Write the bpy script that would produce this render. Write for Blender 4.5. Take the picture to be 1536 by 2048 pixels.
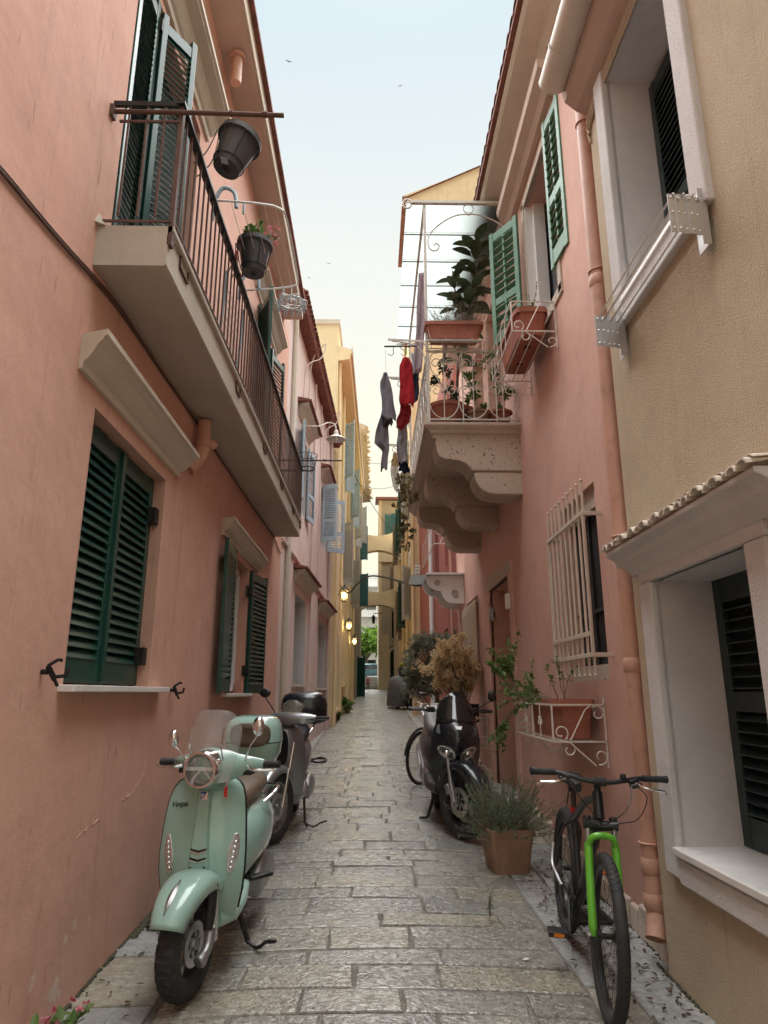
import bpy, bmesh, math, random
from mathutils import Vector, Matrix
sc = bpy.context.scene
for o in list(bpy.data.objects): bpy.data.objects.remove(o)
COL = sc.collection
rad = math.radians; PI = math.pi
random.seed(11)
V = Vector

# ------------------------------------------------------------------ camera
CAM_H = 1.6; PITCH = rad(14.9); YAW = rad(1.0); FPX = 1361.0
cd = bpy.data.cameras.new('camera'); cam = bpy.data.objects.new('camera', cd); COL.objects.link(cam)
cam.location = (0, 0, CAM_H); cam.rotation_euler = (PI/2 + PITCH, 0, -YAW)
cd.sensor_fit = 'VERTICAL'; cd.sensor_height = 24; cd.lens = FPX/2048*24; cd.clip_start = .05; cd.clip_end = 3000
sc.camera = cam
# ------------------------------------------------------------------ sky and light (soft evening light, street in shade)
SKY_HAZE = 2.7
SUN_EL, SUN_AZ = 72, 4          # veiled sun ahead over the lane; azimuth clockwise from +Y
w = bpy.data.worlds.new('World'); sc.world = w; w.use_nodes = True
nt = w.node_tree; bg = nt.nodes['Background']
sky = nt.nodes.new('ShaderNodeTexSky'); sky.sky_type = 'NISHITA'; sky.sun_disc = False
sky.sun_elevation = rad(SUN_EL); sky.sun_rotation = rad(SUN_AZ)
sky.air_density = 1.0; sky.dust_density = 4.0; sky.ozone_density = 1.0; sky.altitude = 0
# thin high haze all round: cream low down, pale blue higher up
_tc = nt.nodes.new('ShaderNodeTexCoord'); _sx = nt.nodes.new('ShaderNodeSeparateXYZ'); nt.links.new(_tc.outputs['Generated'], _sx.inputs[0])
_cr = nt.nodes.new('ShaderNodeValToRGB'); _e = _cr.color_ramp.elements
for _i in range(3): _e.new(.5)
for _q, (_p, _c) in zip(_e, ((0, (1.0, .93, .66)), (.30, (1.0, .96, .75)), (.57, (.86, .885, .83)), (.77, (.63, .745, .805)), (1, (.52, .65, .74)))): _q.position = _p; _q.color = (*_c, 1)
nt.links.new(_sx.outputs[2], _cr.inputs[0])
_sc = nt.nodes.new('ShaderNodeVectorMath'); _sc.operation = 'SCALE'; _sc.inputs[3].default_value = SKY_HAZE; nt.links.new(_cr.outputs[0], _sc.inputs[0])
_ad = nt.nodes.new('ShaderNodeVectorMath'); _ad.operation = 'ADD'; nt.links.new(_sc.outputs[0], _ad.inputs[0]); _s2 = nt.nodes.new('ShaderNodeVectorMath'); _s2.operation = 'SCALE'; _s2.inputs[3].default_value = .03; nt.links.new(sky.outputs[0], _s2.inputs[0]); nt.links.new(_s2.outputs[0], _ad.inputs[1])
nt.links.new(_ad.outputs[0], bg.inputs[0]); bg.inputs[1].default_value = .05
sd = bpy.data.lights.new('sun', 'SUN'); sd.energy = 1.5; sd.angle = rad(100); sd.color = (1, .99, .97)
sun = bpy.data.objects.new('sun', sd); COL.objects.link(sun)
_d = V((math.sin(rad(SUN_AZ))*math.cos(rad(SUN_EL)), math.cos(rad(SUN_AZ))*math.cos(rad(SUN_EL)), math.sin(rad(SUN_EL))))
sun.rotation_euler = _d.to_track_quat('Z', 'Y').to_euler(); sun.location = (0, 0, 30)
vs = sc.view_settings; vs.view_transform = 'Standard'; vs.look = 'None'; vs.gamma = 1; vs.use_curve_mapping = False
vs.exposure = 2.92
sc.cycles.use_denoising = True; sc.cycles.use_adaptive_sampling = True; sc.cycles.adaptive_threshold = .02; sc.cycles.max_bounces = 8; sc.cycles.diffuse_bounces = 5; sc.cycles.glossy_bounces = 4
sc.cycles.transparent_max_bounces = 12; sc.cycles.sample_clamp_indirect = 6
sc.cycles.caustics_reflective = False; sc.cycles.caustics_refractive = False

# ------------------------------------------------------------------ measuring: where a line of sight meets a known plane of the place
_fw = V((math.sin(YAW)*math.cos(PITCH), math.cos(YAW)*math.cos(PITCH), math.sin(PITCH)))
_rt = V((math.cos(YAW), -math.sin(YAW), 0)); _up = _rt.cross(_fw)
def at(px, py, X=None, Y=None, Z=None):
    r = _fw + _rt*((px-768)/FPX) - _up*((py-1024)/FPX); c = V((0, 0, CAM_H))
    if X is not None: t = X/r.x
    elif Y is not None: t = Y/r.y
    else: t = (Z-CAM_H)/r.z
    return c + r*t
def smooth(a, b, t):
    t = min(1, max(0, (t-a)/(b-a))); return t*t*(3-2*t)
def gz(y): return .04*min(y, 44.5)      # the lane climbs
def gzx(x, y):
    c = max(0, 1-((x-.03)/1.08)**2)
    return gz(y) + .035*c

# ------------------------------------------------------------------ object helpers
class MB:
    def __init__(s): s.v = []; s.f = []
    def add(s, vs, fs):
        n = len(s.v); s.v += [tuple(p) for p in vs]; s.f += [tuple(i+n for i in f) for f in fs]; return s
    def box(s, c, size, M=None):
        hx, hy, hz = size[0]/2, size[1]/2, size[2]/2; c = V(c)
        p = [V((sx*hx, sy*hy, sz*hz)) for sx in (-1, 1) for sy in (-1, 1) for sz in (-1, 1)]
        if M is not None: p = [M @ q for q in p]
        return s.add([q+c for q in p], [(0,1,3,2),(4,6,7,5),(0,4,5,1),(2,3,7,6),(0,2,6,4),(1,5,7,3)])
    def bx(s, x0, x1, y0, y1, z0, z1): return s.box(((x0+x1)/2, (y0+y1)/2, (z0+z1)/2), (abs(x1-x0), abs(y1-y0), abs(z1-z0)))
    def bar(s, a, b, wx, wz=None, up=(0, 0, 1)):     # rectangular bar from a to b
        a, b = V(a), V(b); wz = wz or wx; d = b-a; L = d.length
        if L < 1e-6: return s
        d.normalize(); u = V(up)
        if abs(d.dot(u)) > .95: u = V((0, 1, 0))
        x = d.cross(u).normalized(); z = x.cross(d)
        M = Matrix((x, d, z)).transposed()
        return s.box((a+b)/2, (wx, L, wz), M)
    def tube(s, pts, r, n=6, cap=True, closed=False):
        pts = [V(p) for p in pts]; N = len(pts); rr = r if isinstance(r, (list, tuple)) else [r]*N
        base = len(s.v); prev = None
        for i, p in enumerate(pts):
            if closed: t = pts[(i+1) % N]-pts[i-1]
            else: t = pts[min(i+1, N-1)]-pts[max(i-1, 0)]
            if t.length < 1e-9: t = V((0, 0, 1))
            t.normalize()
            if prev is None:
                u = V((0, 0, 1)) if abs(t.z) < .9 else V((1, 0, 0))
                x = t.cross(u).normalized()
            else:
                x = prev - t*prev.dot(t)
                if x.length < 1e-6: x = t.orthogonal()
                x.normalize()
            prev = x; y = t.cross(x)
            for k in range(n):
                a = 2*PI*k/n; s.v.append(tuple(p + (x*math.cos(a)+y*math.sin(a))*rr[i]))
        for i in range(N if closed else N-1):
            j = (i+1) % N
            for k in range(n):
                k2 = (k+1) % n
                s.f.append((base+i*n+k, base+i*n+k2, base+j*n+k2, base+j*n+k))
        if cap and not closed:
            s.f.append(tuple(base+k for k in range(n))[::-1]); s.f.append(tuple(base+(N-1)*n+k for k in range(n)))
        return s
    def lathe(s, prof, c=(0, 0, 0), axis='Z', n=20, a0=0, a1=2*PI):    # prof: (radius, height)
        c = V(c); full = abs(a1-a0-2*PI) < 1e-6; base = len(s.v); m = n if full else n+1
        for (r, h) in prof:
            for k in range(m):
                a = a0+(a1-a0)*k/n; x, y = r*math.cos(a), r*math.sin(a)
                p = {'Z': (x, y, h), 'X': (h, x, y), 'Y': (y, h, x)}[axis]; s.v.append(tuple(c+V(p)))
        for i in range(len(prof)-1):
            for k in range(n):
                k2 = (k+1) % m
                s.f.append((base+i*m+k, base+i*m+k2, base+(i+1)*m+k2, base+(i+1)*m+k))
        return s
    def loft(s, rings, cap=True, closed=True):
        base = len(s.v); n = len(rings[0])
        for r in rings: s.v += [tuple(p) for p in r]
        for i in range(len(rings)-1):
            for k in range(n if closed else n-1):
                k2 = (k+1) % n
                s.f.append((base+i*n+k, base+i*n+k2, base+(i+1)*n+k2, base+(i+1)*n+k))
        if cap and closed:
            s.f.append(tuple(base+k for k in range(n))[::-1]); s.f.append(tuple(base+(len(rings)-1)*n+k for k in range(n)))
        return s
    def prism(s, poly, off):      # poly: list of 3D points, extruded by vector off
        n = len(poly); off = V(off); base = len(s.v)
        s.v += [tuple(V(p)) for p in poly] + [tuple(V(p)+off) for p in poly]
        s.f.append(tuple(base+k for k in range(n))[::-1]); s.f.append(tuple(base+n+k for k in range(n)))
        for k in range(n):
            k2 = (k+1) % n; s.f.append((base+k, base+k2, base+n+k2, base+n+k))
        return s
    def xf_(s, c, k): s.v = [tuple(V(c)+(V(p)-V(c))*k) for p in s.v]; return s
    def quad(s, a, b, c, d): return s.add([a, b, c, d], [(0, 1, 2, 3)])
    def sphere(s, c, r, nu=10, nv=6):
        if not isinstance(r, (tuple, list)): r = (r, r, r)
        rings = []
        for i in range(nv+1):
            t = PI*i/nv; q = max(math.sin(t), .02)
            rings.append([V(c)+V((r[0]*q*math.cos(2*PI*k/nu), r[1]*q*math.sin(2*PI*k/nu), -r[2]*math.cos(t))) for k in range(nu)])
        return s.loft(rings)
    def mesh(s, name, sm=False):
        me = bpy.data.meshes.new(name); me.from_pydata(s.v, [], s.f); 
        bm = bmesh.new(); bm.from_mesh(me); bmesh.ops.recalc_face_normals(bm, faces=bm.faces); bm.to_mesh(me); bm.free()
        if sm:
            me.polygons.foreach_set('use_smooth', [True]*len(me.polygons))
            try: me.set_sharp_from_angle(angle=rad(sm if sm > 1 else 40))
            except Exception: pass
        me.update(); return me
    def build(s, name, m, parent=None, sm=False, bev=0, local=False, sub=0, flip=False):
        return link(name, s.mesh(name, sm), m, parent, bev, local, sub)
def link(name, me, m, parent=None, bev=0, local=False, sub=0):
    o = bpy.data.objects.new(name, me); COL.objects.link(o)
    if m is not None and not me.materials: me.materials.append(m)
    if parent is not None:
        o.parent = parent
        if not local: o.matrix_parent_inverse = wm(parent).inverted()
    if sub:
        md = o.modifiers.new('sub', 'SUBSURF'); md.levels = sub; md.render_levels = sub
    if bev:
        b = o.modifiers.new('bev', 'BEVEL'); b.width = bev; b.segments = 2; b.limit_method = 'ANGLE'; b.angle_limit = rad(40)
    return o
def wm(o):
    m = o.matrix_basis.copy()
    if o.parent is not None: m = wm(o.parent) @ o.matrix_parent_inverse @ m
    return m
def tag(o, label=None, cat=None, group=None, kind=None):
    if label: o['label'] = label
    if cat: o['category'] = cat
    if group: o['group'] = group
    if kind: o['kind'] = kind
    return o
def thing(name, label, cat, loc=(0, 0, 0), rz=0, group=None):
    o = bpy.data.objects.new(name, None); COL.objects.link(o); o.empty_display_size = .1
    o.location = loc; o.rotation_euler = (0, 0, rz); return tag(o, label, cat, group)
def rz_m(a): return Matrix.Rotation(a, 3, 'Z')
def arc(c, r, a0, a1, n, ax='XZ'):
    out = []
    for i in range(n+1):
        a = a0+(a1-a0)*i/n; u, v = r*math.cos(a), r*math.sin(a)
        out.append(V(c)+(V((u, 0, v)) if ax == 'XZ' else V((0, u, v)) if ax == 'YZ' else V((u, v, 0))))
    return out
def spiral(c, r0, r1, a0, a1, n, ax='XZ'):
    out = []
    for i in range(n+1):
        t = i/n; a = a0+(a1-a0)*t; r = r0+(r1-r0)*t; u, v = r*math.cos(a), r*math.sin(a)
        out.append(V(c)+(V((u, 0, v)) if ax == 'XZ' else V((0, u, v))))
    return out
def bez(p, n=16):      # smooth curve through points (Catmull-Rom)
    p = [V(q) for q in p]; out = []
    for i in range(len(p)-1):
        p0, p1, p2, p3 = p[max(i-1, 0)], p[i], p[i+1], p[min(i+2, len(p)-1)]
        for k in range(n):
            t = k/n
            out.append(.5*((2*p1)+(p2-p0)*t+(2*p0-5*p1+4*p2-p3)*t*t+(3*p1-p0-3*p2+p3)*t**3))
    out.append(p[-1]); return out

# ------------------------------------------------------------------ materials
def nodes(name):
    m = bpy.data.materials.new(name); m.use_nodes = True; t = m.node_tree; return m, t, t.nodes['Principled BSDF']
def N(t, typ, **k):
    n = t.nodes.new(typ)
    for a, b in k.items():
        if a == 'i':
            for q, v in b.items(): n.inputs[q].default_value = v
        else: setattr(n, a, b)
    return n
def pos(t, scale=(1, 1, 1), obj=False):
    if obj: g = N(t, 'ShaderNodeTexCoord').outputs['Object']
    else: g = N(t, 'ShaderNodeNewGeometry').outputs['Position']
    mp = N(t, 'ShaderNodeMapping'); mp.inputs['Scale'].default_value = scale; t.links.new(g, mp.inputs[0]); return mp.outputs[0]
def noise(t, vec, sc_, det=4, rough=.55, dist=0):
    n = N(t, 'ShaderNodeTexNoise'); n.inputs['Scale'].default_value = sc_; n.inputs['Detail'].default_value = det
    n.inputs['Roughness'].default_value = rough; n.inputs['Distortion'].default_value = dist
    t.links.new(vec, n.inputs['Vector']); return n.outputs['Fac']
def ramp(t, fac, stops):
    r = N(t, 'ShaderNodeValToRGB'); e = r.color_ramp.elements
    while len(e) < len(stops): e.new(.5)
    for q, (p, c) in zip(e, stops):
        q.position = p; q.color = (c, c, c, 1) if isinstance(c, (int, float)) else (*c, 1)
    t.links.new(fac, r.inputs[0]); return r.outputs[0]
def mixc(t, a, b, fac, mode='MIX'):
    m = N(t, 'ShaderNodeMix', data_type='RGBA', blend_type=mode)
    for k, v in ((6, a), (7, b)):
        if isinstance(v, tuple): m.inputs[k].default_value = (*v, 1)
        else: t.links.new(v, m.inputs[k])
    if isinstance(fac, (int, float)): m.inputs[0].default_value = fac
    else: t.links.new(fac, m.inputs[0])
    return m.outputs[2]
def bump(t, bs, h, strength, dist, prev=None):
    b = N(t, 'ShaderNodeBump'); b.inputs['Strength'].default_value = strength; b.inputs['Distance'].default_value = dist
    t.links.new(h, b.inputs['Height'])
    if prev: t.links.new(prev, b.inputs['Normal'])
    t.links.new(b.outputs[0], bs.inputs['Normal']); return b.outputs[0]
def mat(name, col, rough=.55, metal=0, var=.12, vs_=6, bmp=0, bs_=60, coat=0, spec=.5, dirt=0, dcol=(.12, .1, .08), rv=0):
    m, t, b = nodes(name); p = pos(t)
    c = tuple(col); lo = tuple(x*(1-var) for x in c); hi = tuple(min(1, x*(1+var)) for x in c)
    n1 = noise(t, p, vs_, 5, .6); cc = mixc(t, lo, hi, ramp(t, n1, [(.3, 0), (.7, 1)]))
    if dirt:
        n2 = noise(t, p, vs_*2.7, 6, .7); cc = mixc(t, cc, dcol, ramp(t, n2, [(.52, 0), (.75, dirt)]))
    t.links.new(cc, b.inputs['Base Color'])
    b.inputs['Roughness'].default_value = rough; b.inputs['Metallic'].default_value = metal; b.inputs['Specular IOR Level'].default_value = spec
    if rv:
        n3 = noise(t, p, vs_*4, 4, .6); mr = N(t, 'ShaderNodeMapRange'); t.links.new(n3, mr.inputs[0])
        mr.inputs[1].default_value = .3; mr.inputs[2].default_value = .7; mr.inputs[3].default_value = max(.02, rough-rv); mr.inputs[4].default_value = min(1, rough+rv)
        t.links.new(mr.outputs[0], b.inputs['Roughness'])
    if coat: b.inputs['Coat Weight'].default_value = coat; b.inputs['Coat Roughness'].default_value = .06
    if bmp: bump(t, b, noise(t, p, bs_, 5, .6), bmp, .01)
    return m
def plaster(name, col, alt, streak=.25, grain=.25, gscale=140, chip=0, chipc=(.5, .42, .36), under=.25, wave=.35, stain=(.2, .13, .1), cloud=.55, scratch=0, patches=()):
    m, t, b = nodes(name); p = pos(t)
    c = mixc(t, col, alt, ramp(t, noise(t, p, .9, 5, .6, .4), [(.3, 0), (.72, cloud)]))
    c = mixc(t, c, tuple(x*.72 for x in col), ramp(t, noise(t, p, 2.6, 7, .7), [(.46, 0), (.78, .55)]))
    ps = pos(t, (5.5, 5.5, .38)); c = mixc(t, c, stain, ramp(t, noise(t, ps, 1.5, 6, .7), [(.56, 0), (.85, streak)]))
    c = mixc(t, c, tuple(min(1, x*1.25+.03) for x in col), ramp(t, noise(t, pos(t, (9, 9, 1.2)), 1.3, 5, .65), [(.62, 0), (.85, .35)]))
    h = noise(t, p, gscale, 4, .65)
    c = mixc(t, c, tuple(x*.78 for x in col), ramp(t, h, [(.3, .3), (.55, 0)]))
    if chip:
        k = ramp(t, noise(t, p, 5.2, 8, .62, .3), [(.70-.1*chip, 0), (.715-.1*chip, 1)]); c = mixc(t, c, chipc, k)
    if scratch:
        c = mixc(t, c, tuple(x*.45 for x in col), ramp(t, noise(t, pos(t, (40, 40, 3.4)), 1.0, 3, .5), [(.675, 0), (.715, scratch)]))
        c = mixc(t, c, tuple(min(1, x*1.3+.06) for x in col), ramp(t, noise(t, pos(t, (22, 22, 2.6)), 1.3, 4, .55), [(.735, 0), (.765, scratch)]))
    kk = None
    for (px_, py_, pz_, pr_) in patches:
        sb = N(t, 'ShaderNodeVectorMath', operation='DISTANCE'); t.links.new(p, sb.inputs[0]); sb.inputs[1].default_value = (px_, py_, pz_)
        nz = noise(t, p, 9, 6, .65); a_ = N(t, 'ShaderNodeMath', operation='MULTIPLY_ADD'); t.links.new(nz, a_.inputs[0]); a_.inputs[1].default_value = -pr_*3.2; a_.inputs[2].default_value = pr_*1.6; b_ = N(t, 'ShaderNodeMath', operation='ADD'); t.links.new(sb.outputs['Value'], b_.inputs[0]); t.links.new(a_.outputs[0], b_.inputs[1])
        k_ = N(t, 'ShaderNodeMath', operation='LESS_THAN'); t.links.new(b_.outputs[0], k_.inputs[0]); k_.inputs[1].default_value = pr_*.62
        c = mixc(t, c, chipc, k_.outputs[0])
        if kk is None: kk = k_.outputs[0]
        else:
            mx = N(t, 'ShaderNodeMath', operation='MAXIMUM'); t.links.new(kk, mx.inputs[0]); t.links.new(k_.outputs[0], mx.inputs[1]); kk = mx.outputs[0]
    t.links.new(c, b.inputs['Base Color']); b.inputs['Roughness'].default_value = .85; b.inputs['Specular IOR Level'].default_value = .25
    nb = bump(t, b, noise(t, p, 2.2, 4, .5), wave, .05)
    if kk is not None: nb = bump(t, b, kk, -.7, .008, nb)
    nb = bump(t, b, h, grain, .012, nb)
    if chip: bump(t, b, k, -.6, .006, nb)
    return m
def stone(name, col, alt, warm, rough=.4, bmp=.8, sc_=1.0, pit=0, rl=.25, polish=False):
    m, t, b = nodes(name); p = pos(t)
    oi = N(t, 'ShaderNodeObjectInfo').outputs['Random']; gi = N(t, 'ShaderNodeNewGeometry').outputs['Random Per Island']
    ad = N(t, 'ShaderNodeMath', operation='ADD'); t.links.new(oi, ad.inputs[0]); t.links.new(gi, ad.inputs[1])
    fr = N(t, 'ShaderNodeMath', operation='FRACT'); t.links.new(ad.outputs[0], fr.inputs[0]); rnd = fr.outputs[0]
    c = mixc(t, col, alt, ramp(t, rnd, [(.0, 0), (1, 1)]))
    fr2 = N(t, 'ShaderNodeMath', operation='MULTIPLY'); t.links.new(rnd, fr2.inputs[0]); fr2.inputs[1].default_value = 7.31
    fr3 = N(t, 'ShaderNodeMath', operation='FRACT'); t.links.new(fr2.outputs[0], fr3.inputs[0])
    c = mixc(t, c, warm, ramp(t, fr3.outputs[0], [(.6, 0), (1, .75)]))
    c = mixc(t, c, tuple(x*.55 for x in col), ramp(t, noise(t, p, 7*sc_, 7, .7), [(.46, 0), (.75, .85)]))
    c = mixc(t, c, tuple(min(1, x*1.75) for x in alt), ramp(t, noise(t, pos(t, (1, 1.7, 1)), 24*sc_, 5, .68, 1.2), [(.52, 0), (.60, .75 if polish else .28)]))  # pale speckles: sky glints on the chiselled facets, painted into the colour
    c = mixc(t, c, tuple(x*.35 for x in col), ramp(t, noise(t, p, 40*sc_, 4, .7), [(.55, 0), (.64, .75 if polish else .25)]))
    if pit:
        k = ramp(t, noise(t, p, 85, 3, .5), [(.64, 0), (.68, 1)]); c = mixc(t, c, tuple(x*.25 for x in col), k)
    t.links.new(c, b.inputs['Base Color'])
    rf = noise(t, p, 14*sc_, 5, .65); mr = N(t, 'ShaderNodeMapRange'); t.links.new(rf, mr.inputs[0])
    mr.inputs[1].default_value = .3; mr.inputs[2].default_value = .7; mr.inputs[3].default_value = rl; mr.inputs[4].default_value = min(1, rough+.25)
    ro = mr.outputs[0]
    if polish:      # worn smooth down the middle where people walk
        sx = N(t, 'ShaderNodeSeparateXYZ'); t.links.new(p, sx.inputs[0]); ab = N(t, 'ShaderNodeMath', operation='ABSOLUTE'); t.links.new(sx.outputs[0], ab.inputs[0])
        pm = N(t, 'ShaderNodeMapRange'); t.links.new(ab.outputs[0], pm.inputs[0]); pm.inputs[1].default_value = .10; pm.inputs[2].default_value = .62; pm.inputs[3].default_value = .55; pm.inputs[4].default_value = 1.0
        mu = N(t, 'ShaderNodeMath', operation='MULTIPLY'); t.links.new(ro, mu.inputs[0]); t.links.new(pm.outputs[0], mu.inputs[1]); ro = mu.outputs[0]
    t.links.new(ro, b.inputs['Roughness']); b.inputs['Specular IOR Level'].default_value = .8 if polish else .5
    if polish: cw = N(t, 'ShaderNodeMapRange'); t.links.new(pm.outputs[0], cw.inputs[0]); cw.inputs[1].default_value = .55; cw.inputs[2].default_value = 1.0; cw.inputs[3].default_value = .75; cw.inputs[4].default_value = .05; t.links.new(cw.outputs[0], b.inputs['Coat Weight']); b.inputs['Coat Roughness'].default_value = .09
    nb = bump(t, b, noise(t, pos(t, (1, 1.3, 1)), 20*sc_, 4, .5, 1.0), .9, .014 if polish else .012)
    nb = bump(t, b, noise(t, p, 75*sc_, 3, .6), .7, .0035 if polish else .005, nb)
    if polish: t.links.new(nb, b.inputs['Coat Normal'])
    if pit: bump(t, b, k, -.8, .01, nb)
    return m
def limestone(name, col, alt):
    m, t, b = nodes(name); p = pos(t)
    c = mixc(t, col, alt, ramp(t, noise(t, p, 3, 6, .65), [(.3, 0), (.7, 1)]))
    c = mixc(t, c, tuple(x*.5 for x in col), ramp(t, noise(t, p, 6, 7, .7), [(.55, 0), (.8, .55)]))
    c = mixc(t, c, tuple(x*.8 for x in col), ramp(t, noise(t, p, 90, 3, .6), [(.45, 0), (.7, .6)]))
    k = ramp(t, noise(t, p, 38, 2, .4), [(.68, 0), (.70, 1)]); c = mixc(t, c, tuple(x*.22 for x in col), k)
    t.links.new(c, b.inputs['Base Color']); b.inputs['Roughness'].default_value = .85; b.inputs['Specular IOR Level'].default_value = .3
    nb = bump(t, b, noise(t, p, 14, 5, .6), .35, .02); nb = bump(t, b, noise(t, p, 110, 3, .6), .25, .006, nb); bump(t, b, k, -.7, .008, nb); return m
def glass(name, col=(.9, .95, .95), alpha=.25, rough=.03):
    m, t, b = nodes(name); b.inputs['Base Color'].default_value = (*col, 1); b.inputs['Roughness'].default_value = rough
    b.inputs['Alpha'].default_value = alpha; b.inputs['Specular IOR Level'].default_value = .8; return m
def emit(name, col, s):
    m, t, b = nodes(name); b.inputs['Base Color'].default_value = (*col, 1); b.inputs['Emission Color'].default_value = (*col, 1); b.inputs['Emission Strength'].default_value = s; return m
M = {}
M['wallA'] = plaster('salmon_plaster', (.64, .365, .285), (.67, .42, .33), streak=.6, grain=.2, wave=.35, cloud=.7, stain=(.30, .16, .125), scratch=.65, chipc=(.60, .47, .39), patches=[(*at(a_, b_, X=-1.45), r_) for a_, b_, r_ in ((235, 1440, .022), (212, 1436, .012), (248, 1432, .012), (110, 1985, .085), (62, 1975, .05), (130, 1880, .03), (150, 1850, .03), (178, 1840, .02), (290, 1520, .012), (255, 1588, .018), (185, 1642, .012))])
M['wallP'] = plaster('rose_plaster', (.65, .39, .315), (.67, .435, .36), streak=.4, grain=.15, wave=.3, stain=(.33, .2, .165), scratch=.3)
M['wallBeige'] = plaster('beige_roughcast', (.53, .425, .295), (.57, .475, .35), streak=.5, cloud=.8, grain=.75, gscale=120, wave=.4, stain=(.2, .13, .06))
M['wallB'] = plaster('pale_pink_plaster', (.66, .535, .49), (.70, .60, .56), streak=.6, grain=.2, chip=.25, chipc=(.5, .44, .4), stain=(.3, .19, .16))
M['wallC'] = plaster('yellow_plaster', (.83, .69, .42), (.86, .74, .50), streak=.4, grain=.15, stain=(.4, .25, .1))
M['wallC2'] = plaster('pale_yellow_plaster', (.78, .67, .42), (.80, .70, .48), streak=.15, grain=.1, stain=(.5, .4, .25))
M['wallD'] = plaster('old_grey_plaster', (.40, .35, .28), (.52, .45, .36), streak=.7, grain=.6, gscale=50, chip=.9, chipc=(.5, .42, .3), stain=(.12, .1, .08))
M['wallE'] = plaster('ochre_plaster', (.77, .59, .36), (.80, .64, .43), streak=.6, grain=.2, stain=(.36, .23, .12))
M['wallRed'] = plaster('dark_red_plaster', (.36, .12, .10), (.42, .16, .13), streak=.5, grain=.2, stain=(.16, .05, .04))
M['wallTower'] = plaster('weathered_tower_plaster', (.46, .39, .29), (.62, .5, .34), streak=.8, grain=.4, chip=.6, chipc=(.30, .26, .21), stain=(.1, .08, .06))
M['pil'] = plaster('ochre_stone', (.74, .60, .38), (.78, .65, .44), streak=.2, grain=.2)
M['white_house'] = plaster('white_plaster', (.85, .84, .8), (.88, .87, .84), streak=.1, grain=.1, stain=(.6, .58, .54))
M['trim'] = plaster('cream_render', (.62, .56, .47), (.66, .60, .52), streak=.3, grain=.1, wave=.15, stain=(.36, .3, .24))
M['white_trim'] = plaster('white_render', (.70, .68, .67), (.74, .72, .71), streak=.2, grain=.8, gscale=90, stain=(.45, .42, .38))
M['soffit'] = plaster('soffit_render', (.56, .43, .36), (.58, .46, .39), streak=.1, grain=.08)
M['stonePave'] = stone('paving_limestone', (.15, .147, .132), (.265, .255, .222), (.32, .28, .195), polish=True, rl=.13, rough=.27)
M['stoneSlab'] = stone('edge_slab_limestone', (.25, .25, .235), (.34, .345, .33), (.30, .25, .17), rough=.55, sc_=.7, rl=.4)
M['mortar'] = mat('joint_mortar', (.17, .16, .14), .9, var=.5, vs_=20, bmp=.5, bs_=90)
M['corbel'] = limestone('balcony_limestone', (.51, .43, .36), (.57, .49, .41))
M['slabDirty'] = plaster('balcony_slab_render', (.50, .45, .38), (.55, .50, .43), streak=.3, grain=.12, stain=(.25, .2, .16))
M['marble'] = mat('white_marble', (.74, .73, .71), .3, var=.12, vs_=4, dirt=.4, dcol=(.45, .44, .42))
M['green'] = mat('dark_green_paint', (.009, .058, .045), .32, var=.15, vs_=5)
M['greenblk'] = mat('blackish_green_paint', (.012, .028, .028), .4, var=.3, vs_=9)
M['mintpaint'] = mat('sea_green_paint', (.095, .225, .145), .5, var=.15, vs_=9, dirt=.3, dcol=(.1, .2, .15))
M['bluepaint'] = mat('pale_blue_paint', (.40, .52, .60), .55, var=.1, vs_=9)
M['greypaint'] = mat('grey_paint', (.42, .43, .42), .55, var=.1, vs_=9)
M['tealpaint'] = mat('teal_paint', (.04, .13, .13), .5, var=.2, vs_=9)
M['iron'] = mat('black_iron', (.018, .017, .017), .5, .3, var=.3, vs_=20)
M['rust'] = mat('rusty_brown_paint', (.10, .052, .04), .65, var=.35, vs_=25, dirt=.5, dcol=(.16, .06, .025))
M['whiteiron'] = mat('white_iron_paint', (.66, .63, .58), .5, var=.1, vs_=20, dirt=.5, dcol=(.3, .2, .14))
M['beigeiron'] = mat('beige_iron_paint', (.56, .48, .40), .45, var=.08, vs_=9)
M['pipe'] = mat('terracotta_pvc', (.56, .32, .24), .5, var=.14, vs_=3, dirt=.55, dcol=(.3, .15, .1))
M['terracotta'] = mat('terracotta', (.33, .115, .075), .75, var=.2, vs_=7, bmp=.15, bs_=60)
M['terracottaPale'] = mat('weathered_terracotta', (.31, .19, .125), .85, var=.25, vs_=7, bmp=.3, bs_=50, dirt=.4, dcol=(.14, .13, .08))
M['tile'] = mat('roof_tile', (.20, .075, .055), .8, var=.4, vs_=9, bmp=.4, bs_=40)
M['tilePale'] = mat('painted_roof_tile', (.68, .61, .52), .75, var=.2, vs_=14, bmp=.4, bs_=40, dirt=.6, dcol=(.3, .22, .16))
M['whitepvc'] = mat('white_pvc', (.78, .78, .77), .35, var=.04)
M['gutter'] = mat('beige_gutter', (.66, .60, .52), .35, var=.06, vs_=3)
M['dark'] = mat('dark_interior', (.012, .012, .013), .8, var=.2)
M['pane'] = mat('window_glass', (.03, .035, .04), .06, var=.2, spec=.8)
M['alu'] = mat('brushed_aluminium', (.62, .63, .64), .35, .85, var=.06, vs_=30)
M['wood'] = mat('weathered_wood', (.25, .19, .13), .8, var=.3, vs_=14, bmp=.3)
M['moss'] = mat('moss_and_dirt', (.07, .065, .04), .95, var=.5, vs_=30, bmp=.6, bs_=60)
M['soil'] = mat('soil', (.05, .038, .028), .95, var=.4, vs_=30, bmp=.6, bs_=80)
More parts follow.
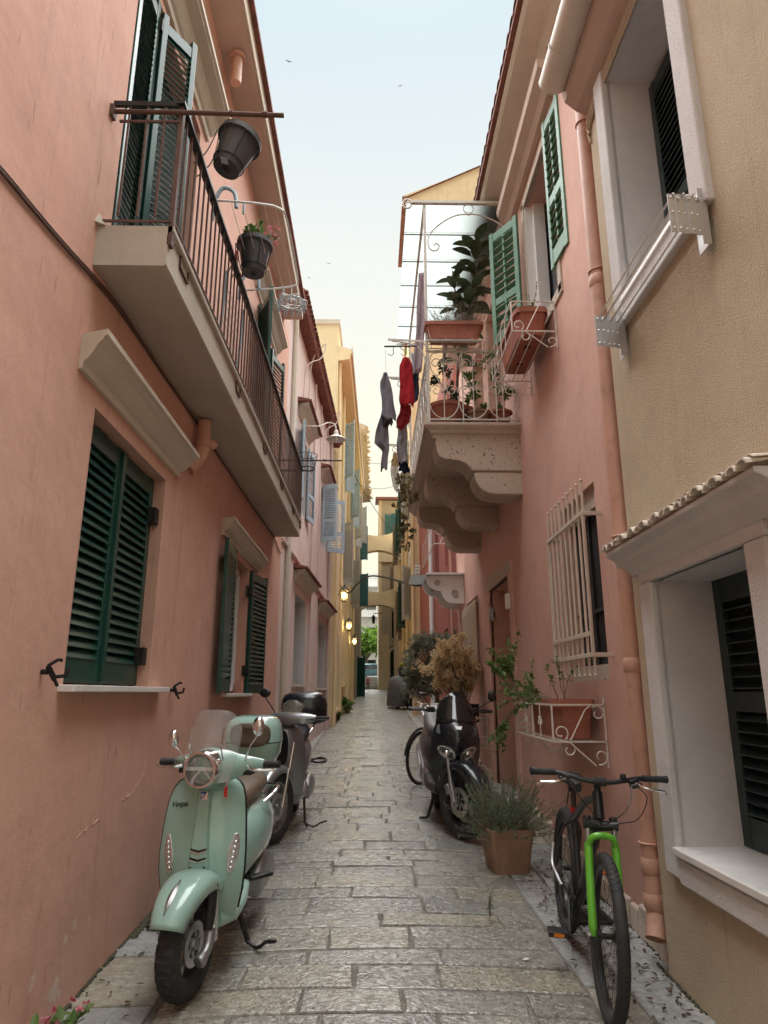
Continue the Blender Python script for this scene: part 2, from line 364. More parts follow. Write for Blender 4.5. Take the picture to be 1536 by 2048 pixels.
# ------------------------------------------------------------------ ground and paving
def build_ground():
    g = MB(); ys = [-60, -10, 0, 10, 20, 30, 40, 44.5, 60, 120, 900]
    xs = [-500, -40, -1.6, 1.8, 40, 500]
    n = len(xs)
    for y in ys:
        for x in xs: g.v.append((x, y, gz(max(y, -10))-.06))
    for i in range(len(ys)-1):
        for j in range(n-1): g.f.append((i*n+j, i*n+j+1, (i+1)*n+j+1, (i+1)*n+j))
    tag(g.build('ground', M['soil']), kind='structure')
    # mortar bed of the lane
    b = MB(); xs = [-1.6, -1.3, -1.0, -.7, -.35, 0, .35, .7, 1.05, 1.3, 1.6, 2.6]; ys = [-3+i*.8 for i in range(61)]; n = len(xs)
    for y in ys:
        for x in xs: b.v.append((x, y, gzx(x, y)-.009))
    for i in range(len(ys)-1):
        for j in range(n-1): b.f.append((i*n+j, i*n+j+1, (i+1)*n+j+1, (i+1)*n+j))
    pv = tag(b.build('street_paving', M['mortar'], sm=80), kind='structure')
    rnd = random.Random(5)
    def block(mb, x0, x1, y0a, y0b, y1a, y1b, gap, hz):
        # a dressed block: four slightly uneven sides, worn edges
        def edge(a, b, n, j):
            out = []
            for i in range(n):
                t = i/n; q = a.lerp(b, t); out.append(V((q.x+rnd.uniform(-j, j), q.y+rnd.uniform(-j, j))))
            return out
        g2 = gap/2
        c = [V((x0+g2, y0a+g2)), V((x1-g2, y0b+g2)), V((x1-g2, y1b-g2)), V((x0+g2, y1a-g2))]
        c = [V((q.x+rnd.uniform(-.007, .007), q.y+rnd.uniform(-.007, .007))) for q in c]
        ol = []
        for k in range(4): ol += edge(c[k], c[(k+1) % 4], 4 if k % 2 == 0 else 3, .0055)
        cx = sum(q.x for q in ol)/len(ol); cy = sum(q.y for q in ol)/len(ol)
        tx, ty = rnd.gauss(0, .010), rnd.gauss(0, .012); base = rnd.gauss(0, .0032)+hz
        def z(q): return gzx(q.x, q.y)+base+tx*(q.x-cx)+ty*(q.y-cy)
        r0 = [(q.x, q.y, z(q)-.06) for q in ol]; r1 = [(q.x, q.y, z(q)-.010) for q in ol]
        ins = lambda q, d: V((q.x-(.0+d)*(1 if q.x > cx else -1)*min(1, abs(q.x-cx)/.03), q.y-d*(1 if q.y > cy else -1)*min(1, abs(q.y-cy)/.03)))
        q2 = [ins(q, .003) for q in ol]; q3 = [ins(q, .010) for q in ol]
        r2 = [(q.x, q.y, z(q)-.003) for q in q2]; r3 = [(q.x, q.y, z(q)) for q in q3]
        b0 = len(mb.v); n = len(ol)
        for r in (r0, r1, r2, r3): mb.v += r
        mb.v.append((cx, cy, z(V((cx, cy)))+.002))
        for i in range(3):
            for k in range(n):
                k2 = (k+1) % n; mb.f.append((b0+i*n+k, b0+i*n+k2, b0+(i+1)*n+k2, b0+(i+1)*n+k))
        for k in range(n): mb.f.append((b0+3*n+k, b0+3*n+(k+1) % n, b0+4*n))
    far = MB(); farS = MB(); count = 0; slabs = 0
    # rows across the lane
    y = 1.7; XL, XR = -1.02, 1.06
    sk = 0
    while y < 44.6:
        d = rnd.uniform(.21, .36) if y > 2.5 else .35
        if rnd.random() < .10: d *= .55
        sk2 = rnd.uniform(-.035, .035)
        x = XL+rnd.uniform(-.02, .02)-(.10 if y > 12 else 0); xr = XR+rnd.uniform(-.02, .03)+(.0 if y < 9 else .12)
        ws = []
        while x < xr-.2:
            wdt = rnd.uniform(.34, .78)
            if xr-(x+wdt) < .25: wdt = xr-x
            ws.append((x, min(x+wdt, xr))); x += wdt
        for (a, b_) in ws:
            f = lambda xx, s: s*(xx/1.0)
            e_ = .003; parts = [(y+f(a, sk)+e_, y+f(b_, sk)+e_, y+d+f(a, sk2)-e_, y+d+f(b_, sk2)-e_)]
            if d > .29 and rnd.random() < .10:
                h = rnd.uniform(.4, .6); m0, m1 = y+d*h+f(a, (sk+sk2)/2), y+d*h+f(b_, (sk+sk2)/2)
                parts = [(parts[0][0], parts[0][1], m0, m1), (m0, m1, parts[0][2], parts[0][3])]
            for pq in parts:
                if y > 2.9 and count < 235:
                    mb = MB(); block(mb, a, b_, *pq, rnd.uniform(.006, .014), 0)
                    mb.build('paving_stone', M['stonePave'], pv, sm=14); count += 1
                else: block(far, a, b_, *pq, rnd.uniform(.009, .018), 0)
        y += d; sk = sk2
    # long slabs down both edges
    for (xa, xb, lo, hi, gap) in ((-1.56, -1.03, .5, .95, .016), (1.075, 1.30, .35, .7, .014), (1.30, 1.86, .5, 1.0, .018)):
        y = 1.2+rnd.random()*.4
        while y < 40:
            d = rnd.uniform(lo, hi); k = rnd.uniform(-.03, .03)
            a, b_ = (xa, xb) if xa > 0 else (xa, xb-(.1 if y > 12 else 0))
            if xa > 1 and y > 9: a += .12; b_ += .12
            if y+d > 2.9 and y < 13 and slabs < 64:
                mb = MB(); block(mb, a, b_, y, y+k, y+d, y+d+k, gap, .004); mb.build('edge_slab', M['stoneSlab'], pv, sm=50); slabs += 1
            else: block(farS, a, b_, y, y+k, y+d, y+d+k, gap, .004)
            y += d
    tag(far.build('paving_stones', M['stonePave'], pv, sm=14), kind='stuff')
    tag(farS.build('edge_slabs', M['stoneSlab'], pv, sm=50), kind='stuff')
build_ground()

# ------------------------------------------------------------------ facades
class Face:
    """a straight house front: s runs along it, z up, off = out from the wall"""
    def __init__(s, a, b, side):
        a, b = V((a[0], a[1], 0)), V((b[0], b[1], 0)); s.p = a; s.d = (b-a).normalized(); s.L = (b-a).length
        s.n = V((s.d.y, -s.d.x, 0))*side       # side=+1: houses on the left (facing +X)
        s.side = side
    def __call__(s, t, z, off=0): return s.p+s.d*t+s.n*off+V((0, 0, z))
    def t_at(s, y): return (y-s.p.y)/s.d.y
def shell(parent, F, z0, z1, holes, m, rm=None, depth=6, s0=0, s1=None, name='wall', top=True):
    s1 = F.L if s1 is None else s1
    S = sorted({s0, s1, *[h[0] for h in holes], *[h[1] for h in holes]}); Z = sorted({z0, z1, *[h[2] for h in holes], *[h[3] for h in holes]})
    mb = MB()
    for i in range(len(S)-1):
        for j in range(len(Z)-1):
            cs, cz = (S[i]+S[i+1])/2, (Z[j]+Z[j+1])/2
            if any(h[0] < cs < h[1] and h[2] < cz < h[3] for h in holes): continue
            mb.quad(F(S[i], Z[j]), F(S[i+1], Z[j]), F(S[i+1], Z[j+1]), F(S[i], Z[j+1]))
    for h in holes:
        rv = MB(); a, b, c, d, dp = h[:5]; T = rv if rm else mb
        T.quad(F(a, c), F(a, d), F(a, d, -dp), F(a, c, -dp)); T.quad(F(b, c), F(b, d), F(b, d, -dp), F(b, c, -dp))
        T.quad(F(a, d), F(b, d), F(b, d, -dp), F(a, d, -dp)); T.quad(F(a, c), F(b, c), F(b, c, -dp), F(a, c, -dp))
        if rm: rv.build('reveal', rm, parent)
    mb.quad(F(s0, z0), F(s0, z1), F(s0, z1, -depth), F(s0, z0, -depth)); mb.quad(F(s1, z0), F(s1, z1), F(s1, z1, -depth), F(s1, z0, -depth))
    mb.quad(F(s0, z0, -depth), F(s1, z0, -depth), F(s1, z1, -depth), F(s0, z1, -depth))
    if top: mb.quad(F(s0, z1), F(s1, z1), F(s1, z1, -depth), F(s0, z1, -depth))
    # weld so the normals come out right
    o = mb.build(name, m, parent)
    return o
def backing(parent, F, h, m=None, name='window_pane', off=0):
    a, b, c, d, dp = h[:5]; q = MB()
    q.prism([F(a-.02, c-.02, -dp-.0), F(b+.02, c-.02, -dp), F(b+.02, d+.02, -dp), F(a-.02, d+.02, -dp)], F.n*-.03)
    return q.build(name, m or M['pane'], parent)
def shutter(parent, p, u, w, h, m, th=.036, st=.055, rails=((.05, .10), (.95, .09)), pitch=.055, tilt=38, joined=False, name='shutter', sw=.052, slat_t=.008, mid=None):
    """louvred leaf: frame plus slats. p = lower hinge corner, u = direction along its width"""
    u = V(u).normalized(); ang = math.atan2(u.y, u.x)
    f = MB(); f.bx(0, st, -th/2, th/2, 0, h); f.bx(w-st, w, -th/2, th/2, 0, h)
    zs = []
    for (c, hh) in rails:
        zc = c*h; a, b = max(0, zc-hh/2), min(h, zc+hh/2); f.bx(st, w-st, -th/2+.003, th/2-.003, a, b); zs.append((a, b))
    if mid: f.bx(w/2-mid/2, w/2+mid/2, -th/2+.002, th/2-.002, zs[0][1], zs[-1][0])
    o = bpy.data.objects.new(name, f.mesh(name)); COL.objects.link(o); o.data.materials.append(m)
    o.location = p; o.rotation_euler = (0, 0, ang)
    if parent is not None:
        o.parent = parent; o.matrix_parent_inverse = wm(parent).inverted()
    bv = o.modifiers.new('bev', 'BEVEL'); bv.width = .004; bv.segments = 2
    s = MB(); s.box((0, 0, 0), (w-2*st, sw, slat_t), Matrix.Rotation(rad(tilt), 3, 'X')); sm_ = s.mesh('slat'); sm_.materials.append(m)
    J = MB()
    for k in range(len(zs)-1):
        a, b = zs[k][1], zs[k+1][0]; n = max(1, int((b-a)/pitch))
        for i in range(n):
            z = a+(i+.5)*(b-a)/n
            if joined: J.box((w/2, 0, z), (w-2*st, pitch*1.15, slat_t), Matrix.Rotation(rad(tilt+random.uniform(-2, 2)), 3, 'X'))
            else:
                q = bpy.data.objects.new('slat', sm_); COL.objects.link(q); q.parent = o; q.location = (w/2, 0, z); q.rotation_euler = (rad(random.uniform(-2.5, 2.5)), 0, 0)
    if joined:
        q = J.build('slats', m, o, local=True); q['kind'] = 'stuff'
    return o
def hood(parent, F, s0, s1, z, proj, h, m, name='window_hood'):
    pr = [(0, 0), (.025, 0), (.03, .2), (.05, .26), (.075, .4), (.10*1, .62), (proj-.02, .74), (proj-.02, .8), (proj, .84), (proj, 1.0), (0, 1.0)]
    mb = MB(); k = proj*.35
    a = [F(s0+max(0, (proj-q[0])*.35), z+q[1]*h, q[0]) for q in pr]; b = [F(s1-max(0, (proj-q[0])*.35), z+q[1]*h, q[0]) for q in pr]
    mb.loft([a, b]); return mb.build(name, m, parent)

# ---------------- left: salmon house with the long balcony
FA = Face((-1.45, -1.6), (-1.45, 10.63), 1); T = FA.t_at
A = thing('salmon_house', 'salmon pink house with long railed balcony and dark green shutters', 'house', (-1.45, 3, .1))
hA = [(T(3.32), T(4.58), 1.64, 3.04, .16), (T(6.92), T(7.95), 1.6, 3.0, .2), (T(3.25), T(4.7), 3.95, 6.12, .14), (T(7.62), T(8.7), 3.95, 6.35, .14)]
shell(A, FA, -1, 7.46, hA, M['wallA'])
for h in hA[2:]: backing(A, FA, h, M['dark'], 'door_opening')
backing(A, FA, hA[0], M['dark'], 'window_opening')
# ground-floor window: closed pair of louvred leaves, recessed
for (y0, w_) in ((3.325, .627), (3.953, .627)):
    shutter(A, (-1.545, y0, 1.645), (0, 1, 0), w_, 1.39, M['green'], rails=((.05, .13), (.955, .11)), pitch=.052, tilt=60, sw=.070, st=.062)
q = MB(); q.bx(-1.53, -1.505, 3.935, 3.975, 1.66, 3.02); q.build('cover_strip', M['green'], A, bev=.004)
q = MB(); q.bx(-1.55, -1.375, 3.27, 4.82, 1.605, 1.638); q.build('window_sill', M['marble'], A, bev=.004)
for z in (2.77, 1.83):
    q = MB(); q.bx(-1.53, -1.475, 4.50, 4.577, z-.055, z+.055); q.build('hinge', M['iron'], A, bev=.003)
hood(A, FA, T(3.02), T(4.86), 3.14, .15, .19, M['trim'])
hood(A, FA, T(6.35), T(8.55), 3.07, .13, .17, M['trim'])
hood(A, FA, T(2.7), T(4.95), 6.2, .2, .26, M['trim']); hood(A, FA, T(7.3), T(9.25), 6.42, .17, .22, M['trim'])
# second window: leaves folded back
sh = shutter(A, (-1.405, 6.90, 1.60), (.06, -.95, 0), .62, 1.42, M['green'], rails=((.05, .11), (.95, .10)), pitch=.05, tilt=58, sw=.07)
sh = shutter(A, (-1.42, 7.97, 1.58), (.14, .99, 0), .62, 1.42, M['green'], rails=((.05, .11), (.95, .10)), pitch=.05, tilt=58, sw=.07)
wf = MB()
for (a, b, c, d) in ((6.94, 7.0, 1.62, 2.98), (7.40, 7.47, 1.62, 2.98), (7.87, 7.93, 1.62, 2.98), (6.94, 7.93, 1.62, 1.69), (6.94, 7.93, 2.91, 2.98)): wf.bx(-1.60, -1.545, a, b, c, d)
wo = wf.build('window_frame', M['whitepvc'], A, bev=.004)
q = MB(); q.bx(-1.583, -1.575, 6.97, 7.9, 1.66, 2.95); q.build('pane', M['pane'], wo)
q = MB(); q.bx(-1.56, -1.36, 6.82, 8.06, 1.565, 1.597); q.build('window_sill', M['marble'], A, bev=.004)
for (y, z) in ((7.93, 2.74), (7.93, 1.84)):
    q = MB(); q.bx(-1.455, -1.44, y-.10, y+.03, z-.06, z+.06); q.bx(-1.44, -1.40, y-.015, y+.10, z-.025, z+.025); q.build('hinge', M['iron'], A, bev=.003)
# shutter stays on the wall
def stay(y, z):
    q = MB(); q.tube([(-1.45, y, z), (-1.40, y, z)], .017, 8); q.bar((-1.40, y-.03, z+.035), (-1.385, y+.05, z-.045), .022, .03)
    q.bar((-1.385, y+.05, z-.045), (-1.36, y+.045, z-.085), .014, .02); q.bar((-1.385, y+.04, z-.03), (-1.34, y+.10, z-.02), .018, .022)
    q.bar((-1.34, y+.10, z-.02), (-1.335, y+.11, z+.025), .018, .022); q.bar((-1.40, y-.03, z+.035), (-1.35, y+.0, z+.075), .016, .02); q.bar((-1.35, y, z+.075), (-1.335, y+.015, z+.065), .016, .02)
    c_ = V((-1.45, y, z)); q.xf_(c_, .72); q.build('shutter_stay', M['iron'], A, bev=.003)
stay(3.09, 1.69); stay(5.07, 1.62)
# balcony
sz = lambda y: .0135*(y-3.1)
sl = MB(); pr = [(-1.6, 0), (-1.085, 0), (-1.075, .012), (-1.075, .20), (-1.055, .205), (-1.05, .215), (-1.05, .238), (-1.6, .238)]
sl.loft([[V((x, 3.09, 3.735+z)) for x, z in pr], [V((x, 9.82, 3.735+z+sz(9.82))) for x, z in pr]])
bal = sl.build('balcony_slab', M['slabDirty'], A)
q = MB(); q.add([(-1.45, 3.05, 3.97), (-1.45, 3.09, 4.05), (-1.40, 3.09, 3.97), (-1.45, 3.12, 3.97), (-1.45, 3.12, 4.05), (-1.40, 3.12, 3.97)], [(0, 1, 2), (3, 5, 4), (0, 3, 4, 1), (1, 4, 5, 2), (0, 2, 5, 3)]); q.build('mortar_fillet', M['slabDirty'], A)
RX = -1.068
hr = MB(); hr.bar((RX, 3.07, 4.76), (RX, 9.82, 4.76+sz(9.82)), .045, .022); hr.bar((-1.44, 3.09, 4.755), (RX, 3.09, 4.755), .02, .03); hr.bar((-1.44, 9.8, 4.85), (RX, 9.8, 4.85), .02, .03)
rail = hr.build('handrail', M['iron'], A)
lr = MB(); lr.bar((RX, 3.09, 4.03), (RX, 9.8, 4.03+sz(9.8)), .012, .012); lr.bar((-1.44, 3.09, 4.0), (RX, 3.09, 4.0), .012); lr.bar((-1.40, 3.09, 4.64), (RX, 3.09, 4.64), .012); lr.bar((-1.44, 9.8, 4.1), (RX, 9.8, 4.1), .012)
lr.build('lower_rail', M['rust'], A)
bm_ = MB(); bm_.bx(-.0055, .0055, -.0055, .0055, 0, .73); bme = bm_.mesh('baluster'); bme.materials.append(M['rust'])
def baluster(x, y):
    o = link('baluster', bme, None, A); o.matrix_parent_inverse = wm(A).inverted(); o.location = (x, y, 4.03+sz(y)); return o
y = 3.10
while y < 9.8: baluster(RX, y); y += .108
for x in (-1.35, -1.25, -1.155): baluster(x, 3.09)
for x in (-1.34, -1.21): baluster(x, 9.8)
q = MB()
for y in (3.1, 3.12): q.bx(RX-.012, RX+.012, y-.01, y+.01, 3.86, 4.76)
q.build('corner_post', M['rust'], A)
for y in (3.3, 4.9, 6.3, 7.6, 8.8, 9.7):
    q = MB(); z = 3.9+sz(y); q.bar((RX, y, z+.13), (RX, y, z-.03), .012); q.bar((RX, y, z-.03), (RX, y+.16, z-.03), .012); q.bar((RX, y+.16, z-.03), (RX, y+.16, z+.13), .012); q.build('railing_bracket', M['rust'], A)
q = MB(); q.tube([(-1.45, 3.085, 4.70), (-1.0, 3.085, 4.70), (-.5, 3.085, 4.69)], .013, 8); q.tube([(-.8, 3.085, 4.697), (-.78, 3.085, 4.697)], .018, 8); q.tube([(-.62, 3.085, 4.695), (-.59, 3.085, 4.695)], .018, 8)
q.bx(-1.47, -1.43, 3.06, 3.11, 4.66, 4.73); q.build('clothes_pole', M['rust'], A)
q = MB(); q.tube([(-1.45, 9.82, 5.02), (-.47, 9.82, 5.02)], .013, 8); q.tube([(-.75, 9.82, 5.02), (-.72, 9.82, 5.02)], .02, 8); q.build('clothes_pole', M['rust'], A)
# upper doors
shutter(A, (-1.465, 3.27, 3.99), (0, 1, 0), .34, 2.12, M['green'], pitch=.045, tilt=58, st=.05, sw=.072)
shutter(A, (-1.44, 3.625, 3.99), (.14, .22, 0), .30, 2.08, M['green'], pitch=.045, tilt=58, st=.045, sw=.072)
q = MB(); q.bx(-1.44, -1.425, 3.60, 3.625, 5.9, 6.0); q.bx(-1.44, -1.425, 3.60, 3.625, 4.2, 4.3); q.build('hinge', M['iron'], A)
shutter(A, (-1.43, 7.62, 4.05), (.35, -.7, 0), .5, 2.25, M['green'], pitch=.055, tilt=-35)
shutter(A, (-1.43, 8.7, 4.05), (.2, .9, 0), .52, 2.25, M['green'], pitch=.055, tilt=35)
# eave
ev = MB(); ev.loft([[V((x, y, z)) for x, z in ((-1.9, 7.46), (-1.18, 7.46), (-1.165, 7.47), (-1.165, 7.60), (-1.14, 7.61), (-1.14, 7.66), (-1.9, 7.75))] for y in (-1.6, 9.9)])
ev.build('eave', M['soffit'], A)
q = MB(); q.bx(-1.163, -1.145, -1.6, 9.9, 7.465, 7.605); q.build('fascia', M['trim'], A)
q = MB(); q.bx(-1.15, -1.09, -1.6, 9.91, 7.63, 7.67); q.build('roof_edge', M['tile'], A)
q = MB(); q.tube([(-1.30, 5.15, 7.12), (-1.30, 5.15, 7.47)], .05, 14); q.lathe([(.05, 0), (.075, 0), (.075, .04), (.05, .04)], (-1.30, 5.15, 7.40), n=14); q.build('flue_pipe', M['pipe'], A, sm=True)
# stub of drain under the slab
q = MB(); q.tube([(-1.37, 5.2, 3.74), (-1.37, 5.2, 3.52), (-1.38, 5.17, 3.42), (-1.45, 5.12, 3.3)], .055, 12); q.tube([(-1.37, 5.2, 3.60), (-1.30, 5.28, 3.55)], .04, 10); q.tube([(-1.37, 5.2, 3.52), (-1.37, 5.2, 3.56)], .064, 12); q.build('drain_stub', M['pipe'], A, sm=True)
# cable along the wall
pts = [(2.0, 3.50), (2.24, 3.54), (2.47, 3.575), (2.79, 3.61), (3.14, 3.66), (3.5, 3.705), (4.3, 3.715), (5.3, 3.73), (6.8, 3.75), (8.4, 3.77), (9.7, 3.79), (10.2, 3.74), (10.5, 3.72)]
for dz, r in ((0, .0085), (.016, .006)):
    q = MB(); q.tube(bez([(-1.438, a, b+dz*(1 if i < 6 else .3)+.006*math.sin(i*2.1)) for i, (a, b) in enumerate(pts)], 5), r, 6); q.build('wall_cable', M['rust'], A, sm=True)

rn = random.Random(17); ck = [at(a_, b_, X=-1.4495) for a_, b_ in ((152, 1680), (165, 1662), (180, 1650), (200, 1640), (222, 1622), (240, 1606), (250, 1594), (266, 1586), (280, 1562), (288, 1545), (293, 1520))]
for i in range(len(ck)-1):
    if i in (3, 4): continue
    m1, m2 = ck[i].lerp(ck[i+1], .35)+V((0, rn.uniform(-.008, .008), rn.uniform(-.012, .012))), ck[i].lerp(ck[i+1], .7)+V((0, rn.uniform(-.008, .008), rn.uniform(-.01, .01)))
    q = MB(); q.tube([ck[i], m1, m2, ck[i+1]], [.001, rn.uniform(.002, .0045), rn.uniform(.0015, .004), .001], 5); q.build('plaster_crack', M['wallA'], A)

# ---------------- right: beige house
FBe = Face((1.57, -1.6), (1.57, 4.05), -1); T = FBe.t_at
BE = thing('beige_house', 'beige roughcast house with white framed deep windows on the near right', 'house', (1.57, 2, 0))
hB = [(T(2.74), T(3.72), .84, 2.2, .36), (T(2.78), T(3.68), 3.93, 5.6, .36)]
shell(BE, FBe, -1, 6.05, hB, M['wallBeige'], M['white_trim'])
# lower window
q = MB()
for (y0, y1, z0, z1) in ((3.72, 3.88, .70, 2.2), (2.58, 2.74, .70, 2.2), (2.58, 3.88, 2.2, 2.30)): q.bx(1.535, 1.60, y0, y1, z0, z1)
q.bx(1.535, 1.6, 2.74, 3.72, .68, .80); q.build('window_surround', M['white_trim'], BE, bev=.012)
q = MB(); pr = [(1.62, 2.26), (1.53, 2.26), (1.50, 2.30), (1.46, 2.33), (1.45, 2.36), (1.40, 2.385), (1.40, 2.41), (1.62, 2.41)]
q.loft([[V((x, 4.0 if x < 1.5 else 3.95, z)) for x, z in pr], [V((x, 2.35, z)) for x, z in pr]]); q.build('window_hood', M['white_trim'], BE, bev=.006)
tl = MB()
for k in range(7): tl.add([], [])
ring = [V((.055*math.cos(a), 0, .045*math.sin(a))) for a in [PI*i/8 for i in range(9)]]; ri = [p*.78 for p in ring]
t1 = MB(); t1.loft([[p for p in ring]+[p for p in ri[::-1]], [p+V((0, -.24, .05))*1 for p in [q_*.85 for q_ in ring]]+[p*.85+V((0, -.24, .05)) for p in ri[::-1]]])
tme = t1.mesh('roof_tile', 30); tme.materials.append(M['tilePale'])
y = 2.38; rn = random.Random(3)
while y < 4.05:
    o = link('roof_tile', tme, None, BE); o.location = (1.375+rn.uniform(-.012, .012), y, 2.415+rn.uniform(-.006, .006)); o.rotation_euler = (rn.uniform(-.05, .05), rn.uniform(-.12, .12), PI/2+rn.uniform(-.08, .08)); o.scale = (.72, .9, .7); y += .074
y = 2.33
while y < 4.02:
    o = link('roof_tile', tme, None, BE); o.location = (1.39, y+.037, 2.442+rn.uniform(-.004, .004)); o.rotation_euler = (0, PI+rn.uniform(-.1, .1), PI/2); o.scale = (.6, .9, -.35); y += .074
q = MB(); q.bx(1.515, 1.95, 2.735, 3.725, .815, .852); q.build('window_sill', M['marble'], BE, bev=.006)
shutter(BE, (1.90, 2.74, .856), (0, 1, 0), 1.0-.49, 1.35, M['greenblk'], rails=((.05, .16), (.52, .1), (.95, .14)), pitch=.055, tilt=-35, st=.08)
shutter(BE, (1.90, 3.24, .856), (0, 1, 0), .48, 1.35, M['greenblk'], rails=((.05, .16), (.52, .1), (.95, .14)), pitch=.055, tilt=-35, st=.08)
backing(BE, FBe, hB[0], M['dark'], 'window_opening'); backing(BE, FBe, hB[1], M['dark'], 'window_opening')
# upper window
q = MB()
for (y0, y1, z0, z1) in ((3.68, 3.83, 3.80, 5.7), (2.63, 2.78, 3.80, 5.7), (2.78, 3.68, 3.80, 3.93)): q.bx(1.53, 1.60, y0, y1, z0, z1)
q.build('window_surround', M['white_trim'], BE, bev=.01)
q = MB(); q.bx(1.515, 1.95, 2.775, 3.685, 3.915, 3.948); q.build('window_sill', M['marble'], BE, bev=.005)
shutter(BE, (1.87, 2.79, 3.95), (0, 1, 0), .48, 1.6, M['greenblk'], rails=((.04, .1), (.36, .09), (.96, .1)), pitch=.05, tilt=-35, st=.07)
shutter(BE, (1.87, 3.27, 3.95), (0, 1, 0), .42, 1.6, M['greenblk'], rails=((.04, .1), (.36, .09), (.96, .1)), pitch=.05, tilt=-35, st=.07)
# folded wall dryer under the upper window
M['chrome2'] = mat('rivet_steel', (.7, .7, .7), .25, 1.0)
for yc in (2.66, 3.72):
    for k in range(5):
        x = 1.495-.029*k; q = MB(); dy = .004*(k % 2); q.bx(x-.0165, x+.0165, yc-.004-dy, yc-.001-dy, 3.625+.004*k, 3.83+.004*k); o = q.build('dryer_plate', M['alu'], BE, bev=.001)
        for z in (3.645, 3.73, 3.81):
            q = MB(); q.sphere((x, yc-.006-dy, z+.004*k), .0055, 8, 4); q.build('rivet', M['chrome2'], o)
    q = MB(); q.bx(1.505, 1.545, yc-.003, yc, 3.58, 3.88); q.bx(1.53, 1.536, yc, yc+.09, 3.58, 3.88); q.build('dryer_bracket', M['alu'], BE, bev=.001)
for k in range(6):
    q = MB(); x = 1.505-.024*k; z = 3.835 if k % 2 else 3.81; q.tube([(x, 2.64, z), (x, 3.76, z)], .006, 6); q.build('dryer_rail', M['whitepvc'], BE, sm=True)
# soffit and big half-round gutter
q = MB(); q.loft([[V((x, y, z)) for x, z in ((1.62, 5.72), (1.50, 5.78), (1.42, 5.86), (1.40, 5.96), (1.30, 6.02), (1.30, 6.2), (1.62, 6.2))] for y in (-1.6, 4.1)]); q.build('eave_cornice', M['soffit'], BE)
g = MB(); ring = arc((1.33, 0, 6.0), .105, PI, 2*PI, 10); ri = arc((1.33, 0, 6.0), .098, 2*PI, PI, 10)
g.loft([[p+V((0, y, 0)) for p in ring+ri] for y in (-1.6, 4.06)]); g.prism([p+V((0, 4.06, 0)) for p in ring], (0, .006, 0)); go = g.build('gutter', M['gutter'], BE, sm=True)
for y in (1.5, 2.7, 3.75):
    q = MB(); q.tube(arc((1.33, y, 6.0), .108, PI, 2*PI, 12), .006, 6); q.bar((1.435, y, 6.0), (1.435, y, 6.08), .01); q.build('gutter_strap', M['gutter'], BE)
for k, (x, z) in enumerate(((1.555, 5.66), (1.553, 5.62), (1.557, 5.59))):
    q = MB(); q.tube(bez([(x, -1.5, z), (x-.003, 1, z+.01), (x, 2.5, z-.008), (x, 3.9, z+.004), (x+.005, 4.03, z-.06-.05*k)], 6), .011, 6); q.build('wall_cable', M['wallBeige'], BE, sm=True)
# ---------------- right: rose pink house with the stone balcony
FP = Face((1.66, 4.05), (1.66, 13.2), -1); T = FP.t_at
PK = thing('rose_pink_house', 'rose pink house on the right with carved stone balcony and sea green shutters', 'house', (1.66, 8, .2))
hP = [(T(4.86), T(5.76), 1.69, 3.14, .10), (T(8.1), T(9.5), -1, 2.98, .42), (T(10.62), T(11.9), 1.72, 3.1, .25), (T(5.32), T(6.38), 5.1, 6.78, .22), (T(7.9), T(9.0), 4.55, 6.9, .25), (T(9.4), T(10.4), 4.55, 6.9, .25)]
shell(PK, FP, -1, 7.5, hP, M['wallP'])
backing(PK, FP, hP[0], M['dark'], 'window_opening'); backing(PK, FP, hP[2], M['dark'], 'window_opening'); backing(PK, FP, hP[3], M['pane'], 'window_pane')
backing(PK, FP, hP[1], M['pipe'], 'door_leaf')
for h in hP[4:]: backing(PK, FP, h, M['greypaint'], 'balcony_door')
# door surround
q = MB(); q.bx(1.63, 1.69, 7.92, 8.1, .25, 3.14); q.bx(1.63, 1.69, 9.5, 9.7, .25, 3.14); q.build('door_jamb', M['wallP'], PK, bev=.006)
q = MB(); q.bx(1.625, 1.70, 7.92, 9.7, 2.98, 3.14); q.build('door_lintel', M['corbel'], PK, bev=.006)
q = MB(); q.bx(1.50, 1.8, 7.95, 9.65, .2, .46); q.build('door_step', M['stoneSlab'], PK, bev=.015)
# stone lining of the upper window and its frame
q = MB()
for (a, b, c, d) in ((5.22, 5.32, 5.02, 6.86), (6.38, 6.46, 5.02, 6.86), (5.22, 6.46, 6.78, 6.88), (5.22, 6.46, 5.0, 5.1)): q.bx(1.642, 1.70, a, b, c, d)
q.build('window_surround', M['corbel'], PK, bev=.005)
q = MB(); q.bx(1.74, 1.86, 6.30, 6.378, 5.1, 6.78); q.bx(1.66, 1.86, 6.36, 6.379, 5.1, 6.78); q.build('window_frame', M['whitepvc'], PK)
h_ = MB(); h_.loft([[V((x, y, z)) for x, z in ((1.67, 6.98), (1.60, 6.98), (1.56, 7.04), (1.48, 7.1), (1.47, 7.18), (1.67, 7.18))] for y in (4.9, 6.95)]); h_.build('window_hood', M['soffit'], PK)
shutter(PK, (1.63, 5.38, 5.3), (.03, -.40, 0), .42, 1.6, M['mintpaint'], rails=((.06, .15), (.42, .10), (.95, .1)), pitch=.085, tilt=30, st=.065, sw=.06, mid=.03)
shutter(PK, (1.58, 6.41, 5.3), (-.235, .37, 0), .44, 1.42, M['mintpaint'], rails=((.05, .12), (.36, .09), (.95, .1)), pitch=.085, tilt=30, st=.06, sw=.06, mid=.03)
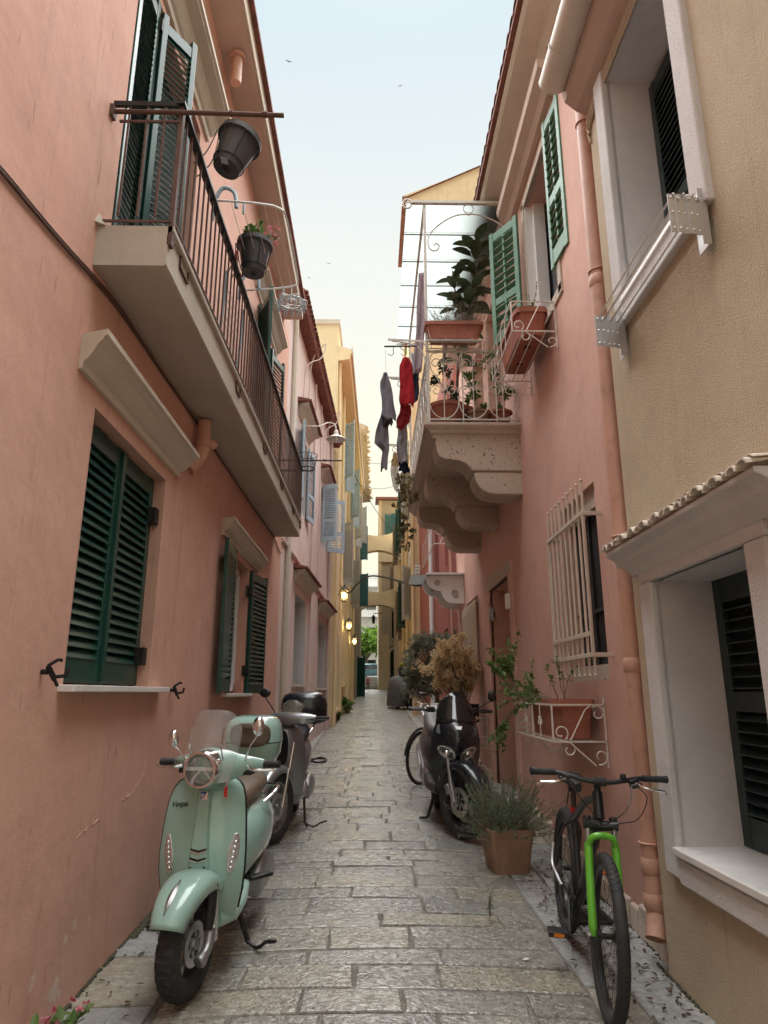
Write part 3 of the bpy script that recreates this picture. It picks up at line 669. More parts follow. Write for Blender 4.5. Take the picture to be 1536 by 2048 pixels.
# barred window
gr = MB()
for z in (2.86, 2.00, 1.855): gr.bar((1.512, 4.73, z), (1.512, 5.73, z), .012, .032)
for y in (4.74, 5.72):
    for z in (2.86, 1.855): gr.bar((1.515, y, z), (1.68, y, z), .014, .03)
for y in (4.735, 5.725): gr.bar((1.514, y, 1.84), (1.514, y, 2.875), .012, .02)
gril = gr.build('window_grille', M['beigeiron'], PK, bev=.003)
bb = MB(); bb.tube([(0, 0, 0), (0, 0, .02), (0, 0, .12), (0, 0, .15), (0, 0, 1.25), (0, 0, 1.28), (0, 0, 1.36), (0, 0, 1.38)], [.009, .006, .0125, .0105, .0105, .0125, .006, .009], 8)
bb.sphere((0, 0, -.005), .013, 8, 5); bb.sphere((0, 0, 1.385), .013, 8, 5); bme2 = bb.mesh('bar', 60); bme2.materials.append(M['beigeiron'])
for i in range(9):
    o = link('bar', bme2, None, gril); o.location = (1.528, 4.75+i*.12, 1.725)
q = MB(); q.bx(1.668, 1.755, 4.862, 5.758, 1.692, 1.80); q.build('window_sill', M['corbel'], PK)
q = MB(); q.bx(1.70, 1.755, 4.862, 5.758, 2.98, 3.138); q.build('window_lintel', M['corbel'], PK)
q = MB(); q.bx(1.74, 1.757, 4.87, 5.75, 2.2, 2.23); q.bx(1.738, 1.756, 5.3, 5.34, 1.8, 2.98); q.build('window_frame', M['iron'], PK)
# second (louvred) grille further on
gr = MB()
for z in (2.98, 2.90, 1.98, 1.84): gr.bar((1.60, 10.5, z), (1.60, 12.0, z), .02, .035)
for y in (10.5, 12.0): gr.bar((1.60, y, 2.98), (1.70, y, 2.98), .02, .035); gr.bar((1.60, y, 1.84), (1.70, y, 1.84), .02, .035)
g2 = gr.build('window_grille', M['beigeiron'], PK)
for i in range(15):
    q = MB(); q.bx(1.585, 1.60, 10.5+i*.107-.02, 10.5+i*.107+.02, 1.78, 3.0); q.build('bar', M['beigeiron'], g2)
# eave with tiles and gutter cables
q = MB(); q.loft([[V((x, y, z)) for x, z in ((1.9, 7.42), (1.66, 7.40), (1.60, 7.44), (1.55, 7.5), (1.36, 7.52), (1.33, 7.55), (1.33, 7.62), (1.9, 7.70))] for y in (4.05, 11.5)]); q.build('eave', M['trim'], PK)
t1 = MB(); ring = [V((.085*math.cos(a), 0, .06*math.sin(a))) for a in [PI*i/7 for i in range(8)]]; ri = [p*.8 for p in ring]
t1.loft([ring+ri[::-1], [p*.85+V((0, -.40, .10)) for p in ring]+[p*.85+V((0, -.40, .10)) for p in ri[::-1]]]); tme2 = t1.mesh('roof_tile', 30); tme2.materials.append(M['tile'])
y = 4.1; rn = random.Random(8)
while y < 11.4:
    o = link('roof_tile', tme2, None, PK); o.location = (1.27, y, 7.64); o.rotation_euler = (0, rn.uniform(-.06, .06), -PI/2+rn.uniform(-.05, .05)+PI); o.rotation_euler[2] = -PI/2+rn.uniform(-.05, .05); o.scale = (1, -1, 1)
    o.rotation_euler[2] = PI/2*-1; y += .17
q = MB(); q.bx(1.28, 1.35, 4.05, 11.5, 7.60, 7.645); q.build('tile_course', M['tile'], PK)
q = MB(); q.add([(1.3, 4.05, 7.66), (1.3, 11.5, 7.66), (5, 11.5, 9.2), (5, 4.05, 9.2)], [(0, 1, 2, 3)]); q.build('roof', M['tile'], PK)
for k in range(3):
    q = MB(); q.tube(bez([(1.648, 4.1, 7.25+k*.02), (1.645, 5.2, 7.24+k*.02), (1.648, 7.0, 7.26+k*.02), (1.648, 9, 7.24+k*.02)], 5), .008, 5); q.build('wall_cable', M['wallP'], PK)
# downpipe
q = MB(); q.tube(bez([(1.585, 4.19, 6.0), (1.585, 4.19, 4.5), (1.585, 4.19, 2.0), (1.585, 4.19, .52), (1.575, 4.17, .40), (1.545, 4.13, .31)], 4), .056, 18, cap=False)
pp = q.build('downpipe', M['pipe'], PK, sm=True)
q = MB(); q.lathe([(.05, 0), (.05, .002)], (1.548, 4.132, .315), n=14); q.build('pipe_mouth', M['dark'], PK)
for z in (5.75, 4.48, 2.56, .78):
    q = MB(); q.tube(arc((1.585, 4.19, z), .061, 0, 2*PI, 18, 'XY')[:-1], .006, 6, closed=True); q.bar((1.64, 4.19, z), (1.67, 4.19, z), .012); q.bar((1.585, 4.13, z), (1.585, 4.11, z), .02, .012); q.build('pipe_clip', M['pipe'], PK, sm=True)
for z in (4.36, 1.72, .62, .44):
    q = MB(); q.lathe([(.057, 0), (.064, .012), (.064, .07), (.057, .085)], (1.585, 4.19, z), n=18); q.build('pipe_collar', M['pipe'], PK, sm=True)
q = MB(); q.tube([(1.63, 4.07, 5.6), (1.63, 4.07, .5)], .012, 6); q.build('wall_cable', M['pipe'], PK)
# rough stone plinth at the foot of the wall
rn = random.Random(4); y = 4.1
while y < 12.8:
    d = rn.uniform(.14, .34)
    if not 7.9 < y+d/2 < 9.7:
        q = MB(); h = rn.uniform(.13, .2); z0 = gz(y)-.05
        q.add([(1.615+rn.uniform(-.02, .02), y+.008, z0), (1.61+rn.uniform(-.02, .02), y+d-.008, z0), (1.63+rn.uniform(-.01, .01), y+d-.01, z0+.05+h), (1.63+rn.uniform(-.01, .01), y+.01, z0+.05+h),
               (1.70, y+.008, z0), (1.70, y+d-.008, z0), (1.70, y+d-.01, z0+.06+h), (1.70, y+.01, z0+.06+h)], [(0, 1, 2, 3), (4, 7, 6, 5), (0, 3, 7, 4), (1, 5, 6, 2), (3, 2, 6, 7), (0, 4, 5, 1)])
        q.build('plinth_stone', M['corbel'], PK, bev=.012)
    y += d
# wall lamps by the door
for (px, py, yy, mm) in ((1014, 1203, 8.0, 'whitepvc'), (980, 1228, 9.8, 'greypaint')):
    c = at(px, py, X=1.60); q = MB(); q.bx(1.585, 1.645, c.y-.05, c.y+.05, c.z-.09, c.z+.09); lo_ = q.build('wall_lamp_box', M[mm], PK, bev=.006); q = MB(); q.bx(1.64, 1.665, c.y-.03, c.y+.03, c.z-.05, c.z+.03); q.build('bracket', M['iron'], lo_)
# ---- stone balcony
Y0, Y1 = 7.08, 10.75
q = MB(); pr = [(1.66, 4.53), (.58, 4.53), (.575, 4.50), (.585, 4.475), (.61, 4.465), (.64, 4.44), (.66, 4.42), (.66, 4.405), (.70, 4.39), (.72, 4.37), (1.66, 4.37)]
def inset(x): return max(0, (x-.58))*.9 if x < .75 else .13
q.loft([[V((x, Y0+(min(.14, x-.575) if x < 1.0 else (.0 if z > 4.45 else .14 if z < 4.4 else .06)), z)) for x, z in pr], [V((x, Y1, z)) for x, z in pr]])
PB = q.build('balcony_slab', M['corbel'], PK)
q = MB(); pr2 = [(0, 4.53), (0, 4.50), (.02, 4.475), (.045, 4.455), (.06, 4.425), (.09, 4.405), (.10, 4.372), (.3, 4.372), (.3, 4.53)]
q.loft([[V((.585+(o*.9), Y0+o, z)) for o, z in pr2], [V((1.66, Y0+o, z)) for o, z in pr2]]); q.build('slab_moulding', M['corbel'], PK)
cp = [(1.68, 4.375), (.71, 4.375), (.705, 4.30), (.715, 4.22), (.74, 4.16), (.79, 4.125), (.86, 4.115), (.95, 4.11), (1.02, 4.085), (1.07, 4.04), (1.10, 3.99), (1.12, 3.975), (1.13, 3.955), (1.135, 3.90), (1.16, 3.83), (1.21, 3.77), (1.28, 3.735), (1.37, 3.72), (1.68, 3.715)]
cu, cl_ = [c_ for c_ in cp if c_[1] > 3.985]+[(1.68, 3.985)], [(1.68, 3.972), (1.125, 3.972)]+[c_ for c_ in cp if c_[1] < 3.93]
for (a, b) in ((7.17, 7.56), (8.62, 9.0), (10.1, 10.5)):
    q = MB(); q.prism([V((x, a, z)) for x, z in cu], (0, b-a, 0)); ck = q.build('corbel', M['corbel'], PK, bev=.012)
    q = MB(); q.prism([V((x, a+.012, z)) for x, z in cl_], (0, b-a-.024, 0)); q.build('corbel_foot', M['corbel'], ck, bev=.016)
    q = MB(); q.bx(1.16, 1.68, a+.03, b-.03, 3.96, 3.99); q.build('corbel_joint', M['corbel'], ck)
# railing of scrolls
RT = 5.42
rl = MB(); rl.bar((.63, 7.12, RT), (1.64, 7.12, RT), .03, .02); rl.bar((.63, 7.12, RT), (.63, 10.7, RT), .03, .02); rl.bar((.60, 7.12, 4.575), (1.64, 7.12, 4.575), .016, .016); rl.bar((.63, 7.12, 4.575), (.63, 10.7, 4.575), .016, .016)
rl.bar((.63, 7.12, 4.53), (.63, 7.12, RT), .03)
for x in (1.02, 1.4): rl.bar((x, 7.12, 4.53), (x, 7.12, RT), .013)
for i in range(1, 10): rl.bar((.63, 7.12+i*.39, 4.53), (.63, 7.12+i*.39, RT), .013)
RL = rl.build('balcony_railing', M['whiteiron'], PK)
def scrolls(ax, base, n, step):
    """pairs of C-scrolls with an inverted heart above, the pattern of the railing"""
    for i in range(n):
        c0 = base+i*step+step/2; mb = MB()
        def P(u, z): return V((c0+u, 7.12, z)) if ax == 'X' else V((.63, c0+u, z))
        W = step/2
        for sgn in (-1, 1):
            low = [P(sgn*W*math.sin(a)*.98, 4.79-.20*math.cos(a)) for a in [PI*k/12*.55 for k in range(13)]]
            mb.tube([P(0, 4.59)]+low[1:]+[P(sgn*W*.95, 4.86)], .0062, 5)
            mb.tube([P(sgn*W*.52+sgn*W*.45*(1-.75*t/14)*math.cos(-.2+t*.62), 4.93+W*.45*(1-.75*t/14)*math.sin(-.2+t*.62)) for t in range(15)], .006, 5)
            mb.tube([P(sgn*W*.52+sgn*W*.42*(1-.7*t/12)*math.cos(PI+.3-t*.6), 5.27+W*.42*(1-.7*t/12)*math.sin(PI+.3-t*.6)) for t in range(13)], .006, 5)
            mb.tube(bez([P(0, 4.93), P(sgn*W*.45, 5.08), P(sgn*W*.9, 5.22), P(sgn*W*.8, 5.38), P(sgn*W*.4, 5.40)], 5), .0062, 5)
        mb.tube([P(0, 4.58), P(0, RT)], .006, 5); mb.sphere(P(0, 4.93), .014, 6, 4)
        mb.build('scroll_panel', M['whiteiron'], RL, sm=True)
scrolls('X', .64, 3, .335); scrolls('Y', 7.14, 9, .39)
# glass canopy
CZ = 7.43
cn = MB(); cn.bar((.45, 7.1, CZ), (1.66, 7.1, CZ), .045, .035); cn.bar((.62, 7.12, RT), (.62, 7.12, CZ), .032); cn.bar((.62, 10.5, RT), (.62, 10.5, CZ), .032); cn.bar((1.64, 7.1, CZ), (1.64, 10.7, CZ), .03); cn.bar((.62, 7.1, CZ-.01), (.62, 10.7, CZ-.01), .03)
CN = cn.build('canopy_frame', M['whiteiron'], PK)
M['darkbar'] = mat('dark_grey_bar', (.14, .145, .15), .5, var=.1)
for i in range(1, 7):
    q = MB(); q.tube([(.40, 7.1+.58*i, CZ-.02), (1.66, 7.1+.58*i, CZ-.02)], .009, 7); q.build('canopy_bar', M['darkbar'], CN)
gm, _t, _b = nodes('frosted_canopy_sheet'); _tr = N(_t, 'ShaderNodeBsdfTranslucent'); _tr.inputs[0].default_value = (.52, .545, .535, 1); _tp = N(_t, 'ShaderNodeBsdfTransparent'); _tp.inputs[0].default_value = (.62, .65, .64, 1)
_sp = ramp(_t, noise(_t, pos(_t), 30, 4, .6), [(.66, 0), (.72, .8)]); _m1 = N(_t, 'ShaderNodeMixShader'); _m1.inputs[0].default_value = .15; _t.links.new(_tr.outputs[0], _m1.inputs[1]); _t.links.new(_tp.outputs[0], _m1.inputs[2])
_m2 = N(_t, 'ShaderNodeMixShader'); _t.links.new(_sp, _m2.inputs[0]); _t.links.new(_m1.outputs[0], _m2.inputs[1]); _t.links.new(_b.outputs[0], _m2.inputs[2]); _b.inputs['Base Color'].default_value = (.25, .25, .24, 1); _t.links.new(_m2.outputs[0], _t.nodes['Material Output'].inputs[0])
for i in range(6):
    q = MB(); q.bx(.40, 1.65, 7.1+.58*i+.006, 7.1+.58*(i+1)-.006, CZ+.012, CZ+.018); q.build('canopy_pane', gm, CN)
q = MB(); q.tube(spiral((.415, 7.1, CZ-.03), .075, .02, PI*.5, PI*.5+PI*2.6, 24), .011, 6); q.tube([(.415, 7.1, CZ+.045), (.5, 7.1, CZ+.0)], .011, 6)
q.tube(arc((1.16, 7.1, CZ-.085), .062, 0, 2*PI, 18)[:-1], .007, 6, closed=True); q.sphere((1.16, 7.1, CZ-.165), .016, 8, 5)
q.tube(bez([(1.66, 7.1, 7.02), (1.5, 7.1, 7.16), (1.32, 7.1, 7.25), (1.16, 7.1, 7.27), (.98, 7.1, 7.24), (.8, 7.1, 7.12), (.68, 7.1, 6.98), (.655, 7.1, 6.85), (.69, 7.1, 6.76), (.76, 7.1, 6.755), (.79, 7.1, 6.82), (.75, 7.1, 6.85), (.73, 7.1, 6.82)], 6), .0085, 6)
q.build('canopy_scroll', M['whiteiron'], CN, sm=True)
# laundry brackets on the outer rail
for (yy, z) in ((7.14, 5.56), (8.0, 5.5), (10.3, 5.45)):
    q = MB(); q.bar((.60, yy, z), (.17, yy, z+.02), .012, .022); q.tube(bez([(.62, yy, z-.34), (.56, yy, z-.12), (.42, yy, z-.03), (.22, yy, z)], 6), .008, 6); q.tube(spiral((.36, yy, z-.075), .055, .015, PI/2, PI*2.7, 18), .006, 5)
    q.bar((.62, yy, z-.34), (.62, yy, z+.0), .012); q.build('laundry_bracket', M['whiteiron'], PK, sm=True)
q = MB(); q.tube([(.125, 7.05, 5.44), (.5, 7.05, 5.45)], .010, 6)
for x in (.17, .32): q.tube(arc((x+.03, 7.05, 5.36), .032, -PI*.9, .5, 8)+[V((x+.06, 7.05, 5.44))], .004, 5)
q.build('hook_rail', M['iron'], PK)

# ---------------- left: pale pink house
FB = Face((-1.45, 10.63), (-1.15, 18.35), 1)
B = thing('pale_pink_house', 'pale pink house with pale blue shutters and red tiled eave', 'house', FB(3, .5))
hBB = [(1.64, 3.08, 1.76, 3.34, .35), (5.35, 6.95, 1.72, 3.24, .35), (1.5, 2.55, 4.95, 6.45, .2), (5.3, 6.5, 5.1, 6.5, .2)]
shell(B, FB, -1, 8.45, hBB, M['wallB'], M['white_trim'])
for h in hBB: backing(B, FB, h, M['pane'], 'window_pane')
for h in hBB[:2]:
    shutter(B, FB(h[0]+.02, h[2]+.02, -.25), FB.d, .5, h[3]-h[2]-.06, M['greypaint'], pitch=.06, tilt=35, joined=True)
    q = MB(); q.prism([FB(h[0]-.1, h[2]-.05, .06), FB(h[1]+.1, h[2]-.05, .06), FB(h[1]+.1, h[2], .06), FB(h[0]-.1, h[2], .06)], FB.n*-.3); q.build('window_sill', M['trim'], B)
for (a, b, z) in ((1.35, 3.6, 3.52), (5.1, 7.4, 3.42), (1.2, 3.0, 6.66), (5.0, 6.9, 6.66)):
    hood(B, FB, a, b, z, .2, .22, M['trim'])
    q = MB(); q.prism([FB(a-.05, z+.225, 0), FB(a-.05, z+.225, .26), FB(a-.05, z+.25, .26), FB(a-.05, z+.31, 0)], FB.d*(b-a+.1)); q.build('hood_tiles', M['tile'], B)
rb = ((.04, .12), (.36, .09), (.96, .1))
shutter(B, FB(1.5, 4.95, .04), -FB.d+FB.n*.25, .52, 1.5, M['bluepaint'], rails=rb, pitch=.06, tilt=-35); shutter(B, FB(2.55, 4.95, .04), FB.d+FB.n*.12, .55, 1.5, M['bluepaint'], rails=rb, pitch=.06, tilt=35)
shutter(B, FB(5.3, 5.1, .04), -FB.d*.25+FB.n, .36, 1.42, M['bluepaint'], rails=rb, pitch=.055, tilt=-35); shutter(B, FB(6.5, 5.1, .04), FB.d*.55+FB.n*.8, .50, 1.42, M['bluepaint'], rails=rb, pitch=.055, tilt=35)
q = MB(); pr = [(0, 0), (.035, 0), (.05, .02), (.05, .05), (.02, .07), (0, .07)]
q.loft([[FB(.0, 3.93+z, x) for x, z in pr], [FB(7.7, 3.80+z, x) for x, z in pr]]); q.build('string_course', M['wallB'], B)
for (s, r, m_, z0) in ((3.45, .022, 'wallB', 1.0), (.42, .05, 'trim', .4), (.62, .02, 'wallB', .4), (7.1, .04, 'wallB', .6), (4.6, .015, 'wallB', 3.9)):
    q = MB(); q.tube([FB(s, z0, .04), FB(s, 8.3, .04)], r, 8); q.build('downpipe', M[m_], B, sm=True)
q = MB(); q.prism([FB(0, 8.38, 0), FB(0, 8.38, .2), FB(0, 8.46, .24), FB(0, 8.5, .24), FB(0, 8.9, -.8), FB(0, 8.38, -.8)], FB.d*7.75); q.build('eave', M['tile'], B)
t1 = MB(); ring = [V((.075*math.cos(a), 0, .05*math.sin(a))) for a in [PI*i/6 for i in range(7)]]; ri = [p*.8 for p in ring]
t1.loft([ring+ri[::-1], [p*.9+V((0, -.45, .14)) for p in ring]+[p*.9+V((0, -.45, .14)) for p in ri[::-1]]]); tme3 = t1.mesh('roof_tile', 30); tme3.materials.append(M['tile'])
s = .1; rn = random.Random(2)
while s < 7.7:
    o = link('roof_tile', tme3, None, B); o.location = FB(s, 8.47, .29); o.rotation_euler = (0, rn.uniform(-.06, .06), math.atan2(FB.d.y, FB.d.x)+rn.uniform(-.04, .04)); o.scale = (1, 1, 1); o.rotation_euler[2] += PI; s += .158
for k, s in enumerate((2.1, 5.6)):
    q = MB(); q.tube(bez([FB(s-.5, 6.6, .05), FB(s-.4, 7.8, .06), FB(s, 8.25, .3), FB(s+.05, 8.6, .38), FB(s+.1, 8.2, .1), FB(s+.1, 6.9, .05)], 6), .012, 6); q.build('wall_cable', M['wallB'], B, sm=True)
q = MB(); q.bx(-1.25, -1.05, 17.9, 18.3, .4, 1.02); q.build('corner_stone', M['wallB'], B)
# street lamp on a swan-neck arm
sl_ = thing('street_lamp', 'white enamel street lamp on a swan neck arm above the balcony end', 'street lamp', FB(1.9, 6.5))
p = at(672, 872, Y=12.6); a0 = FB(1.7, p.z+.10, 0)
q = MB(); q.tube(bez([a0, a0.lerp(p, .5)+V((0, 0, .10)), V((p.x-.16, p.y, p.z+.28)), V((p.x-.03, p.y, p.z+.24)), V((p.x, p.y, p.z+.1))], 8), .014, 8); q.build('arm', M['gutter'], sl_, sm=True)
q = MB(); q.lathe([(.03, .12), (.045, .09), (.05, .03), (.09, 0), (.19, -.06), (.195, -.075), (.185, -.075), (.08, -.01), (.03, 0)], p, n=20); q.build('lamp_shade', M['gutter'], sl_, sm=True)
q = MB(); q.sphere(p+V((0, 0, -.05)), (.035, .035, .05)); q.build('bulb', M['whitepvc'], sl_, sm=True)

# ---------------- left: tall yellow house
FC = Face((-1.04, 18.5), (-.83, 32.5), 1)
C = thing('tall_yellow_house', 'tall yellow house with lit wall lanterns and grey shutters', 'house', FC(3, .8))
hC = [(3.0, 4.4, 8.4, 10.4, .2), (8.3, 9.7, 8.4, 10.5, .2), (12.2, 13.4, 8.4, 10.5, .2), (4.6, 5.5, 1.9, 3.5, .2), (7.2, 8.1, 1.9, 3.4, .2), (1.0, 1.9, 1.2, 3.3, .25), (3.1, 4.3, 5.1, 7.0, .2), (9.6, 10.7, 5.1, 7.0, .2)]
shell(C, FC, -1, 12.4, hC, M['wallC'])
q = MB(); q.prism([FC(-.012, 8.3, 0), FC(-.012, 8.3, -6), FC(-.012, 12.45, -6), FC(-.012, 12.45, 0)], FC.d*.01); q.build('gable', M['wallC2'], C)
for h in hC: backing(C, FC, h, M['pane'], 'window_pane')
for (s, z, hh, mm) in ((3.0, 8.4, 2.0, 'bluepaint'), (8.3, 8.4, 2.1, 'bluepaint'), (12.2, 8.4, 2.1, 'greypaint'), (3.1, 5.1, 1.9, 'greypaint'), (9.6, 5.1, 1.9, 'greypaint')):
    shutter(C, FC(s, z, .05), -FC.d*.55+FC.n*.5, .5, hh, M[mm], pitch=.07, tilt=62, joined=True); shutter(C, FC(s+1.3, z, .05), FC.d*.6+FC.n*.35, .5, hh, M[mm], pitch=.07, tilt=62, joined=True)
for h in hC[3:6]:
    q = MB(); q.prism([FC(h[0]-.12, h[2]-.02, 0), FC(h[0], h[2]-.02, 0), FC(h[0], h[3]+.12, 0), FC(h[0]-.12, h[3]+.12, 0)], FC.n*.05); q.build('window_surround', M['wallC2'], C)
    q = MB(); q.prism([FC(h[1], h[2]-.02, 0), FC(h[1]+.12, h[2]-.02, 0), FC(h[1]+.12, h[3]+.12, 0), FC(h[1], h[3]+.12, 0)], FC.n*.05); q.build('window_surround', M['wallC2'], C)
    q = MB(); q.prism([FC(h[0]-.2, h[2]-.1, 0), FC(h[1]+.2, h[2]-.1, 0), FC(h[1]+.2, h[2]-.02, 0), FC(h[0]-.2, h[2]-.02, 0)], FC.n*.1); q.build('window_sill', M['wallC2'], C)
q = MB(); q.prism([FC(.6, 11.95, -.1), FC(.6, 11.95, .12), FC(.6, 11.35, .12), FC(.6, 11.3, .36), FC(.6, 11.45, .42), FC(.6, 11.55, .42), FC(.6, 12.0, -.1)][::1], FC.d*13.4); 
q = MB(); q.loft([[FC(s, 11.2, 0), FC(s, 11.25, .34), FC(s, 11.37, .36), FC(s, 11.42, .4), FC(s, 11.55, .4), FC(s, 11.7, 0)] for s in (.0, 14.0)]); q.build('eave_cornice', M['wallC'], C)
q = MB(); q.prism([FC(-.1, 11.4, .39), FC(-.1, 11.4, .43), FC(-.1, 11.58, .43), FC(-.1, 11.58, .39)], FC.d*14.1); q.prism([FC(-.05, 12.4, .03), FC(-.05, 12.4, -6), FC(-.05, 12.55, -6), FC(-.05, 12.55, .03)], FC.d*14); q.build('parapet_coping', M['trim'], C)
for s in (.15, 2.5, 6.3, 11):
    q = MB(); q.tube([FC(s, .7, .05), FC(s, 11.2, .05)], .045, 8); q.build('downpipe', M['wallC'], C, sm=True)
lampglass = emit('lit_lantern_glass', (1, .70, .28), 9)
def lantern(p, n, label, s=1.0, group='lit wall lanterns on the yellow house'):
    t = thing('wall_lantern', label, 'lantern', p, group=group)
    q = MB(); q.bar(p-n*.18, p+V((0, 0, .22*s)), .02); q.lathe([(.02, .24*s), (.035, .20*s), (.11*s, .13*s), (.12*s, .12*s), (.0, .13*s)], p, n=6); q.lathe([(.0, -.16*s), (.05*s, -.15*s), (.075*s, -.13*s), (.0, -.12*s)], p, n=6)
    for k in range(6):
        a = PI/3*k; q.bar(p+V((.105*s*math.cos(a), .105*s*math.sin(a), .12*s)), p+V((.07*s*math.cos(a), .07*s*math.sin(a), -.13*s)), .012)
    q.build('frame', M['iron'], t)
    q = MB(); q.lathe([(.0, -.12*s), (.06*s, -.12*s), (.09*s, .11*s), (.0, .11*s)], p, n=6); q.build('glass', glass('lantern_glass', (1, .9, .7), .12), t)
    q = MB(); q.sphere(p+V((0, 0, -.01)), (.045*s, .045*s, .065*s), 8, 6); q.build('bulb', lampglass, t, sm=True)
    ld = bpy.data.lights.new('lantern_light', 'POINT'); ld.energy = 6*s; ld.color = (1, .62, .25); ld.shadow_soft_size = .05
    lo = bpy.data.objects.new('lantern_light', ld); COL.objects.link(lo); lo.location = (0, 0, -.02); lo.parent = t
lantern(FC(1.1, 4.33, .22), FC.n, 'lit amber lantern nearest on the yellow house, below the black swag cable', 1.25)
lantern(FC(4.5, 3.78, .2), FC.n, 'middle lit lantern of the three on the yellow house wall', 1.15)
lantern(FC(9.3, 3.62, .2), FC.n, 'farthest lit lantern on the yellow house beside the dark green shutter', 1.15)
# ---------------- left, far: old dark house
FD = Face((-.82, 32.5), (-.72, 46), 1)
D = thing('old_dark_house', 'old weathered dark house beyond the yellow one, with crumbling eave', 'house', FD(3, 1.4))
hD = [(2.5, 3.5, 4.8, 6.6, .2), (6, 7, 4.8, 6.6, .2), (2.5, 3.5, 9, 11, .2), (6.5, 7.5, 9, 11, .2), (1.2, 2.2, 1.2, 3.6, .2)]
shell(D, FD, -1, 14.6, hD, M['wallD'])
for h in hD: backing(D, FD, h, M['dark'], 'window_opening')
q = MB(); q.prism([FD(-.3, 14.5, 0), FD(-.3, 14.55, .5), FD(-.3, 14.7, .52), FD(-.3, 15.2, -1)], FD.d*13.8); q.build('eave', M['wallTower'], D)
rn = random.Random(9)
for i in range(26):
    q = MB(); q.sphere(FD(-.2+i*.53, 14.62+rn.uniform(-.1, .1), .5+rn.uniform(-.05, .08)), (rn.uniform(.1, .2), rn.uniform(.15, .28), rn.uniform(.05, .1)), 7, 4); q.build('roof_tile', M['wallTower'], D)
for (s, z, mm, w_, hh) in ((5.4, 6.2, 'tealpaint', 1.0, 1.9), (1.8, 9.0, 'greypaint', .5, 2.0), (2.6, 1.2, 'green', .45, 2.2), (5.8, 8.9, 'tealpaint', .5, 2.0)):
    shutter(D, FD(s, z, .04), -FD.d*.3+FD.n*.8, min(.55, w_), hh, M[mm], pitch=.08, tilt=65, joined=True)
for s in (.6, 4.5, 8):
    q = MB(); q.tube([FD(s, .7, .06), FD(s, 14.4, .06)], .05, 7); q.build('downpipe', M['wallD'], D)
# ---------------- right, far: dark red house front and ochre house
FR = Face((1.70, 13.2), (1.62, 23), -1)
RD = thing('dark_red_house', 'narrow dark red house front behind the olive tree', 'house', FR(2, .6))
hR = [(1.2, 2.2, 4.4, 6.2, .2), (3.6, 4.6, 4.4, 6.2, .2), (4.2, 5.4, -1, 2.9, .3), (2.0, 2.8, 1.6, 3.0, .2)]
shell(RD, FR, -1, 9.0, hR, M['wallRed'])
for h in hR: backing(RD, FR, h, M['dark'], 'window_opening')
for s, r, m_ in ((4.9, .06, 'whitepvc'), (1.0, .03, 'wallRed'), (.6, .04, 'pipe')):
    q = MB(); q.tube([FR(s, .6, .08), FR(s, 8.8, .08)], r, 8); q.build('downpipe', M[m_], RD, sm=True)
q = MB(); q.bar(FR(.6, 5.1, .42), FR(3.4, 5.1, .42), .02); q.bar(FR(.6, 4.6, .42), FR(3.4, 4.6, .42), .02); q.bar(FR(.6, 4.6, .42), FR(.6, 4.6, 0), .02); q.bar(FR(.6, 5.1, .42), FR(.6, 5.1, 0), .02); q.tube([FR(.6, 4.6, .3), FR(.6, 5.1, .05)], .01, 5); q.tube(spiral(FR(.6, 4.85, .3), .1, .03, 0, 8, 16), .008, 5)
for i in range(8): q.bar(FR(.6+i*.4, 4.6, .42), FR(.6+i*.4, 5.1, .42), .007)
q.build('balcony_railing', M['whiteiron'], RD)
for i, (s, mm) in enumerate(((3.0, 'whitepvc'), (1.5, 'bluepaint'), (1.1, 'whitepvc'))):
    q = MB(); q.prism([FR(s, 4.0, .52), FR(s+.5, 4.0, .52), FR(s+.5, 5.3, .52), FR(s, 5.3, .52)], FR.n*.01)
# white door canopy with scalloped brackets at the end of the pink house
AW = thing('door_canopy', 'white door canopy with scalloped brackets and glass top on the right', 'canopy', (1.66, 12.3, 3))
prof = [(1.66, 3.66), (.95, 3.66), (.96, 3.60), (1.0, 3.50), (1.06, 3.43), (1.14, 3.39), (1.22, 3.38), (1.25, 3.36), (1.27, 3.28), (1.33, 3.20), (1.42, 3.155), (1.52, 3.15), (1.66, 3.15)]
for y in (12.2, 13.0):
    q = MB(); q.prism([V((x, y, z)) for x, z in prof], (0, .05, 0)); br = q.build('bracket', M['whitepvc'], AW, bev=.006)
    for (x, z, r) in ((1.18, 3.53, .045), (1.49, 3.34, .055)):
        q = MB(); q.tube(arc((x, y-.006, z), r, 0, 2*PI, 14)[:-1], .012, 6, closed=True); q.prism(arc((x, y-.004, z), r*.9, 0, 2*PI, 14)[:-1], (0, .002, 0)); q.build('boss', M['greypaint'], br)
q = MB(); q.bx(.98, 1.66, 12.1, 13.15, 3.665, 3.70); q.build('top_frame', M['whitepvc'], AW)
for i in range(6):
    q = MB(); q.bx(.72, 1.02, 12.15+i*.17, 12.15+i*.17+.13, 3.64, 3.655); q.build('glass_pane', gm, AW)
    q = MB(); q.bx(.70, 1.0, 12.135+i*.17, 12.15+i*.17, 3.62, 3.66); q.build('glazing_bar', M['greypaint'], AW)
FE = Face((1.45, 23), (1.36, 43), -1)
E_ = thing('ochre_house', 'very tall ochre house far down on the right hung with air conditioners', 'house', FE(2, 1))
hE = [(s, s+1, z, z+1.8, .2) for s in (1.2,) for z in (4.2, 8, 11.8, 15.5)]+[(2.2, 3.2, 1.2, 3.4, .2)]
hE2 = [(s, s+1, z, z+1.8, .2) for s in (4.6, 7.6, 10.8, 14) for z in (4.2, 8)]+[(8, 9.2, 1.2, 3.6, .2)]
shell(E_, FE, -1, 20.4, hE, M['wallE'], s1=4.2); shell(E_, FE, -1, 10.8, hE2, M['wallE'], s0=4.2); hE += hE2
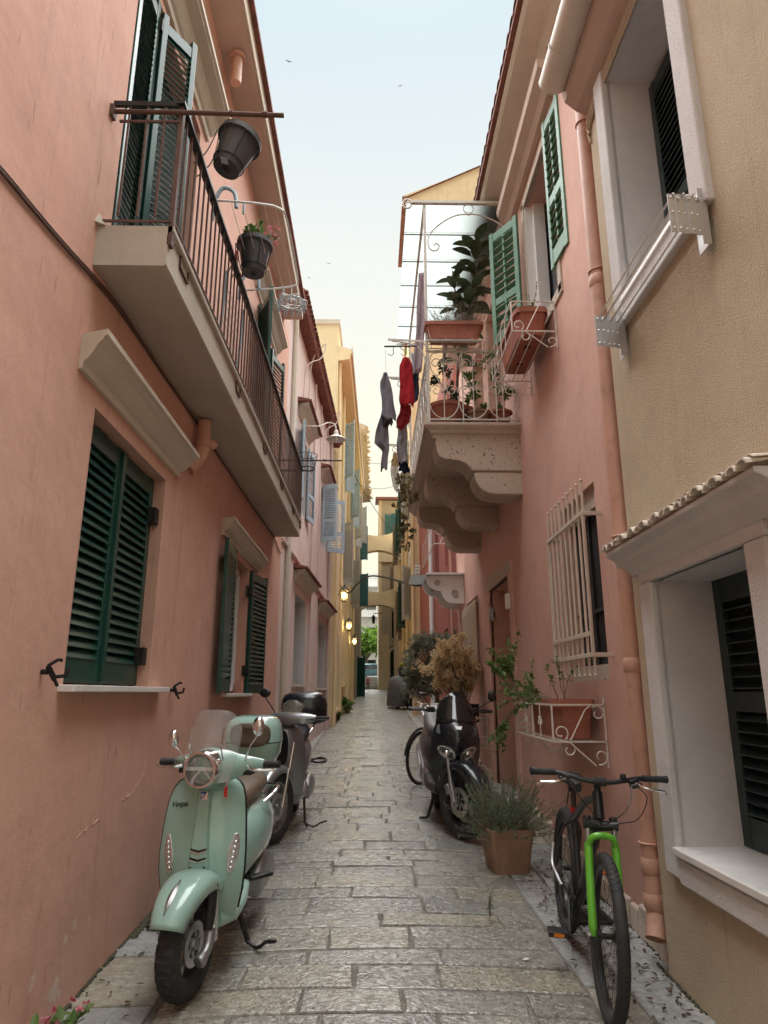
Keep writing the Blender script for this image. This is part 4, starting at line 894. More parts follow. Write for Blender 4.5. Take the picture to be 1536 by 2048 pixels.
for h in hE: backing(E_, FE, h, M['dark'], 'window_opening')
q = MB(); q.prism([V((1.45, 22.99, 20.4)), V((6.0, 22.99, 20.4)), V((6.0, 22.99, 23.0)), V((1.2, 22.99, 20.8)), V((1.2, 22.99, 20.55))], (0, .02, 0)); q.build('gable', M['wallE'], E_)
q = MB(); q.add([(1.15, 22.9, 20.6), (1.15, 27.3, 20.6), (6, 27.3, 23.1), (6, 22.9, 23.1)], [(0, 1, 2, 3)]); q.bx(1.12, 1.3, 22.85, 27.3, 20.5, 20.65); q.build('roof', M['tile'], E_)
q = MB(); q.tube([(1.38, 22.92, .9), (1.38, 22.92, 20.5)], .06, 8); q.build('downpipe', M['wallE'], E_, sm=True)
for s in (3.6, 6.6, 9.8): q = MB(); q.tube([FE(s, .9, .08), FE(s, 20 if s < 4 else 10.6, .08)], .06, 7); q.build('downpipe', M['wallE'], E_)
rn = random.Random(12)
for i, (s, z, mm) in enumerate(((1.2, 4.2, 'greypaint'), (4.6, 8, 'green'), (1.2, 8, 'greypaint'), (7.6, 4.2, 'wood'), (10.8, 8, 'wood'), (7.6, 8, 'green'), (1.2, 11.8, 'bluepaint'), (1.2, 15.5, 'greypaint'), (4.6, 4.2, 'green'))):
    shutter(E_, FE(s, z, .04), -FE.d*.6+FE.n*.5, .5, 1.8, M[mm], pitch=.09, tilt=65, joined=True); shutter(E_, FE(s+1, z, .04), FE.d*.6+FE.n*.4, .5, 1.8, M[mm], pitch=.09, tilt=65, joined=True)
for i, (px, py, Y) in enumerate(((822, 1215, 26), (803, 1110, 33), (812, 1025, 30), (826, 1120, 25), (814, 900, 26))):
    p = at(px, py, Y=Y); ac = thing('air_conditioner', ['white air conditioner just left of the white door canopy', 'air conditioner beside the arches on the ochre wall', 'air conditioner high on the ochre wall under the hanging laundry', 'small air conditioner above the white card on the ochre wall', 'uppermost air conditioner on the ochre house'][i], 'air conditioner', p, group='air conditioners on the ochre house')
    q = MB(); q.bx(p.x-.15, p.x+.2, p.y-.4, p.y+.4, p.z-.3, p.z+.3); q.build('case', M['whitepvc'], ac, bev=.02)
    q = MB(); q.tube(arc((p.x-.02, p.y-.405, p.z), .14, 0, 2*PI, 14)[:-1], .01, 5, closed=True)
    for k in range(5): q.bx(p.x-.13, p.x+.13, p.y-.41, p.y-.402, p.z-.22+k*.1, p.z-.2+k*.1)
    q.build('fan_grille', M['greypaint'], ac)
    q = MB(); q.bx(p.x-.1, 1.46, p.y-.3, p.y-.26, p.z-.36, p.z-.31); q.bx(p.x-.1, 1.46, p.y+.26, p.y+.3, p.z-.36, p.z-.31); q.build('bracket', M['greypaint'], ac)
# slatted awning over the far archway
aw = thing('slatted_awning', 'brown slatted wooden awning jutting out near the far archway', 'awning', at(818, 1262, Y=30))
p0, p1, p2, p3 = at(800, 1255, Y=31), at(834, 1232, Y=28), at(834, 1268, Y=28), at(797, 1282, Y=31)
for i in range(8):
    t = (i+.5)/8; q = MB(); q.bar(p0.lerp(p3, t), p1.lerp(p2, t), .1, .02); q.build('slat', M['wood'], aw)
q = MB(); q.bar(p0, p3, .06); q.bar(p1, p2, .06); q.build('side_rail', M['wood'], aw)
# ---------------- end of the lane: tower house, two flying arches
TW = thing('end_house', 'weathered grey and ochre tower house closing the lane behind the arches', 'house', (1.5, 44, 1.8))
FT = Face((.42, 44), (7, 44), -1); FT.n = V((0, -1, 0))
hT = [(.75, 1.45, 7.4, 9.6, .2), (.85, 1.5, 11.6, 13.2, .2), (.85, 1.5, 5.0, 6.7, .2), (.75, 1.5, .5, 4.5, .8)]
shell(TW, FT, -1, 14.1, hT, M['wallTower'], depth=8)
for h in hT[:3]: backing(TW, FT, h, M['dark'], 'window_opening')
backing(TW, FT, hT[3], mat('archway_greenery', (.05, .1, .04), .9, var=.6, vs_=3), 'archway')
q = MB(); q.bx(.44, 1.07, 43.86, 44.01, 1, 5.2); q.build('pilaster', M['pil'], TW, bev=.02)
q = MB(); q.bx(.42, .6, 43.93, 44.01, 5.2, 14.1); q.build('corner_strip', M['pil'], TW)
q = MB()
for k in range(12):
    a0, a1 = PI*k/12, PI*(k+1)/12; c = V((1.55, 43.85, 3.9))
    q.prism([c+V((r*math.cos(a), 0, r*math.sin(a))) for r, a in ((.42, a0), (.58, a0), (.58, a1), (.42, a1))], (0, .15, 0))
q.bx(.97, 1.13, 43.85, 44, 1, 3.9); q.build('arch_surround', M['pil'], TW)
q = MB(); q.add([(.2, 43.6, 14.2), (7, 43.6, 14.2), (7, 52, 16), (.2, 52, 16)], [(0, 1, 2, 3)]); q.bx(.2, 7, 43.55, 43.75, 14.08, 14.24); q.build('roof', M['tile'], TW)
for (x, z, hh, mm) in ((1.17, 7.4, 2.2, 'wood'), (1.3, 11.6, 1.6, 'tealpaint')):
    shutter(TW, (x, 43.95, z), (.6, -.15, 0), .6, hh, M[mm], pitch=.1, tilt=65, joined=True)
shutter(TW, (1.27, 43.9, 11.6), (-.5, -.25, 0), .5, 1.5, M['tealpaint'], pitch=.1, tilt=65, joined=True)
q = MB(); q.bx(.42, 2.2, 43.9, 44.02, 9.9, 10.6); q.build('plaster_band', M['pil'], TW)
for k, (z0, z1, nm) in enumerate(((10.0, 11.55, 'upper'), (6.55, 7.95, 'lower'))):
    ar = thing('flying_arch', nm+' ochre plaster arch spanning the lane at its far end', 'arch', (.6, 42.5, z0), group='arches spanning the far end of the lane')
    q = MB(); top = []; bot = []
    for i in range(13):
        t = i/12; x = -.80+2.35*t; u = 2*t-1
        top.append(V((x, 42.2, z1-.28*(1-u*u)+.05*u))); bot.append(V((x, 42.2, z0+.34*(1-u*u))))
    q.prism(top+bot[::-1], (0, .7, 0)); q.build('span', M['pil'], ar)
# ---------------- beyond: steps, white house, tree, parked car
st = thing('street_steps', 'grey stone steps rising beyond the crest of the lane', 'steps', (.1, 46, 1.8))
for i in range(7):
    q = MB(); q.bx(-.9, .75, 46+i*.5, 52, gz(45)+i*.13-.1, gz(45)+(i+1)*.13); q.build('step', M['stoneSlab'], st)
tag(MB().bx(-30, 30, 52, 300, 2.0, 2.70).build('upper_road', mat('asphalt', (.06, .06, .062), .85, var=.2, vs_=2, bmp=.3)), kind='structure')
WH = thing('white_house', 'bright white apartment house seen through the gap at the end', 'house', (0, 78, 2.7))
FW = Face((-9, 78), (9, 78), -1); FW.n = V((0, -1, 0))
hW = [(s, s+1.1, z, z+1.6, .2) for s in (6.2, 8.35, 9.9) for z in (3.6, 7.2, 10.8)]
shell(WH, FW, 0, 15, hW, M['white_house'])
for h in hW: backing(WH, FW, h, M['pane'], 'window_pane')
for z in (6.3, 9.9, 13.3):
    q = MB(); q.bx(-4, 4, 77.2, 78, z, z+.15); q.build('balcony_slab', M['white_house'], WH)
    q = MB(); q.bar((-4, 77.25, z+1.0), (4, 77.25, z+1.0), .04)
    for i in range(40): q.bar((-4+i*.2, 77.25, z+.1), (-4+i*.2, 77.25, z+1.0), .025)
    q.build('balcony_railing', M['greypaint'], WH)
q = MB(); q.bx(.3, 1.0, 77.1, 77.2, 6.6, 8.0); q.build('red_blind', mat('red_blind', (.5, .08, .08), .8), WH)
# ---------------- foliage tools
def leaf_mesh(mb, p, d, up, L, W, fold=.15, droop=.1):
    d = V(d).normalized(); s = d.cross(V(up))
    if s.length < 1e-4: s = d.orthogonal()
    s.normalize(); n = s.cross(d)
    a = p; m1 = p+d*L*.35-n*droop*L*.2; m2 = p+d*L*.7-n*droop*L*.6; e = p+d*L-n*droop*L
    b = len(mb.v); f = n*fold*W
    mb.v += [tuple(q_) for q_ in (a, m1+s*W*.5+f, m1, m1-s*W*.5+f, m2+s*W*.38+f*.8, m2, m2-s*W*.38+f*.8, e)]
    mb.f += [(b, b+2, b+1), (b, b+3, b+2), (b+1, b+2, b+5, b+4), (b+2, b+3, b+6, b+5), (b+4, b+5, b+7), (b+5, b+6, b+7)]
def rdir(rn): 
    z = rn.uniform(-1, 1); a = rn.uniform(0, 2*PI); r = math.sqrt(1-z*z); return V((r*math.cos(a), r*math.sin(a), z))
def leafmat(name, col, alt, rough=.5):
    m, t, b = nodes(name); gi = N(t, 'ShaderNodeNewGeometry').outputs['Random Per Island']
    c = mixc(t, col, alt, gi); c = mixc(t, c, tuple(x*.75 for x in col), ramp(t, noise(t, pos(t), 9, 3), [(.4, 0), (.7, .7)]))
    t.links.new(c, b.inputs['Base Color']); b.inputs['Roughness'].default_value = rough; b.inputs['Specular IOR Level'].default_value = .35
    tr = N(t, 'ShaderNodeBsdfTranslucent'); t.links.new(c, tr.inputs[0]); mx = N(t, 'ShaderNodeMixShader'); mx.inputs[0].default_value = .4
    t.links.new(b.outputs[0], mx.inputs[1]); t.links.new(tr.outputs[0], mx.inputs[2]); t.links.new(mx.outputs[0], t.nodes['Material Output'].inputs[0]); return m
M['leafOlive'] = leafmat('olive_leaf', (.15, .18, .12), (.32, .35, .27))
M['leafGold'] = leafmat('dry_golden_leaf', (.74, .58, .34), (.88, .73, .48), .8)
M['leafRose'] = leafmat('rosemary_leaf', (.13, .19, .115), (.29, .37, .24), .7)
M['leafGreen'] = leafmat('fresh_green_leaf', (.08, .16, .035), (.19, .28, .08))
M['leafLight'] = leafmat('bright_green_leaf', (.10, .2, .02), (.25, .4, .06))  # brighter green, used for the tree at the far end
M['leafDark'] = leafmat('rubber_plant_leaf', (.035, .048, .022), (.075, .095, .045), .28)
M['bark'] = mat('bark', (.15, .12, .09), .9, var=.4, vs_=20, bmp=.5)
M['twig'] = mat('dry_twig', (.20, .15, .11), .9, var=.3, vs_=20)
def bushy(parent, trunk_base, clumps, nleaf, L, W, mleaf, mtwig, rn, trunk_r=.02, inner=.35, name='crown', branches=True):
    """crown of many small leaves round twigs; clumps = (centre, radius)"""
    tw = MB(); lv = MB()
    for (c, r) in clumps:
        c = V(c)
        if branches and trunk_base is not None: tw.tube(bez([trunk_base, trunk_base.lerp(c, .5)+V((rn.uniform(-.03, .03), rn.uniform(-.03, .03), .04)), c], 4), [trunk_r*(1-.07*i) for i in range(9)], 5)
        for k in range(max(4, nleaf//14)):
            d = rdir(rn); e = c+d*r*rn.uniform(.55, 1.05)
            tw.tube([c.lerp(e, .1), c.lerp(e, .6)+rdir(rn)*r*.06, e], [.004, .003, .0015], 3)
            for j in range(14):
                t = rn.uniform(inner, 1.05); p = c.lerp(e, t)+rdir(rn)*r*.10
                leaf_mesh(lv, p, (d*.6+rdir(rn)), rdir(rn), L*rn.uniform(.7, 1.25), W*rn.uniform(.8, 1.2))
    a = lv.build(name, mleaf, parent); a['kind'] = 'stuff'
    b = tw.build('branches', mtwig, parent)
    return a
def tree(label, base, h, r, mleaf, rn, L=.14, W=.07, n=700, cat='tree', nm='tree'):
    t = thing(nm, label, cat, base); q = MB(); top = base+V((0, 0, h-r)); q.tube(bez([base, base+V((.1, 0, h*.3)), top], 5), [.16-.008*i for i in range(11)], 8); q.build('trunk', M['bark'], t, sm=True)
    cl = [(top+V((rn.uniform(-.7, .7)*r, rn.uniform(-.7, .7)*r, rn.uniform(-.5, .7)*r)), r*rn.uniform(.4, .6)) for _ in range(16)]
    bushy(t, top-V((0, 0, r*.6)), cl, n//8, L, W, mleaf, M['bark'], rn, .05); return t
tree('bright green tree behind the steps at the end', V((-.6, 66, 2.7)), 5.0, 2.0, M['leafLight'], random.Random(4), .3, .18, 1400)
# parked car
def far_car():
    t = thing('parked_car', 'small dark blue car parked at the top of the steps', 'car', (.0, 62, 2.7))
    x0, y0, z0 = -.15, 62, 2.72; q = MB()
    side = [(-1.9, .35), (-1.92, .62), (-1.75, .82), (-1.1, .92), (-.55, 1.38), (.55, 1.42), (1.25, 1.0), (1.85, .9), (1.95, .6), (1.9, .35)]
    rings = []
    for (yy, k) in ((-.8, .86), (-.74, .96), (-.5, 1.0), (.5, 1.0), (.74, .96), (.8, .86)):
        rings.append([V((x0+a*(.97 if k < 1 else 1), y0+yy, z0+.35+(b-.35)*k)) for a, b in side])
    q.loft(rings); q.build('body', mat('dark_blue_car_paint', (.03, .09, .12), .25, .2, coat=.6), t, sm=True)
    q = MB(); q.prism([V((x0+a, y0-.805, z0+b)) for a, b in ((-.98, .92), (-.52, 1.26), (-.05, 1.28), (-.05, .92))], (0, .02, 0)); q.prism([V((x0+a, y0-.805, z0+b)) for a, b in ((.02, .92), (.02, 1.28), (.5, 1.28), (1.1, .95))], (0, .02, 0)); q.build('side_window', M['pane'], t)
    for sx in (-1.2, 1.2):
        q = MB(); q.lathe([(.1, -.1), (.3, -.1), (.32, -.05), (.32, .08), (.1, .08)], (x0+sx, y0-.76, z0+.31), 'Y', 18); wv = q.build('wheel', M['iron'], t, sm=True)
        q = MB(); q.lathe([(0, -.11), (.18, -.115), (.2, -.1)], (x0+sx, y0-.76, z0+.31), 'Y', 14); q.build('rim', M['alu'], wv)
far_car()
# somebody in a pink top on the steps
def far_person(base, label, top, legs, h=1.05):
    me = bpy.data.meshes.new('person'); s = h/1.7
    J = {'pel': (0, 0, .93), 'sp': (0, 0, 1.18), 'ch': (0, 0, 1.38), 'nk': (0, 0, 1.5), 'hd': (0, -.02, 1.62), 'ht': (0, -.02, 1.70)}
    vsx = [V(J['pel']), V(J['sp']), V(J['ch']), V(J['nk']), V(J['hd']), V(J['ht'])]; rr = [.15, .13, .15, .06, .09, .06]; ed = [(0, 1), (1, 2), (2, 3), (3, 4), (4, 5)]
    for sg in (-1, 1):
        b = len(vsx); vsx += [V((sg*.09, 0, .85)), V((sg*.10, -.02, .48)), V((sg*.10, .02, .08)), V((sg*.10, -.12, .04))]; rr += [.085, .06, .045, .035]; ed += [(0, b), (b, b+1), (b+1, b+2), (b+2, b+3)]
        b = len(vsx); vsx += [V((sg*.19, 0, 1.40)), V((sg*.25, .02, 1.12)), V((sg*.24, -.1, .88)), V((sg*.24, -.12, .80))]; rr += [.055, .045, .035, .03]; ed += [(2, b), (b, b+1), (b+1, b+2), (b+2, b+3)]
    me.from_pydata([tuple(p*s) for p in vsx], ed, []); o = bpy.data.objects.new('person', me); COL.objects.link(o)
    md = o.modifiers.new('skin', 'SKIN'); o.modifiers.new('sub', 'SUBSURF').levels = 1
    for v_, r in zip(me.skin_vertices[0].data, rr): v_.radius = (r*s, r*s)
    me.skin_vertices[0].data[0].use_root = True
    o.location = base; tag(o, label, 'person')
    m, t, b = nodes('clothed_person'); sx = N(t, 'ShaderNodeSeparateXYZ'); tc = N(t, 'ShaderNodeTexCoord'); t.links.new(tc.outputs['Object'], sx.inputs[0])
    mm = N(t, 'ShaderNodeMath', operation='DIVIDE'); t.links.new(sx.outputs[2], mm.inputs[0]); mm.inputs[1].default_value = 1.75*s
    r = ramp(t, mm.outputs[0], [(0, (.03, .03, .03)), (.05, legs), (.54, top), (.86, (.45, .28, .2)), (.94, (.03, .02, .015))]); t.nodes[-1].color_ramp.interpolation = 'CONSTANT'
    t.links.new(r, b.inputs['Base Color']); me.materials.append(m)
far_person((-.25, 45.6, gz(44.5)), 'person in a pink top and dark trousers at the far steps', (.55, .2, .2), (.04, .04, .05), .85)
cd_ = thing('paper_card', 'white card with dark marks hung high beside the far ochre wall', 'card', at(834, 1142, Y=22.6)); p = at(834, 1142, Y=22.6)
q = MB(); q.box(p, (.20, .01, .42), Matrix.Rotation(.12, 3, 'Y')); q.build('sheet', M['whitepvc'], cd_)
for k in range(3):
    for j in range(4): q = MB(); q.box(p+V((-.07+.046*j, -.008, .12-.11*k)), (.022, .004, .04)); q.build('mark', M['iron'], cd_)
# overhead wires and the black swag cable
def wire(pts, r, label, m='iron', grp=None, name='overhead_wire'):
    q = MB(); q.tube(bez(pts, 8), r, 5); o = q.build(name, M[m]); tag(o, label, 'wire', grp); return o
wire([FC(1.2, 4.62, .1), at(697, 1186, Y=18.9), at(715, 1168, Y=18), at(738, 1153, Y=17), at(765, 1154, Y=16), at(800, 1163, Y=14.5), at(832, 1171, Y=13.2), V((1.1, 13.16, 3.66))], .022, 'thick black cable swagged across the lane to the white canopy', name='swag_cable')
G = 'thin wires strung across the far lane'
for i, (a, b, lab) in enumerate((((700, 935, 24), (800, 1080, 34), 'thin wire slanting down below the hanging laundry'), ((735, 925, 30), (812, 905, 26), 'uppermost thin wire between the eaves'), ((700, 965, 26), (805, 968, 30), 'thin wire with pegs below the grey laundry'), ((735, 1283, 42), (760, 1283, 43), 'thin wire low in the gap before the white house'))):
    p, q_ = at(a[0], a[1], Y=a[2]), at(b[0], b[1], Y=b[2]); wire([p, p.lerp(q_, .5)-V((0, 0, .25)), q_], .012, lab, grp=G)
# hanging lantern in the gap
hl = thing('hanging_lantern', 'unlit black hanging lantern in front of the white house', 'lantern', at(747, 1240, Y=43)); p = at(747, 1240, Y=43)
q = MB(); q.lathe([(.02, .34), (.13, .17), (.14, .14), (.11, .14), (.08, -.2), (.03, -.24), (0, -.24)], p, n=6); q.build('body', M['iron'], hl); q = MB(); q.bar(p+V((0, 0, .4)), p+V((.55, .3, .45)), .04); q.build('arm', M['iron'], hl)
# gulls
for i, (px, py, Y, a) in enumerate(((577, 123, 85, .4), (800, 172, 120, -.3), (657, 527, 140, .2), (618, 556, 160, .8), (553, 615, 150, .1))):
    p = at(px, py, Y=Y); q = MB(); R3 = Matrix.Rotation(a, 3, 'Z')
    def g(x, y, z): return p+R3 @ V((x, y, z))
    q.loft([[g(.03*math.cos(t), y_, .03*s_*math.sin(t)) for t in [2*PI*k/6 for k in range(6)]] for y_, s_ in ((-.25, .4), (-.1, 1.3), (.1, 1.2), (.28, .3))])
    for sg in (-1, 1): q.add([g(0, -.08, 0), g(sg*.25, -.12, .12), g(sg*.6, .05, .03), g(sg*.25, .05, .12), g(0, .1, 0), g(0, -.08, -.02), g(sg*.25, -.12, .105), g(sg*.6, .05, .02), g(sg*.25, .05, .105), g(0, .1, -.02)], [(0, 1, 3, 4), (1, 2, 3), (9, 8, 6, 5), (8, 7, 6), (0, 5, 6, 1), (1, 6, 7, 2), (2, 7, 8, 3), (3, 8, 9, 4)])
    o = q.build('gull', M['greypaint']); tag(o, ['gull highest in the sky above the left eave', 'gull near the right eave high in the sky', 'gull in mid sky above the narrow gap', 'lower small gull left of the mid-sky one', 'lowest gull close to the left roof edge'][i], 'bird', 'gulls in the sky')
# ------------------------------------------------------------------ vehicles (local axes: front wheel on the ground at 0,0,0, tail towards +Y)
def _xf(s, m, i0=0):
    s.v = s.v[:i0]+[tuple(m @ V(p)) for p in s.v[i0:]]; return s
MB.xf = _xf
def se(n, p):      # superellipse unit ring
    out = []
    for k in range(n):
        a = 2*PI*k/n; c, s = math.cos(a), math.sin(a)
        out.append((math.copysign(abs(c)**(2/p), c), math.copysign(abs(s)**(2/p), s)))
    return out
def ringXZ(cx, cy, cz, rx, rz, n=24, p=2.4, dy=0): return [V((cx+u*rx, cy+dy*v, cz+v*rz)) for u, v in se(n, p)]
def ringYZ(cx, cy, cz, ry, rz, n=20, p=2.2): return [V((cx, cy+u*ry, cz+v*rz)) for u, v in se(n, p)]
def tyre(R, r, wdt, nseg, groove, p=2.6, ns=18):
    """tyre as a ring of cross-sections; groove(angle, side) -> depth of the tread cut"""
    mb = MB(); prof = se(ns, p)
    for i in range(nseg):
        a = 2*PI*i/nseg
        for (u, v) in prof:
            rr = R-r+v*r; 
            if v > -.1: rr -= groove(a, u)*max(0, min(1, (v+.1)*2.5))
            mb.v.append((u*wdt/2, rr*math.cos(a), rr*math.sin(a)))
    for i in range(nseg):
        j = (i+1) % nseg
        for k in range(ns):
            k2 = (k+1) % ns; mb.f.append((i*ns+k, i*ns+k2, j*ns+k2, j*ns+k))
    return mb
def chev(Nn, k, d, duty=.3):
    def g(a, u):
        t = (a*Nn/(2*PI)+abs(u)*k) % 1.0; return d if t < duty and abs(u) > .08 else 0
    return g
def knob(Nn, d):
    def g(a, u):
        t = a*Nn/(2*PI); row = int((u+1)*2.5); f = (t+.5*(row % 2)) % 1.0; gg = abs(((u+1)*2.5) % 1.0-.5)
        return d if f < .38 or gg > .38 else 0
    return g
M['rubber'] = mat('tyre_rubber', (.024, .024, .025), .7, var=.3, vs_=12, dirt=.35, dcol=(.06, .055, .05))
M['blackplastic'] = mat('black_plastic', (.014, .014, .015), .45, var=.2, vs_=12, dirt=.12, dcol=(.06, .06, .06))
M['chrome'] = mat('chrome', (.80, .80, .80), .12, 1.0, var=.03, rv=.05)
M['castalu'] = mat('cast_aluminium', (.36, .36, .36), .42, .85, var=.1, vs_=20)
M['mint'] = mat('mint_green_lacquer', (.335, .53, .465), .25, 0, var=.02, vs_=1.2, coat=.9)
M['brownseat'] = mat('brown_leatherette', (.13, .092, .068), .5, var=.1, vs_=8, bmp=.1, bs_=200)
M['silver'] = mat('silver_lacquer', (.30, .31, .325), .3, .6, var=.04, vs_=3, coat=.5)
M['navyblack'] = mat('black_lacquer', (.008, .011, .017), .28, 0, var=.15, vs_=4, coat=.5, dirt=.12, dcol=(.05, .05, .05), rv=.06)
M['lens'] = glass('clear_lens', (.9, .92, .92), .15, .03)
M['reflector'] = mat('lamp_reflector', (.75, .76, .77), .25, .75, var=.1, vs_=30)
M['screen'] = glass('clear_screen', (.72, .75, .74), .13, .03)
M['screenTan'] = glass('tan_screen', (.40, .38, .30), .22, .05)
M['smoke'] = glass('smoked_screen', (.01, .012, .014), .92, .08)
M['orange'] = mat('orange_reflector', (.85, .25, .03), .3)
M['red'] = mat('red_plastic', (.45, .02, .02), .35)
M['bikegreen'] = mat('bright_green_paint', (.14, .50, .035), .35, var=.06, coat=.4)
M['bikeblack'] = mat('satin_black_paint', (.014, .015, .016), .38, var=.2, vs_=9, coat=.2)
M['cloth_grey'] = mat('grey_tarpaulin', (.12, .125, .13), .7, var=.25, vs_=6, bmp=.3, bs_=30)
def steer(ang, px=0, py=.10):
    return Matrix.Translation((px, py, 0)) @ Matrix.Rotation(rad(ang), 4, 'Z') @ Matrix.Translation((-px, -py, 0))
def vehicle(name, label, cat, loc, yaw, lean=0, group=None):
    t = thing(name, label, cat, loc, group=group); t.rotation_euler = (math.atan(.04), rad(lean), rad(yaw)); return t
def L(mb, name, m, parent, sm=40, bev=0, sub=0): return mb.build(name, m, parent, sm=sm, bev=bev, local=True, sub=sub)
def wheel(root, c, R, r, wdt, rim_r, S, groove, nseg=160, disc=.11, spokes=5, rimmat='castalu', rimw=.06, side=1):
    T3 = S @ Matrix.Translation(c)
    w_ = L(tyre(R, r, wdt, nseg, groove).xf(T3), 'wheel', M['rubber'], root, 35); w_['label'] = 'black rubber tyre'
    q = MB(); q.lathe([(rim_r-.022, -rimw/2+.012), (rim_r-.004, -rimw/2), (rim_r+.012, -rimw/2), (rim_r+.010, -rimw/2+.01), (rim_r-.012, -.01), (rim_r-.012, .01), (rim_r+.010, rimw/2-.01), (rim_r+.012, rimw/2), (rim_r-.004, rimw/2), (rim_r-.022, rimw/2-.012), (rim_r-.022, -rimw/2+.012)], (0, 0, 0), 'X', 40); q.xf(T3); L(q, 'rim', M[rimmat], w_)
    for k in range(spokes):
        a = 2*PI*k/spokes+.3
        for da in (-.16, .16):
            q = MB(); q.bar((.0, .028*math.cos(a), .028*math.sin(a)), (0, (rim_r-.01)*math.cos(a+da), (rim_r-.01)*math.sin(a+da)), .024, .022); q.xf(T3); L(q, 'spoke', M[rimmat], w_, bev=.004)
    q = MB(); q.lathe([(0, -.05), (.028, -.05), (.034, -.03), (.034, .03), (.028, .05), (0, .05)], (0, 0, 0), 'X', 18); q.xf(T3); L(q, 'hub', M[rimmat], w_)
    if disc:
        x = side*(rimw/2+.004); q = MB(); q.lathe([(disc*.62, x-.002), (disc, x-.002), (disc, x+.002), (disc*.62, x+.002), (disc*.62, x-.002)], (0, 0, 0), 'X', 36)
        for k in range(6): a = PI/3*k; q.bar((x, .03*math.cos(a), .03*math.sin(a)), (x, disc*.66*math.cos(a+.5), disc*.66*math.sin(a+.5)), .004, .014)
        q.xf(T3); L(q, 'brake_disc', M['alu'], w_)
    return w_
def shield(levels, th=.03, nx=13, curve=.07, pw=2.2):
    """front apron: levels = (z, half width, y at centre[, sweep back at the edge])"""
    rings = []
    for lv in levels:
        z, w_, y = lv[:3]; cv = lv[3] if len(lv) > 3 else curve
        fr = []; bk = []
        for i in range(nx):
            u = -1+2*i/(nx-1); u2 = math.sin(u*PI/2); fr.append(V((u2*w_, y+cv*abs(u2)**pw, z)))
        for i in range(nx):
            u = 1-2*i/(nx-1); u2 = math.sin(u*PI/2); bk.append(V((u2*(w_-.006), y+th+cv*abs(u2)**pw*.95, z)))
        rings.append(fr+bk)
    return MB().loft(rings)
def fender(R0, hgt, wfun, a0, a1, c, n=18, m=15, skirt=.05, pw=.7):
    """mudguard shell round a wheel centre; angles from straight ahead (-Y), upwards"""
    mb = MB(); 
    for i in range(n):
        t = i/(n-1); a = rad(a0+(a1-a0)*t); w_ = wfun(t)
        for j in range(m):
            ph = -PI/2*1.0+PI*j/(m-1); cs = max(0, math.cos(ph)); rr = R0-skirt+(hgt+skirt)*(cs**pw)
            mb.v.append((c[0]+w_*math.sin(ph), c[1]-rr*math.cos(a), c[2]+rr*math.sin(a)))
    for i in range(n-1):
        for j in range(m-1): mb.f.append((i*m+j, i*m+j+1, (i+1)*m+j+1, (i+1)*m+j))
    return mb
def solid(o, t=.006):
    s = o.modifiers.new('solid', 'SOLIDIFY'); s.thickness = t; s.offset = -1; return o
def mirror(root, base, tip, r, S, mm='chrome', tilt=0, shape=(1, 1)):
    q = MB(); mid = V(base).lerp(V(tip), .5)+V((0, -.01, .01)); q.tube(bez([base, mid, tip], 6), .006, 8); q.xf(S); st_ = L(q, 'mirror', M[mm], root)
    q = MB(); c = V(tip)+V((0, 0, r*.8)); rings = []
    for (d, k) in ((-.028, .45), (-.022, .8), (-.01, .98), (.0, 1.0), (.004, .97)): rings.append([c+V((r*k*math.cos(a)*shape[0], d, r*k*math.sin(a)*shape[1])) for a in [2*PI*i/20 for i in range(20)]])
    q.loft(rings); q.xf(S); L(q, 'mirror_head', M[mm], st_)
def text_mesh(name, s, size, m, parent, Mx):
    cu = bpy.data.curves.new(name, 'FONT'); cu.body = s; cu.size = size; cu.extrude = .0008; cu.shear = .35; cu.offset = .0006
    to = bpy.data.objects.new(name, cu); me = bpy.data.meshes.new_from_object(to); bpy.data.objects.remove(to)
    me.transform(Mx); me.materials.append(m); o = bpy.data.objects.new(name, me); COL.objects.link(o); o.parent = parent; return o

